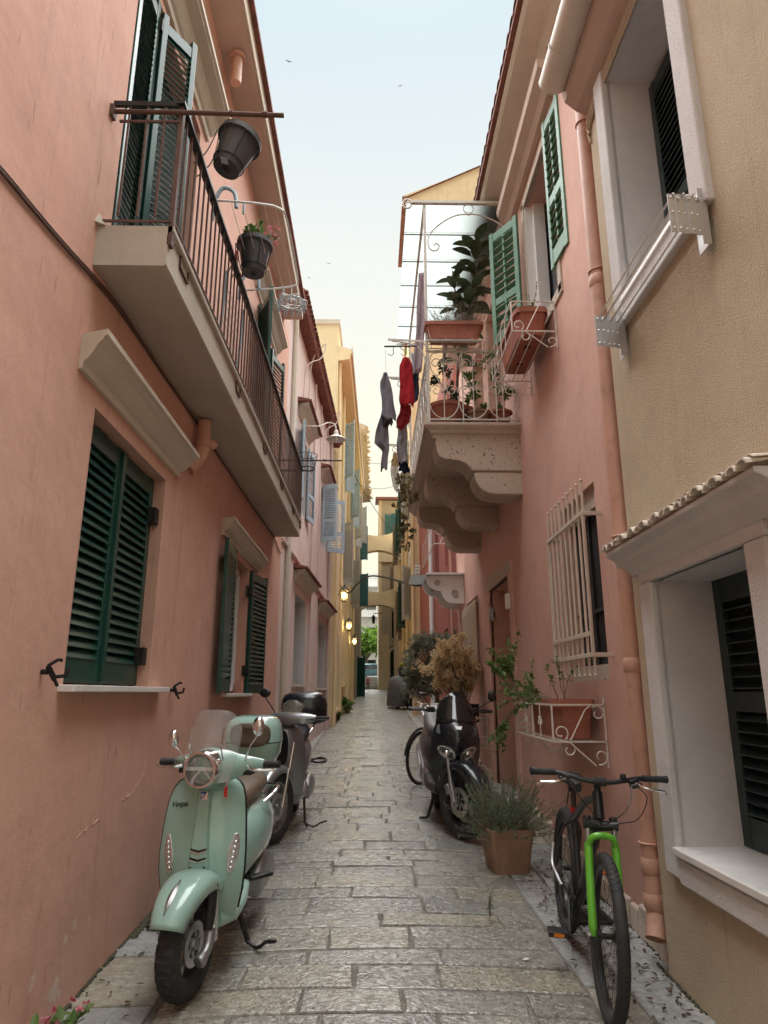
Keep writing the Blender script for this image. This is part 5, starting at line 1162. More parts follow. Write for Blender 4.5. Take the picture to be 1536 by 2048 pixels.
def mint_scooter():
    root = vehicle('mint_scooter', 'mint green scooter with round headlight and clear screen, nearest on the left', 'scooter', (-.895, 3.80, gzx(-.895, 3.80)+.006), 0, 0, 'parked scooters')
    S = steer(-13, 0, .02)
    wheel(root, (0, 0, .245), .245, .054, .110, .165, S, chev(24, 1.6, .008, .36), 240, .10, 5, 'castalu', .065, 1)
    # mudguard
    q = fender(.268, .045, lambda t: .078+.042*math.sin(min(1, t*1.5)*PI/2)-.03*max(0, t-.7), 26, 128, (0, 0, .262), 22, 17, .045, .55); q.xf(S); solid(L(q, 'front_fender', M['mint'], root, 80), .006)
    q = MB(); q.loft([[V((-.062+.016*k*math.cos(a), -.0, 0))+V((0, .030*k*math.cos(a)*.3, .045*k*math.sin(a))) for a in [2*PI*i/16 for i in range(16)]] for k in (1, .9, .5)])
    # chrome crest strip on the mudguard
    q = MB(); rings = []
    for t in [i/10 for i in range(11)]:
        a = rad(36+34*t); rr = .268+.0465; wd = .017*math.sin(PI*max(.04, min(.96, t))); c = V((0, -rr*math.cos(a), .262+rr*math.sin(a))); nrm = V((0, -math.cos(a), math.sin(a)))
        rings.append([c+V((-wd, 0, 0)), c+nrm*.007, c+V((wd, 0, 0)), c-nrm*.004])
    q.loft(rings); q.xf(S); L(q, 'fender_crest', M['castalu'], root)
    # link arm
    q = MB(); q.tube(bez([(.085, .06, .50), (.088, .05, .40), (.088, .035, .30)], 4), [.034, .033, .032, .031, .03, .03, .028, .026, .024], 10); q.xf(S); L(q, 'fork_cover', M['blackplastic'], root)
    q = MB(); q.tube(bez([(.092, .055, .30), (.10, .02, .235), (.095, -.03, .20), (.092, -.06, .185)], 5), [.026]*8+[.024, .028, .03, .032, .033, .033, .03, .02], 10); q.xf(S); L(q, 'link_arm', M['castalu'], root)
    q = MB(); q.tube([(.095, .075, .47), (.098, .08, .24)], .020, 10); q.xf(S); L(q, 'shock_absorber', M['chrome'], root)
    # apron
    lv = [(.235, .12, .27, .03), (.27, .165, .215, .05), (.33, .190, .165, .06), (.42, .210, .135), (.52, .222, .125), (.62, .224, .130), (.72, .218, .146), (.80, .212, .165), (.87, .203, .186), (.92, .186, .204), (.95, .163, .216), (.97, .125, .226), (.982, .06, .232)]
    q = shield(lv, .032); L(q, 'leg_shield', M['mint'], root, 60)
    def sy(x, z):      # surface of the apron
        for a, b in zip(lv, lv[1:]):
            if a[0] <= z <= b[0]:
                t = (z-a[0])/(b[0]-a[0]); w_ = a[1]+(b[1]-a[1])*t; y = a[2]+(b[2]-a[2])*t; cv = (a[3] if len(a) > 3 else .07); return y+cv*abs(min(1, x/w_))**2.2
        return .2
    # rim trim of the apron
    q = MB(); pts = []
    for a in lv[2:]: pts.append(V((-a[1]-.003, a[2]+.016+(a[3] if len(a) > 3 else .07), a[0])))
    pts = pts+[V((-p.x, p.y, p.z)) for p in pts[::-1]]; q.tube(pts, .0055, 6); L(q, 'shield_trim', M['iron'], root)
    # neck and steering column cover
    q = MB(); q.loft([ringXZ(0, .27, .93, .085, .05, 16), ringXZ(0, .24, .98, .07, .05, 16)]); q.loft([[V((u*.06, .22+v*.06, z)) for u, v in se(16, 2)] for z in (.93, 1.0)]); L(q, 'neck', M['mint'], root)
    # centre strip with slots and badge
    q = MB(); rings = []
    for (z, w_, d) in ((.455, .038, .002), (.465, .052, .018), (.55, .058, .03), (.65, .050, .03), (.75, .042, .028), (.85, .040, .026), (.925, .038, .024), (.94, .03, .003)):
        y = sy(0, z); rings.append([V((-w_, y+.004, z)), V((-w_*.75, y-d, z)), V((w_*.75, y-d, z)), V((w_, y+.004, z)), V((0, y+.02, z))])
    q.loft(rings); strip = L(q, 'horn_cover', M['mint'], root, 50, .003)
    for z in (.545, .588, .631):
        q = MB(); y = sy(0, z)-.0315; ww = .042
        q.prism([V((-ww, y, z+.012)), V((0, y-.002, z)), V((ww, y, z+.012)), V((ww, y, z+.02)), V((0, y-.002, z+.009)), V((-ww, y, z+.02))], (0, .004, 0)); L(q, 'slot', M['iron'], strip)
        q = MB(); q.prism([V((-ww, y-.002, z+.005)), V((0, y-.004, z-.007)), V((ww, y-.002, z+.005)), V((ww, y-.002, z+.011)), V((0, y-.004, z-.001)), V((-ww, y-.002, z+.011))], (0, .005, 0)); L(q, 'slot_trim', M['chrome'], strip)
    yb = sy(0, .89)-.0265
    q = MB(); q.bx(-.021, .021, yb-.003, yb+.004, .862, .918); bd = L(q, 'badge', M['chrome'], strip, bev=.004)
    q = MB(); q.prism([V((-.018, yb-.0035, .915)), V((.018, yb-.0035, .915)), V((-.018, yb-.0035, .868))], (0, -.0008, 0)); L(q, 'badge_field', mat('badge_blue', (.02, .05, .3), .3), bd)
    q = MB(); q.prism(arc((-.006, yb-.0045, .900), .007, 0, 2*PI, 12)[:-1], (0, -.0006, 0)); q.bx(-.0135, -.0105, yb-.0052, yb-.0045, .872, .904); L(q, 'badge_mark', M['whitepvc'], bd)
    text_mesh('lettering', 'Vespa', .040, M['iron'], root, Matrix.Translation((-.182, sy(-.135, .835)-.004, .832)) @ Matrix.Rotation(rad(-13), 4, 'Z') @ Matrix.Rotation(rad(6), 4, 'Y').inverted() @ Matrix.Rotation(PI/2-.20, 4, 'X'))
    # indicators in the apron
    for sg in (-1, 1):
        pts = []
        rings = []; rings2 = []
        for i in range(9):
            t = i/8; z = .52+.185*t; wd = .027*math.sin(PI*min(.97, max(.06, .12+.8*t)))+.004; xc = sg*(.158+.022*t); y = sy(abs(xc), z)
            sl_ = (sy(abs(xc)+wd, z)-sy(abs(xc)-wd, z))
            rings.append([V((xc-wd, sy(abs(xc-wd), z)+.004, z)), V((xc-wd*.8, sy(abs(xc-wd), z)-.009, z)), V((xc+wd*.8, sy(abs(xc+wd), z)-.009, z)), V((xc+wd, sy(abs(xc+wd), z)+.004, z))])
            k = .68; rings2.append([V((xc-wd*k, sy(abs(xc-wd*k), z)-.006, z)), V((xc, y-.015, z)), V((xc+wd*k, sy(abs(xc+wd*k), z)-.006, z)), V((xc, y+.0, z))])
        iq = L(MB().loft(rings), 'indicator', M['reflector'], root, 50, .003)
        L(MB().loft(rings2[1:-1]), 'lens', M['lens'], iq, 60)
        q = MB()
        for i in range(6):
            z = .545+.024*i; xc = sg*(.158+.022*(i+.5)/6); q.sphere((xc, sy(abs(xc), z)-.010, z), (.012, .006, .009), 8, 5)
        L(q, 'reflector', M['chrome'], iq)
    # floor and belly
    q = MB(); q.loft([ringXZ(0, .18, .29, .12, .05, 24, 4), ringXZ(0, .28, .28, .185, .04, 24, 4), ringXZ(0, .5, .285, .195, .035, 24, 4), ringXZ(0, .68, .30, .18, .05, 24, 4)]); L(q, 'floorboard', M['mint'], root, 50)
    for x in (-.15, -.11, .11, .15):
        q = MB(); q.bx(x-.012, x+.012, .30, .66, .318, .328); L(q, 'floor_strip', M['blackplastic'], root, bev=.003)
    q = MB(); q.loft([ringXZ(0, y, z, rx, rz, 28, p) for y, z, rx, rz, p in ((.58, .42, .08, .10, 2.2), (.64, .46, .135, .17, 2.3), (.74, .50, .178, .215, 2.3), (.92, .515, .215, .225, 2.2), (1.15, .52, .236, .225, 2.1), (1.38, .535, .22, .20, 2.1), (1.55, .56, .165, .15, 2.1), (1.66, .575, .10, .09, 2), (1.70, .58, .05, .045, 2))]); L(q, 'rear_body', M['mint'], root, 60)
    q = MB(); q.loft([ringXZ(0, y, z, rx, rz, 24, 2.8) for y, z, rx, rz in ((.60, .66, .055, .045), (.64, .70, .095, .07), (.74, .735, .125, .075), (.95, .76, .145, .07), (1.12, .775, .165, .068), (1.35, .785, .165, .065), (1.50, .785, .12, .05), (1.54, .78, .06, .03))]); L(q, 'seat', M['brownseat'], root, 60)
    q = MB(); q.tube(bez([(.19, 1.05, .70), (.235, 1.15, .735), (.24, 1.35, .745), (.20, 1.52, .73), (.0, 1.6, .75)], 6), .011, 8); q.tube(bez([(-.19, 1.05, .70), (-.235, 1.15, .735), (-.24, 1.35, .745), (-.20, 1.52, .73), (.0, 1.6, .75)], 6), .011, 8); L(q, 'grab_rail', M['chrome'], root)
    wheel(root, (0, 1.34, .235), .235, .055, .115, .155, Matrix.Identity(4), chev(26, 1.6, .005, .34), 120, 0, 5, 'castalu', .065)
    q = MB(); q.tube([(-.16, 1.05, .25), (-.17, 1.2, .26), (-.17, 1.6, .30)], [.03, .055, .05], 14); L(q, 'silencer', M['castalu'], root)
    q = MB(); q.loft([ringXZ(.17, y, z, .05, rz, 16, 3) for y, z, rz in ((.85, .25, .05), (.95, .26, .10), (1.25, .26, .11), (1.42, .25, .07))]); L(q, 'engine_cover', M['castalu'], root)
    # passenger peg and stand
    q = MB(); q.bar((.17, .72, .335), (.29, .80, .345), .06, .022); L(q, 'footrest', M['blackplastic'], root, bev=.006)
    q = MB(); q.tube(bez([(.12, .62, .22), (.17, .6, .10), (.20, .60, .03)], 4), .014, 8); q.tube(bez([(.18, .60, .05), (.25, .56, .02), (.31, .50, .07), (.345, .47, .085)], 4), .010, 8); q.bar((.335, .475, .08), (.37, .46, .088), .022, .014); q.tube(bez([(-.10, .64, .24), (-.14, .62, .1), (-.16, .6, .012)], 4), .014, 8); q.bar((-.11, .63, .2), (.13, .615, .2), .02); L(q, 'stand', M['iron'], root)
    # handlebar unit
    H = 1.045; S0 = S; S = S @ Matrix.Diagonal((.87, 1, 1, 1))
    q = MB(); secs = []
    for (x, y, z, ry, rz) in ((-.30, .245, H+.005, .028, .026), (-.22, .225, H+.005, .042, .042), (-.15, .195, H, .065, .062), (-.09, .165, H, .095, .085), (0, .15, H, .11, .098), (.09, .165, H, .095, .085), (.15, .195, H, .065, .062), (.22, .225, H+.005, .042, .042), (.30, .245, H+.005, .028, .026)): secs.append(ringYZ(x, y+.02, z, ry, rz, 20, 2.1))
    q.loft(secs); q.xf(S); hb = L(q, 'handlebar_cover', M['mint'], root, 70)
    q = MB(); q.lathe([(.092, .14), (.094, .06), (.095, .035), (.090, .022), (.079, .020), (.076, .034), (.070, .05)], (0, 0, H), 'Y', 36); q.xf(S0); hl = L(q, 'headlight', M['chrome'], hb)
    q = MB(); q.lathe([(.074, .062), (.066, .075), (.045, .10), (.0, .115)], (0, 0, H), 'Y', 30); q.xf(S0); L(q, 'reflector', M['reflector'], hl)
    q = MB(); q.bar((-.074, .05, H+.002), (.074, .05, H+.002), .012, .017); q.bar((-.052, .055, H-.05), (-.012, .06, H-.008), .006, .01); q.bar((.052, .055, H-.05), (.012, .06, H-.008), .006, .01); q.xf(S0); L(q, 'light_bar', M['whitepvc'], hl)
    q = MB(); q.lathe([(.0765, .034), (.06, .024), (.03, .018), (.0, .016)], (0, 0, H), 'Y', 30); q.xf(S0); L(q, 'lens', M['lens'], hl, 80)
    for sg in (-1, 1):
        q = MB(); q.lathe([(.0, 0), (.017, .0), (.019, .01), (.018, .10), (.021, .115), (.0, .118)], (0, 0, 0), 'X', 14); q.xf(S @ Matrix.Translation((sg*.285, .262, H+.004)) @ Matrix.Rotation(0 if sg > 0 else PI, 4, 'Z') @ Matrix.Rotation(rad(8)*1, 4, 'Z')); L(q, 'grip', M['blackplastic'], hb)
        q = MB(); q.tube(bez([(sg*.22, .20, H-.005), (sg*.27, .175, H-.012), (sg*.34, .19, H-.014), (sg*.395, .205, H-.012)], 5), [.012, .011, .010, .0095]+[.008]*9+[.008, .009, .010], 8); q.xf(S); L(q, 'brake_lever', M['chrome'], hb)
        q = MB(); q.bx(sg*.215-.03, sg*.215+.03, .20, .26, H-.045, H-.02); q.xf(S); L(q, 'switch_box', M['blackplastic'], hb, bev=.006)
    mirror(root, (-.20, .20, H+.03), (-.285, .19, H+.10), .042, S, shape=(.8, 1.15)); mirror(root, (.20, .20, H+.03), (.275, .22, H+.17), .045, S, shape=(.85, 1.15))
    # screen
    q = MB(); nu, nv = 17, 12
    for j in range(nv):
        v = j/(nv-1); z = H-.065+.36*v
        w_ = .150+.030*math.sin(min(1, v*1.6)*PI/2)-(.0 if v < .6 else .022*((v-.6)/.4)**2)
        for i in range(nu):
            u = -1+2*i/(nu-1); zz = z-.012*v*u*u-.075*max(0, (v-.4)/.6)**2*abs(u)**6+(.13*(1-v)*max(0, 1-abs(u)*2.1)); q.v.append((u*w_, .035+.115*v+.075*u*u, zz))
    for j in range(nv-1):
        for i in range(nu-1): q.f.append((j*nu+i, j*nu+i+1, (j+1)*nu+i+1, (j+1)*nu+i))
    q.xf(S); so = solid(L(q, 'windscreen', M['screen'], root, 80), .003)
    for sg in (-1, 1):
        q = MB(); q.tube([(sg*.10, .13, H+.02), (sg*.105, .075, H+.10), (sg*.108, .095, H+.20)], .0045, 7)
        for (y, z) in ((.052, H+.035), (.070, H+.125)): q.lathe([(0, -.012), (.009, -.012), (.011, -.004), (.011, .006), (0, .008)], (sg*.106, y, z), 'Y', 12)
        q.xf(S); L(q, 'screen_bracket', M['chrome'], so)
    # top box with back pad, carrier
    q = MB(); q.tube([(-.1, 1.45, .80), (-.11, 1.62, .86), (.11, 1.62, .86), (.1, 1.45, .80)], .010, 8); q.tube([(-.1, 1.6, .86), (-.1, 1.85, .87)], .009, 6); q.tube([(.1, 1.6, .86), (.1, 1.85, .87)], .009, 6); L(q, 'carrier', M['chrome'], root)
    q = MB(); q.loft([[V((u*.21*k, 1.72+v*.20*k, z)) for u, v in se(28, 2.9)] for z, k in ((.875, .72), (.89, .86), (.93, .96), (1.0, 1.0), (1.01, 1.005))]); tb = L(q, 'top_box', M['mint'], root, 60)
    q = MB(); q.loft([[V((u*.212*k, 1.72+v*.202*k, z)) for u, v in se(28, 2.9)] for z, k in ((1.018, 1.0), (1.06, .99), (1.12, .95), (1.165, .86), (1.19, .70), (1.20, .45))]); L(q, 'lid', M['mint'], tb, 60)
    q = MB(); q.loft([[V((u*.15*k, 1.72-.205-.012*d+abs(u)**2*.03, 1.075+v*.085*k)) for u, v in se(20, 3)] for d, k in ((0, 1), (1, 1), (2, .9), (2.4, .6))]); L(q, 'back_pad', M['brownseat'], tb, 60)
    q = MB(); q.tube(bez([(.12, .13, .98), (.13, .10, .955), (.12, .11, .94)], 4), .004, 6); q.bx(.118, .136, .098, .104, .90, .95); L(q, 'key_fob', M['red'], root)
mint_scooter()

def silver_scooter():
    root = vehicle('silver_scooter', 'silver grey big-wheeled scooter with black top box behind the mint one', 'scooter', (-.85, 6.72, gzx(-.85, 6.72)+.006), 0, 0, 'parked scooters')
    S = steer(-22)
    wheel(root, (0, 0, .31), .31, .05, .10, .225, S, chev(30, 1.4, .004), 150, .12, 5, 'castalu', .06, 1)
    q = fender(.335, .03, lambda t: .068+.02*math.sin(t*PI), 20, 140, (0, 0, .31), 18, 11, .04, .6); q.xf(S); solid(L(q, 'front_fender', M['silver'], root, 80), .005)
    for sg in (-1, 1):
        q = MB(); q.tube([(sg*.085, .0, .31), (sg*.085, .10, .62)], [.020, .018], 10); q.tube([(sg*.085, .11, .60), (sg*.08, .2, .85)], .015, 10); q.xf(S); L(q, 'fork_leg', M['chrome'], root)
    lv = [(.30, .13, .38, .04), (.36, .18, .33, .07), (.5, .205, .27, .09), (.65, .21, .225, .11), (.78, .205, .205, .12), (.88, .19, .21, .12), (.96, .16, .235, .10), (1.0, .11, .26, .06)]
    L(shield(lv, .05), 'leg_shield', M['silver'], root, 60)
    q = MB(); q.loft([[V((u*.055*k, .20-.01, .80+v*.16*k)) for u, v in se(18, 2.5)] for k in (1, .8)]); L(q, 'centre_panel', M['blackplastic'], root)
    q = MB(); q.loft([ringXZ(0, .36, .31, .15, .05, 24, 4), ringXZ(0, .6, .32, .19, .05, 24, 4), ringXZ(0, .85, .35, .19, .07, 24, 4)]); L(q, 'floorboard', M['silver'], root, 50)
    q = MB(); q.loft([ringXZ(0, y, z, rx, rz, 26, p) for y, z, rx, rz, p in ((.76, .46, .09, .12, 2.3), (.84, .54, .15, .2, 2.3), (1.05, .585, .19, .2, 2.3), (1.35, .62, .19, .17, 2.3), (1.6, .68, .14, .11, 2.3), (1.78, .72, .07, .05, 2))]); L(q, 'rear_body', M['silver'], root, 60)
    q = MB(); q.loft([ringXZ(0, y, z, rx, rz, 24, 2.8) for y, z, rx, rz in ((.76, .72, .06, .04), (.82, .76, .11, .06), (1.1, .80, .15, .065), (1.4, .84, .16, .065), (1.62, .86, .12, .05), (1.66, .86, .06, .03))]); L(q, 'seat', M['blackplastic'], root, 60)
    wheel(root, (0, 1.36, .30), .30, .05, .10, .21, Matrix.Identity(4), chev(30, 1.4, .004), 110, .11, 5, 'castalu', .06, 1)
    q = MB(); q.loft([ringXZ(.16, y, z, .06, rz, 16, 3) for y, z, rz in ((.9, .30, .05), (1.0, .31, .11), (1.3, .30, .12), (1.45, .29, .06))]); L(q, 'engine_cover', M['castalu'], root)
    q = MB(); q.tube([(.17, .66, .34), (.19, .62, .05), (.22, .60, .012)], .012, 8); q.tube(bez([(.19, .62, .05), (.28, .52, .03), (.36, .45, .08), (.42, .43, .10)], 4), .008, 7); L(q, 'side_stand', M['iron'], root)
    H = 1.06
    q = MB(); q.loft([ringYZ(x, .27+abs(x)*.12, H+abs(x)*.05, ry, rz, 16, 2.2) for x, ry, rz in ((-.26, .025, .025), (-.18, .05, .045), (-.08, .09, .06), (0, .10, .065), (.08, .09, .06), (.18, .05, .045), (.26, .025, .025))]); q.xf(S); hb = L(q, 'handlebar_cover', M['silver'], root, 60)
    for sg in (-1, 1):
        q = MB(); q.tube([(sg*.25, .30, H+.012), (sg*.38, .325, H+.015)], .017, 10); q.xf(S); L(q, 'grip', M['blackplastic'], hb)
        q = MB(); q.tube(bez([(sg*.22, .25, H), (sg*.30, .24, H), (sg*.39, .27, H)], 5), .007, 8); q.xf(S); L(q, 'brake_lever', M['blackplastic'], hb)
        q = MB(); q.sphere((sg*.17, .20, H-.01), (.035, .02, .025), 12, 8); q.xf(S); L(q, 'indicator', M['lens'], hb)
    q = MB(); nu, nv = 11, 8
    for j in range(nv):
        v = j/(nv-1); w_ = .13+.02*math.sin(v*PI/2)-(.05*((v-.7)/.3)**2 if v > .7 else 0)
        for i in range(nu):
            u = -1+2*i/(nu-1); q.v.append((u*w_*.85, .20+.07*v+.05*u*u, H+.03+.15*v-.03*v*abs(u)**3))
    for j in range(nv-1):
        for i in range(nu-1): q.f.append((j*nu+i, j*nu+i+1, (j+1)*nu+i+1, (j+1)*nu+i))
    q.xf(S); solid(L(q, 'windscreen', M['screenTan'], root, 80), .003)
    mirror(root, (-.17, .28, H+.04), (-.30, .28, H+.2), .05, S, 'blackplastic', shape=(1.2, .9))
    q = MB(); q.tube(bez([(.14, 1.3, .80), (.19, 1.5, .90), (.17, 1.75, .93), (.0, 1.85, .94)], 5), .013, 8); q.tube(bez([(-.14, 1.3, .80), (-.19, 1.5, .90), (-.17, 1.75, .93), (.0, 1.85, .94)], 5), .013, 8); L(q, 'grab_rail', M['chrome'], root)
    q = MB(); q.loft([[V((.05+u*.27*k, 1.75+v*.22*k, z)) for u, v in se(28, 3)] for z, k in ((.905, .75), (.92, .92), (.97, 1.0), (1.05, 1.01))]); tb = L(q, 'top_box', M['blackplastic'], root, 60)
    q = MB(); q.loft([[V((.05+u*.273*k, 1.75+v*.223*k, z)) for u, v in se(28, 3)] for z, k in ((1.058, 1.0), (1.11, 1.0), (1.18, .95), (1.23, .84), (1.255, .6), (1.26, .3))]); L(q, 'lid', M['navyblack'], tb, 60)
silver_scooter()

def black_scooter():
    root = vehicle('black_scooter', 'black scooter with twin headlights and smoked screen on the right', 'scooter', (.80, 6.86, gzx(.80, 6.86)+.006), 1.5, 2.5, 'parked scooters'); root.scale = (1.17, 1.07, 1.05)
    S = steer(26)
    wheel(root, (0, 0, .30), .30, .055, .115, .20, S, chev(28, 1.4, .0045), 150, .125, 5, 'iron', .07, -1)
    q = fender(.325, .035, lambda t: .078+.02*math.sin(t*PI)-.045*max(0, .25-t)/.25, 8, 150, (0, 0, .30), 20, 11, .05, .65); q.xf(S); solid(L(q, 'front_fender', M['navyblack'], root, 80), .005)
    for sg in (-1, 1):
        q = MB(); q.tube([(sg*.09, -.005, .30), (sg*.09, .05, .46)], [.026, .022], 12); q.tube([(sg*.09, .05, .45), (sg*.085, .115, .66)], .017, 12); q.xf(S); L(q, 'fork_leg', M['castalu'], root)
    q = MB(); q.bar((-.098, .05, .36), (-.10, .09, .44), .035, .05); q.xf(S); L(q, 'brake_caliper', M['castalu'], root, bev=.006)
    # nose and apron
    lv = [(.34, .12, .30, .05), (.42, .165, .25, .09), (.52, .19, .20, .11), (.60, .20, .13, .14), (.66, .205, .07, .17), (.74, .208, .02, .20), (.82, .205, .005, .21), (.90, .19, .035, .19), (.96, .17, .085, .15), (1.0, .14, .14, .10)]
    L(shield(lv, .06, 17, pw=1.7), 'front_fairing', M['navyblack'], root, 50)
    def sy(x, z):
        for a, b in zip(lv, lv[1:]):
            if a[0] <= z <= b[0]:
                t = (z-a[0])/(b[0]-a[0]); w_ = a[1]+(b[1]-a[1])*t; y = a[2]+(b[2]-a[2])*t; cv = a[3]+(b[3]-a[3])*t; return y+cv*abs(min(1, abs(x)/w_))**1.7
        return .2
    for sg in (-1, 1):
        def patch(poly, lift, nm, mm, par, th=.012):
            q_ = MB(); fr = [V((sg*x, sy(x, z)-lift, z)) for x, z in poly]; bk = [p+V((0, th, 0)) for p in fr]
            cx = sum((p for p in fr), V((0, 0, 0)))/len(fr)+V((0, -lift*.8, 0)); b = len(q_.v); n = len(fr); q_.v += [tuple(p) for p in fr+bk]+[tuple(cx)]
            q_.f += [(i, (i+1) % n, 2*n) for i in range(n)]+[(i, n+i, n+(i+1) % n, (i+1) % n) for i in range(n)]
            return L(q_, nm, M[mm], par, 60)
        el = [(.090+.072*math.cos(a)+.010*math.sin(a), .705+.058*math.sin(a)+.020*math.cos(a)) for a in [2*PI*i/18 for i in range(18)]]
        hl = patch(el, .006, 'headlight', 'reflector', root); patch(el, .016, 'lens', 'lens', hl, .004)
        q = MB(); q.sphere((sg*.088, sy(.088, .705)-.008, .70), (.03, .014, .03), 10, 6); L(q, 'bulb', M['chrome'], hl)
        patch([(.035, .80), (.10, .855), (.115, .88), (.10, .885), (.03, .835)], .004, 'air_intake', 'iron', root); patch([(.03, .845), (.085, .89), (.10, .915), (.085, .915), (.025, .875)], .004, 'air_intake', 'iron', root)
        patch([(.145, .86), (.175, .87), (.165, .935), (.145, .95)], .006, 'indicator', 'lens', root)
    q = MB(); q.prism([V((-.03, sy(0, .93)-.004, .945)), V((.03, sy(0, .93)-.004, .945)), V((.02, sy(0, .91)-.006, .915)), V((-.02, sy(0, .91)-.006, .915))], (0, .004, 0)); L(q, 'badge', M['alu'], root)
    # smoked screen
    q = MB(); nu, nv = 13, 8
    for j in range(nv):
        v = j/(nv-1); w_ = .175-.035*v-(.05*((v-.7)/.3)**2 if v > .7 else 0)
        for i in range(nu):
            u = -1+2*i/(nu-1); q.v.append((u*w_, .10+.19*v+.11*abs(u)**1.8, .965+.27*v-.05*v*abs(u)**3))
    for j in range(nv-1):
        for i in range(nu-1): q.f.append((j*nu+i, j*nu+i+1, (j+1)*nu+i+1, (j+1)*nu+i))
    solid(L(q, 'windscreen', M['smoke'], root, 80), .004)
    # handlebar
    H = 1.06
    q = MB(); q.tube(bez([(-.36, .46, H), (-.22, .42, H+.01), (-.08, .36, H), (.08, .36, H), (.22, .42, H+.01), (.36, .46, H)], 5), .013, 10); q.xf(steer(10, 0, .35)); hb = L(q, 'handlebar', M['castalu'], root)
    for sg in (-1, 1):
        q = MB(); q.tube([(sg*.25, .425, H+.005), (sg*.38, .465, H)], .019, 10); q.xf(steer(10, 0, .35)); L(q, 'grip', M['blackplastic'], hb)
        q = MB(); q.tube(bez([(sg*.20, .37, H), (sg*.28, .36, H), (sg*.37, .40, H)], 4), .008, 8); q.xf(steer(10, 0, .35)); L(q, 'brake_lever', M['blackplastic'], hb)
        q = MB(); q.bx(sg*.2-.035, sg*.2+.035, .375, .44, H-.02, H+.03); q.xf(steer(10, 0, .35)); L(q, 'switch_box', M['blackplastic'], hb, bev=.008)
    mirror(root, (.20, .40, H+.02), (.33, .36, H+.11), .055, Matrix.Identity(4), 'blackplastic', shape=(.7, 1.0)); mirror(root, (-.20, .42, H+.02), (-.27, .40, H+.12), .03, Matrix.Identity(4), 'blackplastic', shape=(1.6, .6))
    q = MB(); q.loft([ringXZ(0, .36, .34, .15, .06, 24, 4), ringXZ(0, .62, .33, .2, .05, 24, 4), ringXZ(0, .85, .36, .2, .08, 24, 4)]); L(q, 'floorboard', M['blackplastic'], root, 50)
    q = MB(); q.loft([ringXZ(0, y, z, rx, rz, 26, p) for y, z, rx, rz, p in ((.72, .48, .09, .14, 2.3), (.82, .56, .16, .2, 2.3), (1.05, .6, .21, .2, 2.3), (1.35, .66, .21, .17, 2.3), (1.62, .76, .15, .11, 2.3), (1.85, .83, .08, .05, 2))]); L(q, 'rear_body', mat('dark_grey_lacquer', (.035, .036, .04), .35, .3, var=.1, coat=.3), root, 60)
    q = MB(); q.loft([ringXZ(0, y, z, rx, rz, 24, 2.8) for y, z, rx, rz in ((.70, .74, .06, .05), (.78, .79, .12, .07), (1.0, .81, .16, .07), (1.2, .83, .175, .07), (1.32, .88, .175, .08), (1.55, .93, .16, .075), (1.68, .95, .08, .04))]); L(q, 'seat', mat('grey_vinyl', (.075, .075, .075), .45, var=.1), root, 60)
    q = MB(); q.loft([ringXZ(0, y, .975+k, .11, .028, 20, 3) for y, k in ((1.5, 0), (1.6, .02), (1.85, .03), (1.95, .02))]); q.tube(bez([(.14, 1.4, .87), (.17, 1.6, .98), (.14, 1.9, 1.02), (0, 1.97, 1.03), (-.14, 1.9, 1.02), (-.17, 1.6, .98), (-.14, 1.4, .87)], 5), .014, 8); L(q, 'rear_rack', M['alu'], root, 60)
    wheel(root, (0, 1.36, .295), .295, .055, .12, .20, Matrix.Identity(4), chev(28, 1.4, .0045), 110, 0, 5, 'iron', .07)
    q = MB(); q.tube([(-.13, .9, .30), (-.15, 1.05, .34), (-.16, 1.12, .38)], [.03, .03, .045], 12); L(q, 'exhaust_pipe', M['castalu'], root)
    q = MB(); q.loft([[V((-.165+u*.05*k, y+v*.02, z+v*.085*k)) for u, v in se(18, 2.4)] for y, z, k in ((1.08, .36, .6), (1.14, .385, .95), (1.3, .44, 1.0), (1.55, .53, 1.0), (1.66, .57, .85), (1.68, .58, .4))]); ex = L(q, 'silencer', M['castalu'], root, 60)
    q = MB(); q.loft([[V((-.208+u*.010, y+v*.015, z+v*.055)) for u, v in se(14, 3)] for y, z in ((1.18, .40), (1.45, .495))]); L(q, 'heat_shield', M['alu'], ex)
    q = MB(); q.loft([ringXZ(-.12, y, z, .07, rz, 16, 3) for y, z, rz in ((.85, .34, .06), (1.0, .36, .12), (1.3, .34, .12), (1.45, .30, .05))]); L(q, 'engine_cover', M['castalu'], root)
    q = MB()
    for sg in (-1, 1): q.tube([(sg*.10, .72, .30), (sg*.17, .70, .02)], .014, 8); 
    q.bar((-.17, .70, .02), (-.24, .72, .012), .025, .02); q.bar((-.115, .715, .25), (.115, .715, .25), .02); L(q, 'stand', M['iron'], root)
black_scooter()

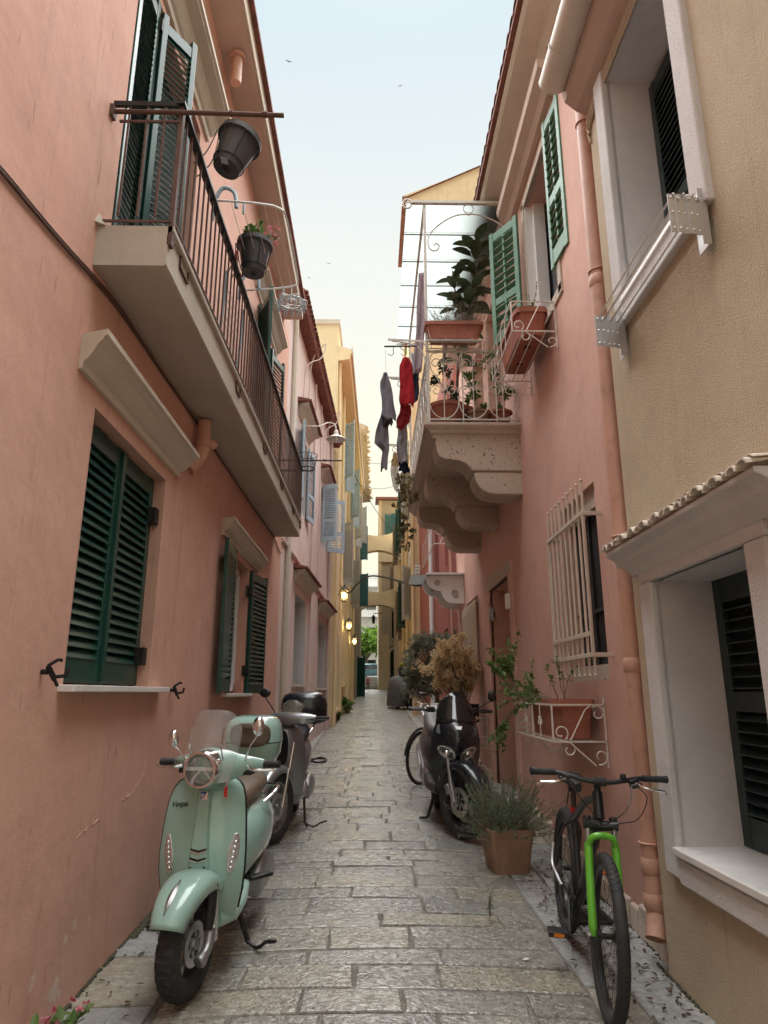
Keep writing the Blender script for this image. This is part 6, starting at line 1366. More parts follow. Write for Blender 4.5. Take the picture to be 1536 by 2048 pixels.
def mountain_bike():
    root = vehicle('mountain_bike', 'black mountain bike with bright green fork beside the downpipe', 'bicycle', (1.085, 3.56, gzx(1.085, 3.56)+.012), -5.5, 3.5)
    S = steer(-1.5, 0, .12); I = Matrix.Identity(4); R = .352
    def bwheel(c, Sx, side):
        T3 = Sx @ Matrix.Translation(c)
        w_ = L(tyre(R, .028, .056, 300, knob(74, .0042), 2.2, 16).xf(T3), 'wheel', M['rubber'], root, 30); w_['label'] = 'knobbly black bicycle tyre'
        q = MB(); q.lathe([(R-.075, -.010), (R-.05, -.014), (R-.047, -.014), (R-.05, 0), (R-.047, .014), (R-.05, .014), (R-.075, .010), (R-.075, -.010)], (0, 0, 0), 'X', 56); q.xf(T3); L(q, 'rim', M['bikeblack'], w_)
        q = MB(); q.lathe([(.0, -.05), (.012, -.05), (.012, -.036), (.024, -.036), (.024, -.03), (.013, -.026), (.013, .026), (.024, .03), (.024, .036), (.012, .036), (.012, .05), (0, .05)], (0, 0, 0), 'X', 16); q.xf(T3); L(q, 'hub', M['iron'], w_)
        for k in range(32):
            a = 2*PI*k/32; sg = 1 if k % 2 else -1; b = a+(.42 if (k//2) % 2 else -.42)
            q = MB(); q.tube([(sg*.033, .022*math.cos(b), .022*math.sin(b)), (sg*.004, (R-.072)*math.cos(a), (R-.072)*math.sin(a))], .0011, 3, cap=False); q.xf(T3); L(q, 'spoke', M['iron'], w_, 0)
        x = side*.042; q = MB(); q.lathe([(.05, x-.001), (.08, x-.001), (.08, x+.001), (.05, x+.001), (.05, x-.001)], (0, 0, 0), 'X', 30); q.xf(T3); L(q, 'brake_disc', M['alu'], w_)
    bwheel((0, 0, R), S, 1); bwheel((0, 1.09, R), I, 1)
    # suspension fork
    for sg in (-1, 1):
        q = MB(); q.tube(bez([(sg*.062, .0, R-.005), (sg*.066, .012, R+.05), (sg*.066, .075, R+.24), (sg*.064, .118, R+.37)], 5), [.011, .013, .015, .017]+[.0195]*9+[.0205]*3, 12); q.xf(S); fl = L(q, 'fork_leg', M['bikegreen'], root)
        q = MB(); q.tube([(sg*.064, .118, R+.36), (sg*.064, .155, R+.475)], .0155, 12); q.xf(S); L(q, 'stanchion', M['castalu'], fl)
        q = MB(); q.lathe([(.0, 0), (.019, 0), (.021, .004), (.021, .012), (.016, .02), (0, .02)], (sg*.064, .158, R+.47), 'Z', 14); q.xf(S); L(q, 'fork_cap', M['bikeblack'], fl)
        q = MB(); q.lathe([(0, -.006), (.010, -.006), (.010, .006), (0, .006)], (sg*.082, 0, R), 'X', 12); q.xf(S); L(q, 'axle_nut', M['chrome'], fl)
    q = MB(); q.tube(bez([(-.064, .118, R+.35), (-.05, .095, R+.40), (0, .09, R+.415), (.05, .095, R+.40), (.064, .118, R+.35)], 6), .0165, 10); q.xf(S); L(q, 'fork_brace', M['bikegreen'], root)
    q = MB(); q.loft([ringYZ(x, .155-abs(x)*.1, R+.445+abs(x)*.1, .026, .024, 14, 2.4) for x in (-.083, -.05, 0, .05, .083)]); q.xf(S); L(q, 'fork_crown', M['bikeblack'], root)
    # frame
    hb0, hb1 = V((0, .165, R+.475)), V((0, .212, R+.595)); bb = V((0, .67, .30)); st = V((0, .83, .745)); ra = V((0, 1.09, R))
    q = MB(); q.tube([hb0, hb1], .027, 16); fr = L(q, 'head_tube', M['bikeblack'], root)
    q = MB(); q.tube(bez([hb0+V((0, .015, .03)), hb0.lerp(bb, .25)+V((0, .01, .0)), bb], 6), .027, 14); L(q, 'down_tube', M['bikeblack'], root)
    q = MB(); q.tube(bez([hb1+V((0, .01, -.03)), hb1.lerp(st, .5)+V((0, 0, -.005)), st+V((0, -.01, -.05))], 6), .021, 14); L(q, 'top_tube', M['bikeblack'], root)
    q = MB(); q.tube([bb, st], .019, 14); L(q, 'seat_tube', M['bikeblack'], root)
    for sg in (-1, 1):
        q = MB(); q.tube(bez([st+V((sg*.012, .0, -.06)), (sg*.055, .93, .60), (sg*.062, 1.07, R+.02)], 5), .009, 9); L(q, 'seat_stay', M['bikeblack'], root)
        q = MB(); q.tube(bez([bb+V((sg*.03, .02, 0)), (sg*.052, .85, .31), (sg*.064, 1.07, R)], 5), .010, 9); L(q, 'chain_stay', M['bikeblack'], root)
    q = MB(); q.tube([st+V((0, 0, -.0)), st+V((0, .035, .13))], .0145, 12); L(q, 'seat_post', M['bikeblack'], root)
    q = MB(); q.lathe([(.019, -.015), (.0235, -.015), (.0235, .015), (.019, .015)], st+V((0, -.002, -.002)), 'Z', 14); q.bar(st+V((.02, 0, 0)), st+V((.03, .03, 0)), .01, .02); L(q, 'seat_clamp', M['red'], root)
    q = MB(); sz_ = st.z+.155; rings = []
    for (y, rx, z) in ((.70, .018, -.012), (.73, .026, -.006), (.80, .034, 0), (.87, .058, .002), (.93, .078, .008), (.97, .074, .012), (.985, .05, .012)): rings.append([V((u*rx, y, sz_+z+(v*.022 if v > 0 else v*.026)*(1 if abs(u) < .9 else .9))) for u, v in se(18, 2.6)])
    q.loft(rings); L(q, 'saddle', M['blackplastic'], root, 60)
    q = MB(); q.tube([(.02, .78, sz_-.03), (.02, .9, sz_-.045), (.02, .95, sz_-.02)], .004, 6); q.tube([(-.02, .78, sz_-.03), (-.02, .9, sz_-.045), (-.02, .95, sz_-.02)], .004, 6); q.bx(-.025, .025, .855, .895, sz_-.06, sz_-.035); L(q, 'saddle_rails', M['iron'], root)
    # cockpit
    H = R+.655
    q = MB(); q.tube([hb1, (0, .235, R+.655)], .018, 12); q.tube([(0, .23, R+.64), (0, .155, H+.0)], .019, 12); q.lathe([(0, -.03), (.022, -.03), (.022, .03), (0, .03)], (0, .152, H), 'X', 14); q.xf(S); L(q, 'stem', M['bikeblack'], root)
    q = MB(); q.tube(bez([(-.335, .215, H+.026), (-.2, .18, H+.024), (-.12, .16, H+.012), (-.05, .152, H), (.05, .152, H), (.12, .16, H+.012), (.2, .18, H+.024), (.335, .215, H+.026)], 5), .0125, 12); q.xf(S); hb = L(q, 'handlebar', M['bikeblack'], root)
    for sg in (-1, 1):
        q = MB(); prof = [(.0, 0), (.0165, 0)]
        for i in range(10): prof += [(.0165, .012*i+.004), (.0155, .012*i+.006), (.0155, .012*i+.009), (.0165, .012*i+.011)]
        prof += [(.019, .122), (.019, .130), (0, .130)]
        q.lathe(prof, (0, 0, 0), 'X', 14); q.xf(S @ Matrix.Translation((sg*.218, .184, H+.0255)) @ Matrix.Rotation(0 if sg > 0 else PI, 4, 'Z') @ Matrix.Rotation(sg*rad(14)*sg, 4, 'Z')); L(q, 'grip', M['rubber'], hb)
        q = MB(); q.bar((sg*.185, .165, H+.018), (sg*.145, .15, H+.006), .03, .022); q.bar((sg*.20, .15, H+.005), (sg*.15, .14, H-.01), .05, .02); q.xf(S); L(q, 'shifter', M['blackplastic'], hb, bev=.005)
        q = MB(); q.tube(bez([(sg*.17, .14, H+.005), (sg*.20, .105, H-.004), (sg*.25, .10, H-.012), (sg*.30, .118, H-.018), (sg*.315, .125, H-.032)], 5), [.007]*12+[.006]*9, 8); q.xf(S); L(q, 'brake_lever', M['chrome'], hb)
    q = MB(); q.lathe([(0, 0), (.015, 0), (.016, .01), (.012, .022), (0, .024)], (.115, .155, H+.022), 'Z', 14); q.xf(S); L(q, 'bell', M['blackplastic'], hb)
    for pts in ([(-.16, .12, H), (-.12, .03, H-.06), (-.02, .04, H-.17), (.01, .2, H-.22), (.02, .3, .66)], [(.16, .12, H), (.20, .04, H-.04), (.15, .02, H-.14), (.05, .08, H-.20), (.06, .12, .62), (.085, .05, .45)], [(.15, .12, H), (.10, .02, H-.10), (-.01, .06, H-.19), (-.02, .25, H-.20), (-.02, .4, .62)], [(-.15, .13, H), (-.17, .10, H-.10), (-.15, .25, H-.18), (-.10, .5, .75), (-.02, .62, .6)]):
        q = MB(); q.tube(bez(pts, 7), .0028, 6); q.xf(S); L(q, 'cable', M['blackplastic'], root)
    # drivetrain: rider's right is our left
    q = MB(); q.lathe([(.06, -.003), (.088, -.003), (.088, .003), (.06, .003), (.06, -.003)], bb+V((-.05, 0, 0)), 'X', 40)
    for k in range(5): a = 2*PI*k/5; q.bar(bb+V((-.05, 0, 0)), bb+V((-.05, .065*math.cos(a), .065*math.sin(a))), .004, .018)
    q.lathe([(0, -.06), (.022, -.06), (.022, .06), (0, .06)], bb, 'X', 16); L(q, 'chainset', M['iron'], root)
    for sg, a in ((-1, -2.2), (1, .94)):
        e = bb+V((sg*.075, .172*math.cos(a), .172*math.sin(a))); q = MB(); q.bar(bb+V((sg*.062, 0, 0)), e, .018, .024); cr = L(q, 'crank', M['bikeblack'], root, bev=.004)
        q = MB(); q.bx(e.x+sg*.01 if sg > 0 else e.x-.115, e.x+.115 if sg > 0 else e.x-.01, e.y-.045, e.y+.045, e.z-.014, e.z+.014); L(q, 'pedal', M['blackplastic'], cr, bev=.004)
        for s2 in (-1, 1):
            q = MB(); q.bx(e.x+sg*.035 if sg > 0 else e.x-.09, e.x+.09 if sg > 0 else e.x-.035, e.y+s2*.045-.002, e.y+s2*.045+.002, e.z-.009, e.z+.009); L(q, 'pedal_reflector', M['orange'], cr)
    q = MB(); q.lathe([(.02, -.02), (.055, -.012), (.05, 0), (.042, .01), (.02, .02)], ra+V((-.045, 0, 0)), 'X', 24); L(q, 'cassette', M['castalu'], root)
    q = MB(); q.tube([bb+V((-.05, .0, .087)), ra+V((-.05, 0, .05))], .004, 5); q.tube([bb+V((-.05, 0, -.087)), ra+V((-.05, -.03, -.14)), ra+V((-.05, .03, -.10)), ra+V((-.05, .03, -.05))], .004, 5); L(q, 'chain', M['iron'], root)
    q = MB(); q.bar(ra+V((-.06, 0, -.02)), ra+V((-.06, -.02, -.15)), .012, .022); L(q, 'derailleur', M['blackplastic'], root, bev=.003)
    q = MB(); q.tube(bez([(-.07, .85, .32), (-.09, .9, .36), (-.10, 1.0, .40), (-.085, 1.06, .50)], 5), .011, 8); L(q, 'kickstand', M['castalu'], root)
    q = MB(); q.bx(-.03, .03, .085, .115, R+.365, R+.385); q.xf(S)
mountain_bike()
# ------------------------------------------------------------------ pots, plants, laundry and other small things
def pot(mb, c, r0, r1, h, rim=.012, n=24):
    return mb.lathe([(0, 0), (r0, 0), (r0+(r1-r0)*.85, h*.82), (r1+rim*.2, h*.83), (r1+rim, h*.86), (r1+rim, h), (r1-rim*.4, h), (r1-rim, h*.88), (r0*.9, .03), (0, .03)], c, n=n)
def trough(c, lx, ly, h, taper=.82, rim=.015, along='Y'):
    mb = MB(); rings = []
    for (z, k, e) in ((0, taper, 0), (h*.8, 1-.02, 0), (h*.8, 1, rim), (h, 1, rim), (h, 1, -.004), (h*.86, 1, -.012)):
        rings.append([V((c[0]+u*(lx/2*k+e), c[1]+v*(ly/2*(1-(1-k)*lx/max(lx, ly))+e), c[2]+z)) for u, v in se(20, 7)])
    mb.loft(rings); return mb
# --- grey pots hanging on the left railing
M['greypot'] = mat('grey_plastic_pot', (.055, .05, .05), .45, var=.1)
M['pinkpetal'] = leafmat('pink_petal', (.55, .10, .16), (.7, .3, .34), .6)
for i, (px, py, lab) in enumerate(((455, 300, 'grey plastic pot in a wire holder, nearest on the balcony rail'), (508, 515, 'grey pot with pink geraniums in a wire holder on the balcony rail'))):
    c = at(px, py, X=-.925); t = thing('hanging_flower_pot', lab, 'flower pot', c-V((0, 0, .14)), group='grey pots on the balcony rail')
    q = MB(); pot(q, c-V((0, 0, .14)), .085, .125, .27, .012); po = q.build('pot', M['greypot'], t, sm=True)
    q = MB(); q.lathe([(0, 0), (.11, 0)], c+V((0, 0, .105)), n=16); q.build('soil', M['soil'], t)
    q = MB(); q.tube(arc(c+V((0, 0, .09)), .137, 0, 2*PI, 24, 'XY')[:-1], .0035, 5, closed=True); q.tube(arc(c-V((0, 0, .10)), .098, 0, 2*PI, 24, 'XY')[:-1], .0035, 5, closed=True)
    for k in range(6):
        a = PI/3*k; d = V((math.cos(a), math.sin(a), 0)); q.tube([c+d*.137+V((0, 0, .09)), c+d*.098-V((0, 0, .10)), c-V((0, 0, .155))], .003, 5)
    q.tube(bez([c+V((-.137, -.05, .09)), V((-1.06, c.y-.05, 4.82)), V((-1.10, c.y-.05, 4.70))], 4), .004, 5); q.tube(bez([c+V((-.137, .05, .09)), V((-1.06, c.y+.05, 4.82)), V((-1.10, c.y+.05, 4.70))], 4), .004, 5)
    q.build('wire_holder', M['iron'], t)
    if i == 0: q = MB(); q.box(c+V((.0, -.06, -.142)), (.045, .045, .002)); q.build('sticker', M['alu'], t)
    if i == 0: t.rotation_euler = (rad(-6), rad(16), 0)
    rn = random.Random(20+i); cl = [(c+V((rn.uniform(-.07, .09), rn.uniform(-.07, .07), .16+rn.uniform(0, .07))), .07) for _ in range(2 if i == 0 else 7)]
    if i == 0: cl = [(c+V((.07, -.0, .135)), .03), (c+V((.03, .05, .135)), .025)]
    bushy(t, c+V((0, 0, .1)), cl, 56, .035, .022, M['leafGreen'], M['twig'], rn, .003, name='foliage')
    if i:
        q = MB()
        for k in range(16):
            b = c+V((rn.uniform(-.03, .18), rn.uniform(-.10, .10), rn.uniform(.14, .27)))
            for j in range(7): leaf_mesh(q, b+rdir(rn)*.012, rdir(rn), rdir(rn), .022, .016)
        q.build('flowers', M['pinkpetal'], t)['kind'] = 'stuff'
c = V((-.93, 9.2, 4.78)); t = thing('empty_wire_holder', 'empty black wire pot holder near the far balcony end', 'pot holder', c)
q = MB(); q.tube(arc(c+V((0, 0, .1)), .14, 0, 2*PI, 20, 'XY')[:-1], .005, 5, closed=True); q.tube(arc(c-V((0, 0, .1)), .10, 0, 2*PI, 20, 'XY')[:-1], .01, 5, closed=True)
for k in range(6): a = PI/3*k; d = V((math.cos(a), math.sin(a), 0)); q.tube([c+d*.14+V((0, 0, .1)), c+d*.1-V((0, 0, .1))], .004, 5)
q.tube([c+V((-.14, 0, .1)), V((RX, 9.2, 4.86))], .005, 5); q.build('wire_frame', M['iron'], t)
# --- white drying rack hooked on the rail, peg hanger
dr = thing('drying_rack', 'white wire clothes drying rack hooked over the balcony rail', 'drying rack', (-.9, 4.5, 4.8)); z0 = 4.84
q = MB(); q.tube(bez([(-1.07, 3.95, z0), (-.80, 4.0, z0+.02), (-.66, 4.06, z0+.03), (-.62, 4.2, z0+.03), (-.62, 4.9, z0+.04), (-.66, 5.0, z0+.04), (-.8, 5.03, z0+.03), (-1.07, 5.05, z0+.02)], 5), .008, 7); fr_ = q.build('frame', M['whitepvc'], dr, sm=True)
for i in range(5):
    x = -.98+.075*i; q = MB(); q.tube([(x, 4.0, z0+.01), (x, 5.03, z0+.02)], .002, 4); q.build('line', M['whitepvc'], fr_)
for y in (4.02, 5.0):
    q = MB(); q.tube(bez([(-.95, y, z0), (-.97, y, z0+.12), (-1.05, y, z0+.16), (-1.10, y, z0+.05), (-1.11, y, z0-.1)], 5), .014, 8); q.build('hook', M['bluepaint'], fr_, sm=True)
for k, (x, y) in enumerate(((-1.05, 4.55), (-1.04, 4.75), (-.75, 5.02), (-.9, 4.02))):
    q = MB(); q.bx(x-.006, x+.006, y-.008, y+.008, z0-.05, z0+.04); o = q.build('clothes_peg', M['red' if k < 2 else 'bluepaint'] if 'red' in M else M['bluepaint']); tag(o, ['red clothes peg on the rack, near the rail hook', 'second red clothes peg on the rack, farther along the rail', 'blue clothes peg at the far bar of the white rack', 'blue clothes peg at the near bar of the white rack'][k], 'clothes peg', 'pegs on the drying rack')
ph = thing('peg_hanger', 'round pale blue peg hanger dangling from the white drying rack', 'peg hanger', (-.66, 5.02, 4.6)); c = V((-.68, 5.0, 4.72))
q = MB(); q.tube([c+V((0, 0, .13)), c+V((0, 0, .04)), c], .005, 6); q.tube(arc(c, .10, 0, 2*PI, 22, 'XY')[:-1], .008, 6, closed=True); q.tube(arc(c, .045, 0, 2*PI, 16, 'XY')[:-1], .007, 6, closed=True)
for k in range(6): a = PI/3*k; q.tube(arc(c+V((.10*math.cos(a), .10*math.sin(a), 0)), .035, 0, 2*PI, 12, 'XY')[:-1], .005, 5, closed=True)
q.build('ring', M['whitepvc'], ph, sm=True)
for k in range(12):
    a = PI/6*k; p = c+V((.11*math.cos(a), .11*math.sin(a), -.02)); q = MB(); q.bar(p+V((-.004, 0, .02)), p+V((-.012, 0, -.05)), .006, .012); q.bar(p+V((.004, 0, .02)), p+V((.012, 0, -.05)), .006, .012); q.build('peg', M['bluepaint'], ph)
# folded airer standing on the balcony
fa = thing('folded_airer', 'folded white airer standing behind the balcony bars', 'airer', (-1.2, 4.9, 4.0))
for k, (y, dx) in enumerate(((4.6, 0), (5.15, .03))):
    q = MB(); q.tube([(-1.16+dx, y, 4.0), (-1.13+dx, y+.02, 4.75)], .012, 7); q.build('leg', M['bluepaint'], fa)
for k in range(8): q = MB(); q.tube([(-1.15, 4.6, 4.1+k*.08), (-1.13, 5.15, 4.1+k*.08)], .004, 5); q.build('rail', M['whitepvc'], fa)

# --- laundry on the stone balcony
def cloth(name, label, m, outline, Y, thick=.05, fold=.03, nf=3, seed=1, yaw=0):
    """garment hung from its top: outline = (z, x left, x right) rows from the top down; a thin sheet thrown into folds"""
    rn = random.Random(seed); mb = MB(); nu, nv = 22, 26; ph = [rn.uniform(0, 6) for _ in range(5)]; P_ = []
    zt, zb = outline[0][0], outline[-1][0]
    for j in range(nv):
        t_ = j/(nv-1); z = zt+(zb-zt)*t_
        for k in range(len(outline)-1):
            if outline[k][0] >= z >= outline[k+1][0] or k == len(outline)-2:
                f = (outline[k][0]-z)/max(1e-5, outline[k][0]-outline[k+1][0]); f = min(1, max(0, f)); xl = outline[k][1]+(outline[k+1][1]-outline[k][1])*f; xr = outline[k][2]+(outline[k+1][2]-outline[k][2])*f
                if outline[k][0] >= z >= outline[k+1][0]: break
        e1, e2 = .005*math.sin(t_*11+ph[0])-.008, .005*math.sin(t_*9+ph[1])+.012
        for i in range(nu):
            u = i/(nu-1); x = xl+e1+(xr+e2-xl-e1)*u
            y = Y+.030*math.sin(u*4.2+ph[2]+.8*math.sin(t_*2+ph[3]))*(.4+.6*t_)+.009*math.sin(u*11+t_*3+ph[4])+.004*math.sin(t_*19+u*7)
            zz = z+(.02*math.sin(u*9+ph[3]) if j == nv-1 else 0)-.02*math.sin(u*PI)*(1 if 0 < j < nv-1 else 0)*math.sin(t_*11+ph[1])
            mb.v.append((x, y, zz))
    for j in range(nv-1):
        for i in range(nu-1): mb.f.append((j*nu+i, j*nu+i+1, (j+1)*nu+i+1, (j+1)*nu+i))
    o = mb.build(name, m, None, sm=80); tag(o, label, 'laundry', 'laundry on the right balcony')
    sd_ = o.modifiers.new('solid', 'SOLIDIFY'); sd_.thickness = .005
    return o
def fabric(name, col): return mat(name, col, .9, var=.12, vs_=14, bmp=.25, bs_=260, spec=.2)
M['fgrey'] = fabric('grey_jersey', (.20, .20, .235)); M['fred'] = fabric('red_jersey', (.36, .018, .025)); M['flil'] = fabric('lilac_towel', (.36, .29, .32)); M['fnavy'] = fabric('navy_cotton', (.02, .025, .05)); M['fdark'] = fabric('charcoal_cotton', (.05, .05, .06)); M['fwhite'] = fabric('white_cotton', (.62, .62, .6)); M['fblue'] = fabric('light_blue_cotton', (.40, .47, .58))
def ol(pts, Y):     # pixel outline rows -> (z, xl, xr)
    out = []
    for (y, a, b) in pts: p, q_ = at(a, y, Y=Y), at(b, y, Y=Y); out.append((p.z, p.x, q_.x))
    return out
cloth('grey_shirt', 'crumpled grey shirt hanging leftmost from the hook rail', M['fgrey'], ol([(745, 769, 773), (765, 762, 778), (790, 763, 784), (830, 766, 790), (838, 768, 789)], 7.05), 7.05, .07, .025, 3, 1)
cloth('charcoal_shirt', 'charcoal cloth hanging just under the grey shirt', M['fdark'], ol([(802, 766, 776), (820, 765, 783), (845, 765, 783), (853, 770, 779)], 7.10), 7.12, .05, .02, 2, 2)
cloth('grey_trousers', 'grey lilac trousers hanging lowest on the left', M['fgrey'], ol([(825, 764, 774), (860, 754, 775), (885, 749, 775), (900, 766, 776), (938, 763, 772)], 7.16), 7.18, .05, .02, 3, 3)
cloth('red_shirt', 'bright red shirt hanging from the hook rail', M['fred'], ol([(715, 806, 814), (730, 801, 822), (770, 801, 826), (800, 801, 826), (812, 803, 824)], 7.1), 7.1, .09, .03, 3, 4)
cloth('red_shorts', 'dark red shorts hanging below the red shirt', mat('dark_red_jersey', (.26, .015, .025), .9, var=.15, vs_=14), ol([(808, 804, 820), (825, 800, 820), (845, 794, 818), (856, 793, 807)], 7.16), 7.16, .08, .025, 3, 5)
cloth('grey_towel', 'light grey towel hanging below the red shorts', fabric('pale_grey_towel', (.30, .30, .33)), ol([(846, 797, 812), (880, 796, 812), (925, 797, 813)], 7.3), 7.3, .06, .018, 3, 6)
cloth('navy_shorts', 'navy shorts at the foot of the grey towel', M['fnavy'], ol([(922, 799, 814), (945, 799, 818)], 7.34), 7.34, .06, .02, 2, 7)
cloth('lilac_towel', 'long lilac towel draped by the canopy post', M['flil'], ol([(545, 838, 848), (600, 836, 849), (660, 833, 848), (700, 830, 844), (745, 828, 840)], 7.5), 7.5, .06, .02, 3, 8)
cloth('navy_sock', 'dark navy cloth hanging behind the red shirt', M['fnavy'], ol([(745, 824, 836), (800, 824, 834), (805, 826, 831)], 7.6), 7.6, .05, .02, 2, 9)
cloth('blue_cloth', 'light blue cloth below the lilac towel', M['fblue'], ol([(712, 823, 834), (750, 824, 833)], 7.62), 7.55, .04, .02, 2, 10)
cloth('tan_cloth', 'tan cloth hanging far down on the next balcony', fabric('tan_cotton', (.5, .38, .22)), ol([(905, 788, 797), (930, 783, 797)], 10.4), 10.4, .05, .02, 2, 11)
cloth('white_cloth', 'white cloth hanging below the tan one', M['fwhite'], ol([(930, 783, 796), (952, 782, 796), (984, 791, 797)], 10.5), 10.5, .05, .02, 3, 12)
q = MB(); q.tube([at(771, 700, Y=7.05), at(772, 747, Y=7.05)], .002, 4); q.build('hanging_cord', M['whitepvc'], PK)
for k, (px, mm, lb) in enumerate(((812, 'red', 'red clothes peg above the red shirt'), (811, 'bikegreen', 'green clothes peg between the red peg and the red shirt'))):
    p = at(px, 692+k*12, Y=7.08); q = MB(); q.bar(p+V((-.006, 0, .03)), p+V((-.003, 0, -.03)), .01, .016); q.bar(p+V((.008, 0, .03)), p+V((.004, 0, -.03)), .01, .016); tag(q.build('clothes_peg', M[mm]), lb, 'clothes peg')

# --- pots and plants on the stone balcony
def planter_thing(label, c, lx, ly, h, m, group=None, name='terracotta_planter'):
    t = thing(name, label, 'planter', c, group=group); trough(c, lx, ly, h).build('trough', m, t, sm=30)
    q = MB(); q.bx(c[0]-lx/2+.012, c[0]+lx/2-.012, c[1]-ly/2+.012, c[1]+ly/2-.012, c[2]+h*.80, c[2]+h*.9); q.build('soil', M['soil'], t); return t
t = planter_thing('terracotta trough with a dry twiggy shrub on the stone balcony rail', V((.93, 7.08, 5.52)), .66, .2, .21, M['terracotta'])
rn = random.Random(31); b = V((.95, 7.1, 5.7)); tw = MB(); fl = MB()
for k in range(170):
    s0 = V((b.x+rn.uniform(-.22, .22), b.y+rn.uniform(-.06, .06), b.z)); d = V((rn.uniform(-1, .75), rn.uniform(-.6, .6), rn.uniform(.3, 1))).normalized(); Lx = rn.uniform(.12, .34)
    e = s0+d*Lx; tw.tube([s0, s0.lerp(e, .5)+rdir(rn)*.015, e], [.0028, .002, .001], 3, cap=False)
    for j in range(5): leaf_mesh(fl, s0.lerp(e, rn.uniform(.3, 1)), rdir(rn), rdir(rn), .018, .008)
tw.build('twigs', M['twig'], t)['kind'] = 'stuff'; fl.build('dry_leaves', leafmat('withered_leaf', (.09, .08, .07), (.16, .14, .12)), t)['kind'] = 'stuff'
q = MB(); q.bar((.62, 7.0, 5.50), (1.28, 7.0, 5.50), .012); q.bar((.62, 7.2, 5.50), (1.28, 7.2, 5.50), .012)
for x in (.62, .8, 1.1, 1.28): q.tube([(x, 7.0, 5.66), (x+.03, 7.0, 5.52), (x+.06, 7.2, 5.50)], .004, 5); q.tube([(x, 7.12, 5.42), (x, 7.0, 5.50)], .005, 5)
q.build('holder', M['whiteiron'], t)
q = MB(); q.box((.93, 6.97, 5.47), (.62, .10, .012), Matrix.Rotation(.3, 3, 'X')); q.build('drip_cloth', M['fwhite'], t)
def big_leaf(mb, p, d, L, W):
    d = V(d).normalized(); s = d.cross(V((0, 0, 1))).normalized() if abs(d.z) < .95 else V((1, 0, 0)); n = s.cross(d); rows = 7
    for i in range(rows):
        t_ = i/(rows-1); w_ = W*(math.sin(PI*min(.98, max(.02, t_**.95))))**.62*.5; c_ = p+d*L*t_-n*(.25*L*t_*t_)
        mb.v += [tuple(c_+s*w_+n*w_*.35), tuple(c_), tuple(c_-s*w_+n*w_*.35)]
    for i in range(rows-1): a = i*3; mb.f += [(a, a+1, a+4, a+3), (a+1, a+2, a+5, a+4)]
rn = random.Random(5); base = V((1.02, 7.62, 4.55)); t = thing('rubber_plant', 'tall rubber plant with large dark leaves on the stone balcony', 'plant', base)
q = MB(); pot(q, base, .15, .2, .34, .015); q.build('pot', M['terracotta'], t, sm=True)
stem = bez([base+V((0, 0, .3)), base+V((.02, -.05, .9)), base+V((.16, -.12, 1.6)), base+V((.24, -.18, 2.05)), base+V((.26, -.2, 2.55))], 8)
q = MB(); q.tube(stem, [.02-.0004*i for i in range(len(stem))], 7); q.tube(bez([stem[14], stem[14]+V((-.1, .05, .4)), stem[14]+V((-.14, .05, .8))], 5), .010, 6); q.build('stem', M['bark'], t, sm=True)
for k in range(46):
    i = int(8+(len(stem)-9)*(k/46)**.8); p = stem[i]; a = k*2.4; up_ = .15+.6*(k/46); d = V((math.cos(a), math.sin(a)*.8, up_+rn.uniform(-.25, .25)))
    mb = MB(); Lx = rn.uniform(.22, .31); big_leaf(mb, p+V(d)*.05, d, Lx*.85, Lx*.46); mb.tube([p, p+V(d)*.06], .005, 4); o = mb.build('leaf', M['leafDark'], t, sm=80)
for k in range(12):
    p = stem[14]+V((-.12, .05, .2+.05*k)); a = k*2.4; d = V((math.cos(a), math.sin(a), .4)); mb = MB(); big_leaf(mb, p, d, .24, .11); mb.build('leaf', M['leafDark'], t, sm=80)
for (c, r0, r1, h, mm, lab) in ((V((.86, 7.42, 4.55)), .17, .22, .30, 'terracotta', 'big round terracotta pot at the railing corner of the stone balcony'), (V((1.48, 7.34, 4.55)), .09, .13, .2, 'terracotta', 'small terracotta pot by the wall on the stone balcony'), (V((1.24, 7.4, 4.55)), .11, .14, .22, 'terracottaPale', 'middle weathered pot behind the balcony scrolls')):
    t = thing('balcony_pot', lab, 'flower pot', c); q = MB(); pot(q, c, r0, r1, h, .014); q.build('pot', M[mm], t, sm=True); q = MB(); q.lathe([(0, 0), (r1*.9, 0)], c+V((0, 0, h*.9)), n=16); q.build('soil', M['soil'], t)
    rn = random.Random(int(c.x*100)); bushy(t, c+V((0, 0, h*.9)), [(c+V((rn.uniform(-.1, .1), rn.uniform(-.05, .1), h+.1+.13*j)), .10) for j in range(4)], 84, .05, .026, M['leafGreen'] if c.x > 1 else M['leafDark'], M['twig'], rn, .004, name='foliage')
# trailing plant along the far outer edge of the balcony
t = thing('trailing_plant', 'sparse trailing plant hanging off the far outer edge of the stone balcony', 'plant', (.6, 9.8, 4.6)); rn = random.Random(77)
bushy(t, V((.62, 9.6, 4.75)), [(V((.52+rn.uniform(-.08, .06), 9.0+rn.uniform(0, 1.8), 4.7-rn.uniform(0, .9))), .16) for _ in range(14)], 60, .05, .03, leafmat('trailing_leaf', (.12, .12, .05), (.2, .13, .07)), M['twig'], rn, .004, name='foliage')
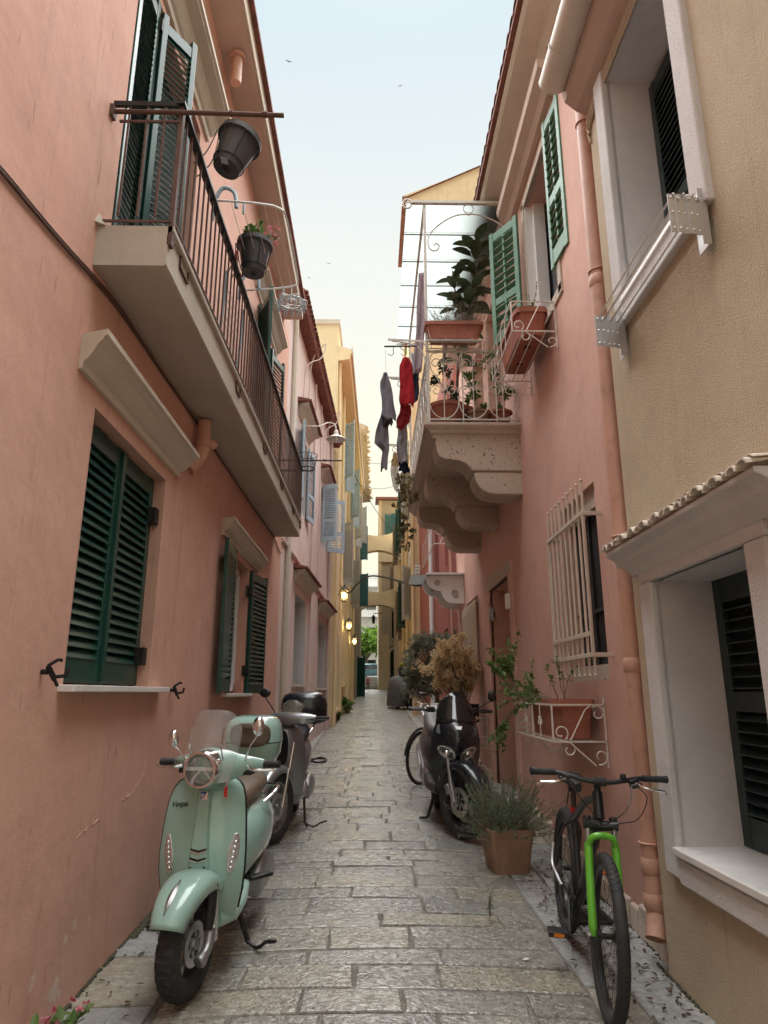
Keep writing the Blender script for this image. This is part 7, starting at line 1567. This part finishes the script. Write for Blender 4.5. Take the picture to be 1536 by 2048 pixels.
# --- wall racks with terracotta troughs
def wall_rack(t, x0, y0, y1, zt, zb, m):
    xw = 1.655; q = MB()
    for z in (zt, zb): q.bar((x0, y0, z), (x0, y1, z), .011); q.bar((x0, y0, z), (xw, y0, z), .011); q.bar((x0, y1, z), (xw, y1, z), .011)
    for y in (y0, y1): q.bar((x0, y, zt), (x0, y, zb), .011); q.bar((xw-.006, y, zt+.05), (xw-.006, y, zb-.17), .011)
    for i in range(1, 4): x = x0+(xw-x0)*i/4; q.bar((x, y0, zb), (x, y1, zb), .011, .006)
    q.bar((x0, (y0+y1)/2, zt), (x0, (y0+y1)/2, zb), .009)
    rk = q.build('rack', m, t)
    for y in (y0, y1):
        q = MB(); w_ = xw-x0; h = zt-zb
        q.tube([V((x0+.05*0, y, zb))+V(p) for p in [(w_*.32, 0, .01), (w_*.62, 0, h*.85), (w_*.72, 0, h*.97)]], .0055, 5)
        q.tube(spiral((xw-.055, y, zt-.06), .055, .02, PI*.75, -PI*1.2, 18), .005, 5); q.tube(spiral((x0+.055, y, zb+.06), .055, .02, -PI*.3, PI*1.65, 18), .005, 5)
        q.tube([(x0+w_*.3, y, zb-.005), (xw-.09, y, zb-.16)], .0055, 5); q.tube(spiral((xw-.055, y, zb-.10), .055, .02, -PI*.6, PI*1.3, 18), .005, 5); q.tube(spiral((x0+w_*.28, y, zb-.055), .05, .018, PI*.5, -PI*1.3, 18), .005, 5)
        q.build('scroll', m, rk, sm=True)
    q = MB()
    for yy in (y0+(y1-y0)*.3, y0+(y1-y0)*.7):
        q = MB(); q.bar((x0, yy, zt), (x0, yy, zb), .007)
        for s_ in (-1, 1): q.tube(spiral((x0-.001, yy+s_*.035, (zt+zb)/2), .032, .012, PI/2, PI/2+s_*PI*2.2, 16, 'YZ'), .0045, 5)
        q.build('front_scroll', m, rk, sm=True)
t = planter_thing('terracotta trough in a white wall rack below the barred window', V((1.48, 5.56, 1.285)), .27, 1.0, .27, M['terracotta']); wall_rack(t, 1.275, 5.0, 6.2, 1.52, 1.27, M['whiteiron'])
rn = random.Random(41); bb_ = V((1.42, 5.85, 1.53)); tw = MB(); lf = MB()
def sprig(p, d, Lx, nl, Lf, Wf, droop=.3, r=.004):
    pts = [p]; dd = V(d).normalized()
    for i in range(6): dd = (dd+V((rn.uniform(-.25, .25), rn.uniform(-.25, .25), rn.uniform(-.2, .2)-droop*.15))).normalized(); pts.append(pts[-1]+dd*Lx/6)
    tw.tube(pts, [r*(1-.12*i) for i in range(7)], 4, cap=False)
    for k in range(nl):
        t_ = rn.uniform(.45, 1)*6; i = min(5, int(t_)); pp = pts[i].lerp(pts[i+1], t_-i); leaf_mesh(lf, pp, dd*.4+rdir(rn), (0, 0, 1), Lf*rn.uniform(.7, 1.3), Wf*rn.uniform(.8, 1.2))
for k in range(26):
    a = rn.uniform(0, 6.28); sprig(bb_+V((rn.uniform(-.1, .1), rn.uniform(-.3, .3), 0)), (-.55+rn.uniform(-.5, .4), .2+rn.uniform(-.9, .9), rn.uniform(-.15, .75)), rn.uniform(.2, .42), 16, .042, .026)
for k in range(10): sprig(bb_+V((-.15, .25+rn.uniform(-.1, .1), .05)), (-.35, .5+rn.uniform(-.3, .3), 1.0), rn.uniform(.35, .55), 34, .045, .03, .0)
for k in range(6): sprig(bb_+V((-.14, .25, 0)), (-.6, .25, -.7), rn.uniform(.3, .55), 30, .04, .026, .8)
for k in range(3): sprig(bb_+V((.05, -.5, 0)), (.05, rn.uniform(-.1, .1), 1), .34, 18, .03, .018, 0)
lf.build('foliage', M['leafGreen'], t)['kind'] = 'stuff'; tw.build('stems', M['twig'], t)
t = planter_thing('terracotta trough in a white wall rack under the upper window', V((1.46, 5.98, 4.77)), .30, .86, .27, M['terracotta']); wall_rack(t, 1.25, 5.48, 6.5, 5.05, 4.75, M['whiteiron'])
for x, y in ((1.46, 5.8), (1.46, 6.15)): q = MB(); q.lathe([(0, 0), (.03, 0), (.03, -.004), (0, -.004)], (x, y, 4.769), n=12); q.build('drain_hole', M['dark'], t)
tw = MB(); lf = MB()
for k in range(14): sprig(V((1.42+rn.uniform(-.1, .1), 5.95+rn.uniform(-.35, .3), 5.02)), (rn.uniform(-.5, .5), rn.uniform(-.5, .5), .8), rn.uniform(.1, .22), 22, .025, .012, .2, .003)
for k in range(8): sprig(V((1.30, 6.35+rn.uniform(-.1, .1), 5.0)), (-.7, .3, rn.uniform(-.4, .3)), rn.uniform(.12, .25), 24, .026, .012, .6, .003)
sprig(V((1.55, 5.75, 5.02)), (.1, -.1, 1), .3, 24, .02, .01, 0, .003); sprig(V((1.5, 5.7, 5.02)), (.2, .1, 1), .35, 20, .02, .01, 0, .003)
lf.build('foliage', leafmat('thin_green_leaf', (.09, .13, .03), (.2, .23, .07)), t)['kind'] = 'stuff'; tw.build('stems', M['twig'], t)
# --- rosemary in a square terracotta pot
c = V((1.085, 5.93, gzx(1.085, 5.9)+.004)); t = thing('rosemary_pot', 'bushy grey green rosemary in a square terracotta pot on the paving', 'potted plant', c)
mb = MB(); rings = []
for (z, k) in ((0, .75), (.02, .77), (.27, .97), (.27, 1.0), (.32, 1.02), (.32, .93), (.27, .90)): rings.append([V((c.x+u*.185*k, c.y+v*.185*k, c.z+z)) for u, v in se(20, 9)])
mb.loft(rings); mb.xf(Matrix.Translation(c) @ Matrix.Rotation(.12, 4, 'Z') @ Matrix.Translation(-c)) if hasattr(MB, 'xf') else None; mb.build('pot', M['terracottaPale'], t, sm=30)
q = MB(); q.bx(c.x-.15, c.x+.15, c.y-.15, c.y+.15, c.z+.25, c.z+.29); q.build('soil', M['soil'], t)
rn = random.Random(51); tw = MB(); lf = MB()
for k in range(300):
    p = c+V((rn.uniform(-.13, .13), rn.uniform(-.13, .13), .29)); a = rn.uniform(0, 6.28); up_ = rn.uniform(-.3, 1.5); d = V((math.cos(a), math.sin(a), up_)).normalized(); Lx = rn.uniform(.24, .48)*(1.0 if up_ > .2 else .9); pts = [p]; dd = d.copy()
    for i in range(6): dd = (dd+V((rn.uniform(-.15, .15), rn.uniform(-.15, .15), .08))).normalized(); pts.append(pts[-1]+dd*Lx/6)
    tw.tube(pts, [.0035-.0004*i for i in range(7)], 3, cap=False)
    for j in range(40):
        t_ = rn.uniform(.2, 1)**.8*6; i = min(5, int(t_)); pp = pts[i].lerp(pts[i+1], t_-i); leaf_mesh(lf, pp, dd*1.0+rdir(rn)*.9, rdir(rn), rn.uniform(.018, .032), .0042, .1, .05)
lf.build('foliage', M['leafRose'], t)['kind'] = 'stuff'; tw.build('stems', M['twig'], t)['kind'] = 'stuff'
# --- golden dried shrub and its trough, olive tree
t = planter_thing('terracotta trough with a round golden dried shrub behind the black scooter', V((1.40, 10.6, 1.02)), .28, .7, .26, M['terracotta'], name='golden_shrub_planter'); wall_rack(t, 1.22, 10.15, 11.05, 1.26, 1.0, M['whiteiron'])
rn = random.Random(61); cc = at(897, 1345, Y=10.5); cc = V((1.215, 10.5, 1.98)); cl = []
for k in range(84):
    d = rdir(rn)*(rn.uniform(.7, 1.0) if k < 66 else rn.uniform(1.0, 1.35)); cl.append((cc+V((d.x*.32, d.y*.32, d.z*.36)), rn.uniform(.08, .13)))
bushy(t, V((1.38, 10.6, 1.28)), cl, 230, .036, .016, M['leafGold'], M['twig'], rn, .006, .2, name='dried_foliage')
c = V((1.28, 13.6, gz(13.6))); t = thing('olive_tree', 'grey green olive tree in a pot behind the golden shrub', 'tree', c)
q = MB(); pot(q, c, .18, .25, .42, .02); q.build('pot', M['terracottaPale'], t, sm=True)
q = MB(); q.tube(bez([c+V((0, 0, .3)), c+V((-.03, 0, .7)), c+V((0, 0, 1.05)), c+V((-.05, 0, 1.4))], 5), [.035-.001*i for i in range(16)], 8); q.build('trunk', M['bark'], t, sm=True)
rn = random.Random(71); cl = [(c+V((-.10+rn.uniform(-.45, .55), rn.uniform(-.4, .4), 1.58+rn.uniform(-.5, .62))), rn.uniform(.16, .26)) for _ in range(52)]
bushy(t, c+V((-.02, 0, 1.0)), cl, 210, .058, .018, M['leafOlive'], M['bark'], rn, .012, .25)
# leafy climber by the far corner, weeds at the yellow house
for (p, n, r, lab, mm) in ((V((-.86, 23.5, gz(23.5)+.12)), 10, .28, 'dark weeds growing at the foot of the yellow house', 'leafGreen'), (V((-.98, 20.8, gz(20.8)+.04)), 4, .12, 'small tuft of weeds nearer along the yellow house foot', 'leafGreen')):
    t = thing('weeds', lab, 'weeds', p); rn = random.Random(int(p.y*10)); bushy(t, p-V((0, 0, .1)), [(p+V((rn.uniform(-.1, .3)*r*2, rn.uniform(-2, 2)*r, rn.uniform(0, 1.1)*r)), r*.55) for _ in range(n)], 112, .07, .03, M[mm], M['twig'], rn, .006, name='foliage')
# --- weed growing between the stones
p = at(980, 1838, Z=gz(5.0)+.03); t = thing('paving_weed', 'single small weed sprouting between the paving stones', 'weed', p); rn = random.Random(81); tw = MB(); lf = MB()
for k in range(3):
    e = p+V((rn.uniform(-.02, .02), rn.uniform(-.02, .02), .13+.02*k)); tw.tube([p, p.lerp(e, .5)+rdir(rn)*.006, e], [.003, .002, .0015], 4)
    for j in range(12): leaf_mesh(lf, p.lerp(e, rn.uniform(.45, 1)), V((rn.uniform(-1, 1), rn.uniform(-1, 1), rn.uniform(-.5, .4))), (0, 0, 1), rn.uniform(.03, .05), .008, .1, .5)
lf.build('leaves', M['leafOlive'], t)['kind'] = 'stuff'; tw.build('stem', M['twig'], t)
# flower pot corner in the bottom left
p = V((-1.38, 3.36, gz(3.3)+.05)); t = thing('flowering_plant', 'low plant with pink red flowers against the wall in the near left corner', 'plant', p); rn = random.Random(91); lf = MB(); fl = MB(); tw = MB()
for k in range(26):
    e = p+V((rn.uniform(-.02, .16), rn.uniform(-.12, .08), rn.uniform(.02, .10))); tw.tube([p, e], .002, 3); leaf_mesh(lf, e, V((rn.uniform(-.4, 1), rn.uniform(-1, .6), rn.uniform(-.1, .6))), (0, 0, 1), rn.uniform(.05, .085), rn.uniform(.03, .045))
for k in range(9):
    e = p+V((rn.uniform(0, .16), rn.uniform(-.1, .1), rn.uniform(.07, .14)))
    for j in range(6): leaf_mesh(fl, e, rdir(rn), rdir(rn), .02, .016)
lf.build('leaves', M['leafGreen'], t)['kind'] = 'stuff'; fl.build('flowers', M['pinkpetal'], t)['kind'] = 'stuff'; tw.build('stems', M['twig'], t)['kind'] = 'stuff'
q = MB(); pot(q, p+V((-.005, .03, -.06)), .04, .055, .12, .005, 16); q.build('pot', mat('pink_plastic_pot', (.55, .22, .27), .3), t, sm=True)
# --- drain grates
for (x, y, wx, wy, lab) in ((-1.235, 4.92, .26, .42, 'iron drain grate by the left wall behind the mint scooter wheel'), (1.40, 4.95, .22, .42, 'iron drain grate by the right wall behind the bicycle')):
    z = gzx(x, y)+.016; t = thing('drain_grate', lab, 'drain grate', (x, y, z), group='drain grates'); q = MB()
    for s_ in (-1, 1): q.box((x+s_*wx/2, y, z), (.025, wy, .016)); q.box((x, y+s_*wy/2, z), (wx-.03, .025, .015))
    q.box((x, y, z), (.02, wy-.03, .014)); q.build('frame', M['iron'], t)
    for i in range(13):
        for s_ in (-1, 1): q = MB(); q.box((x+s_*wx*.25, y-wy/2+.03+i*(wy-.06)/12, z-.002), (wx*.46, .013, .012), rz_m(.35*s_*0+.3)); q.build('bar', M['iron'], t)
    q = MB(); q.box((x, y, z-.012), (wx, wy, .006)); q.build('pit', M['dark'], t)
# --- litter of dry leaves along the right edge, moss and dirt along the walls
lt = MB(); rn = random.Random(101)
for k in range(620):
    if rn.random() < .75: x, y = rn.uniform(1.12, 1.58), rn.choice([rn.gauss(5.3, .5), rn.gauss(4.2, .5), rn.uniform(3.2, 7.5)])
    else: x, y = rn.uniform(-1.42, -1.1), rn.uniform(3.2, 9)
    leaf_mesh(lt, V((x, y, gzx(x, y)+.014)), V((rn.uniform(-1, 1), rn.uniform(-1, 1), rn.uniform(-.1, .3))), (0, 0, 1), rn.uniform(.014, .048), rn.uniform(.007, .02), .3, .2)
tag(lt.build('leaf_litter', leafmat('dry_brown_leaf', (.09, .055, .03), (.2, .13, .08), .9)), 'dry brown leaf litter strewn along the right edge of the lane', 'leaf litter', kind='stuff')
ms = MB(); rn = random.Random(102)
def mossline(x, y0, y1, n, w_, h):
    for k in range(n):
        y = rn.uniform(y0, y1); r = rn.uniform(.4, 1)*w_; xx = x+(rn.uniform(0, .7)*w_)*(1 if x < 0 else -1)
        ms.lathe([(r, -.01), (r*.8, h*.5), (r*.4, h*rn.uniform(.6, 1.2)), (0, h)], (xx, y, gzx(xx, y)+.004), n=5)
mossline(-1.45, 3.0, 10.5, 1100, .016, .008); mossline(-1.43, 4.6, 5.7, 260, .03, .010); mossline(1.57, 3.0, 4.2, 160, .014, .007); mossline(1.62, 4.2, 9.5, 400, .016, .008); mossline(-1.35, 10.5, 18, 400, .03, .015)
tag(ms.build('moss', M['moss']), 'dark moss and dirt along the foot of the walls', 'moss', kind='stuff')
for (y, r, z) in ((6.15, .05, 0), (4.55, .035, 0)):
    pass
# --- black hose loop lying by the left wall
p = at(633, 1520, Z=gz(12.3)+.03); q = MB(); q.tube([p+V((.14*math.cos(a)+.02*math.cos(3*a), .34*math.sin(a), .01*math.sin(2*a))) for a in [2*PI*k/30 for k in range(30)]], .018, 7, closed=True); tag(q.build('rubber_hoop', M['iron'] , None, sm=True), 'black rubber hoop lying on the left edge slabs', 'hoop')
q = MB(); p = at(640, 1665, Z=gz(7.2)+.02); 
# pebble of litter on the paving
q = MB(); p = at(1052, 1918, Z=gz(4.3)+.022); q.box(p, (.035, .02, .002), rz_m(.6)); tag(q.build('paper_scrap', M['whitepvc']), 'tiny white paper scrap on the paving near the bicycle', 'paper scrap')
# ------------------------------------------------------------------ second bicycle and the covered scooter
def city_bike():
    root = vehicle('city_bicycle', 'old city bicycle with black basket leaning behind the black scooter', 'bicycle', (.66, 9.7, gzx(.66, 9.7)+.006), -38, 3)
    I = Matrix.Identity(4); R = .345
    for y, nm in ((0, 0), (1.06, 1)):
        T3 = Matrix.Translation((0, y, R)); w_ = L(tyre(R, .02, .038, 90, lambda a, u: 0, 2, 12).xf(T3), 'wheel', M['rubber'], root)
        q = MB(); q.lathe([(R-.05, -.012), (R-.035, -.014), (R-.035, .014), (R-.05, .012), (R-.05, -.012)], (0, 0, 0), 'X', 48); q.xf(T3); L(q, 'rim', M['alu'], w_)
        q = MB()
        for k in range(28): a = 2*PI*k/28; q.tube([((-1)**k*.03, .02*math.cos(a+.4), .02*math.sin(a+.4)), (0, (R-.05)*math.cos(a), (R-.05)*math.sin(a))], .001, 3, cap=False)
        q.xf(T3); so = L(q, 'spokes', M['alu'], w_, 0); so['kind'] = 'stuff'
        q = MB(); q.bx(-.006, .006, y+.10, y+.20, R-.05, R+.02); L(q, 'spoke_reflector', M['orange'], w_)
        q = MB(); q.tube(arc((0, y, R), R+.03, rad(10), rad(170), 20, 'YZ'), .018, 5); L(q, 'mudguard', M['iron'], root)
    bb = V((0, .62, .28)); st = V((0, .80, .75)); hd = V((0, .16, .86))
    for a, b, n in ((bb, st, 'seat_tube'), (bb, hd-V((0, -.03, .2)), 'down_tube'), (st-V((0, .03, .12)), hd-V((0, -.02, .1)), 'top_tube'), (hd+V((0, .0, .08)), V((0, .06, .66)), 'head_tube')):
        q = MB(); q.tube([a, b], .015, 10); L(q, n, M['iron'], root)
    for sg in (-1, 1):
        q = MB(); q.tube([(sg*.02, .08, .68), (sg*.05, .0, R)], .011, 8); q.tube([(sg*.05, 1.06, R), bb+V((sg*.03, 0, 0))], .009, 8); q.tube([(sg*.05, 1.06, R), st+V((sg*.012, 0, -.08))], .008, 8); L(q, 'stay', M['iron'], root)
    q = MB(); q.tube(bez([(-.28, .34, 1.03), (-.22, .20, 1.05), (0, .12, 1.02), (.22, .20, 1.05), (.28, .34, 1.03)], 5), .011, 8); q.tube([(0, .15, .9), (0, .13, 1.02)], .012, 8); L(q, 'handlebar', M['chrome'], root)
    q = MB(); q.loft([[V((u*rx, y, .90+z+v*.025)) for u, v in se(14, 2.5)] for y, rx, z in ((.70, .02, 0), (.80, .05, .01), (.92, .10, .02), (.96, .07, .02))]); q.tube([st, (0, .84, .88)], .012, 8); L(q, 'saddle', M['blackplastic'], root)
    q = MB(); z0, z1 = .72, .98
    for (x0, x1, y0, y1) in ((-.16, .16, 1.0, 1.005), (-.16, .16, 1.30, 1.305), (-.165, -.16, 1.0, 1.305), (.16, .165, 1.0, 1.305)): q.bx(x0, x1, y0, y1, z0, z1)
    q.bx(-.16, .16, 1.005, 1.30, z0, z0+.01); L(q, 'basket', M['blackplastic'], root, bev=.004)
    q = MB(); q.lathe([(0, -.02), (.08, -.02), (.08, .02), (0, .02)], bb+V((.05, 0, 0)), 'X', 24); L(q, 'chainset', M['iron'], root)
city_bike()
def covered_scooter():
    p = V((1.30, 25.2, gz(25.2))); root = thing('covered_scooter', 'scooter half under a grey tarpaulin with its number plate showing, far right', 'scooter', p, group='parked scooters'); root.rotation_euler = (.04, 0, rad(8))
    # seen from behind: tail towards the camera (-Y)
    rn = random.Random(3); rings = []
    for (z, rx, y0, y1) in ((.10, .40, .30, 1.75), (.3, .39, .25, 1.78), (.6, .37, .22, 1.75), (.85, .35, .25, 1.6), (1.0, .33, .35, 1.5), (1.1, .27, .45, 1.4), (1.16, .18, .55, 1.3), (1.18, .08, .7, 1.1)):
        cy, ry = (y0+y1)/2, (y1-y0)/2
        rings.append([V((-.18+u*rx*(1+.05*math.sin(9*k)), cy+v*ry*(1+.04*math.sin(7*k+z*5)), z)) for k, (u, v) in enumerate(se(30, 2.6))])
    o = L(MB().loft(rings), 'tarpaulin', M['cloth_grey'], root, 60)
    L(MB().loft([[V((-.05+u*.24, y+.02*math.sin(5*v), z+v*rz)) for u, v in se(20, 2.2)] for y, z, rz in ((.1, .60, .28), (.2, .62, .34), (.5, .62, .36))]), 'tarpaulin_fold', M['cloth_grey'], root, 60)
    L(MB().loft([ringXZ(.06, y, z, rx, rz, 18, 2.6) for y, z, rx, rz in ((-.22, .62, .05, .05), (-.12, .62, .13, .12), (.2, .58, .17, .2), (.6, .55, .18, .2))]), 'rear_body', M['blackplastic'], root, 60)
    q = MB(); q.box((.06, -.235, .69), (.17, .03, .06)); L(q, 'tail_light', M['red'], root, bev=.01)
    q = MB(); q.box((.10, -.262, .50), (.20, .008, .16), Matrix.Rotation(.35, 3, 'X') @ Matrix.Rotation(.15, 3, 'Y')); L(q, 'number_plate', M['whitepvc'], root)
    q = MB(); q.box((.13, -.22, .34), (.15, .04, .18), Matrix.Rotation(.2, 3, 'Y')); L(q, 'mud_flap', M['iron'], root, bev=.006)
    L(tyre(.27, .055, .12, 60, chev(24, 1.2, .004)).xf(Matrix.Translation((.08, .12, .27))), 'wheel', M['rubber'], root)
    L(tyre(.27, .055, .12, 60, chev(24, 1.2, .004)).xf(Matrix.Translation((-.1, 1.45, .27))), 'wheel', M['rubber'], root)
    q = MB(); q.loft([[V((-.02+u*rx, .75+v*.18, z)) for u, v in se(20, 2.6)] for z, rx in ((1.16, .16), (1.3, .19), (1.42, .20), (1.5, .17), (1.54, .09))]); hb = L(q, 'top_box', M['blackplastic'], root, 60)
    q = MB(); q.loft([[V((-.03+u*rx, .72+v*.14, z)) for u, v in se(16, 2.2)] for z, rx in ((1.545, .14), (1.58, .15), (1.66, .11), (1.69, .05))]); L(q, 'yellow_bag', mat('yellow_green_bag', (.30, .28, .03), .6), root, 60)
    q = MB(); q.box((.12, -.12, .05), (.2, .12, .1), rz_m(.1)); tag(link('kerb_block', q.mesh('kerb_block'), M['marble'], None), 'pale stone block lying behind the covered scooter wheel', 'stone block').location = p
covered_scooter()
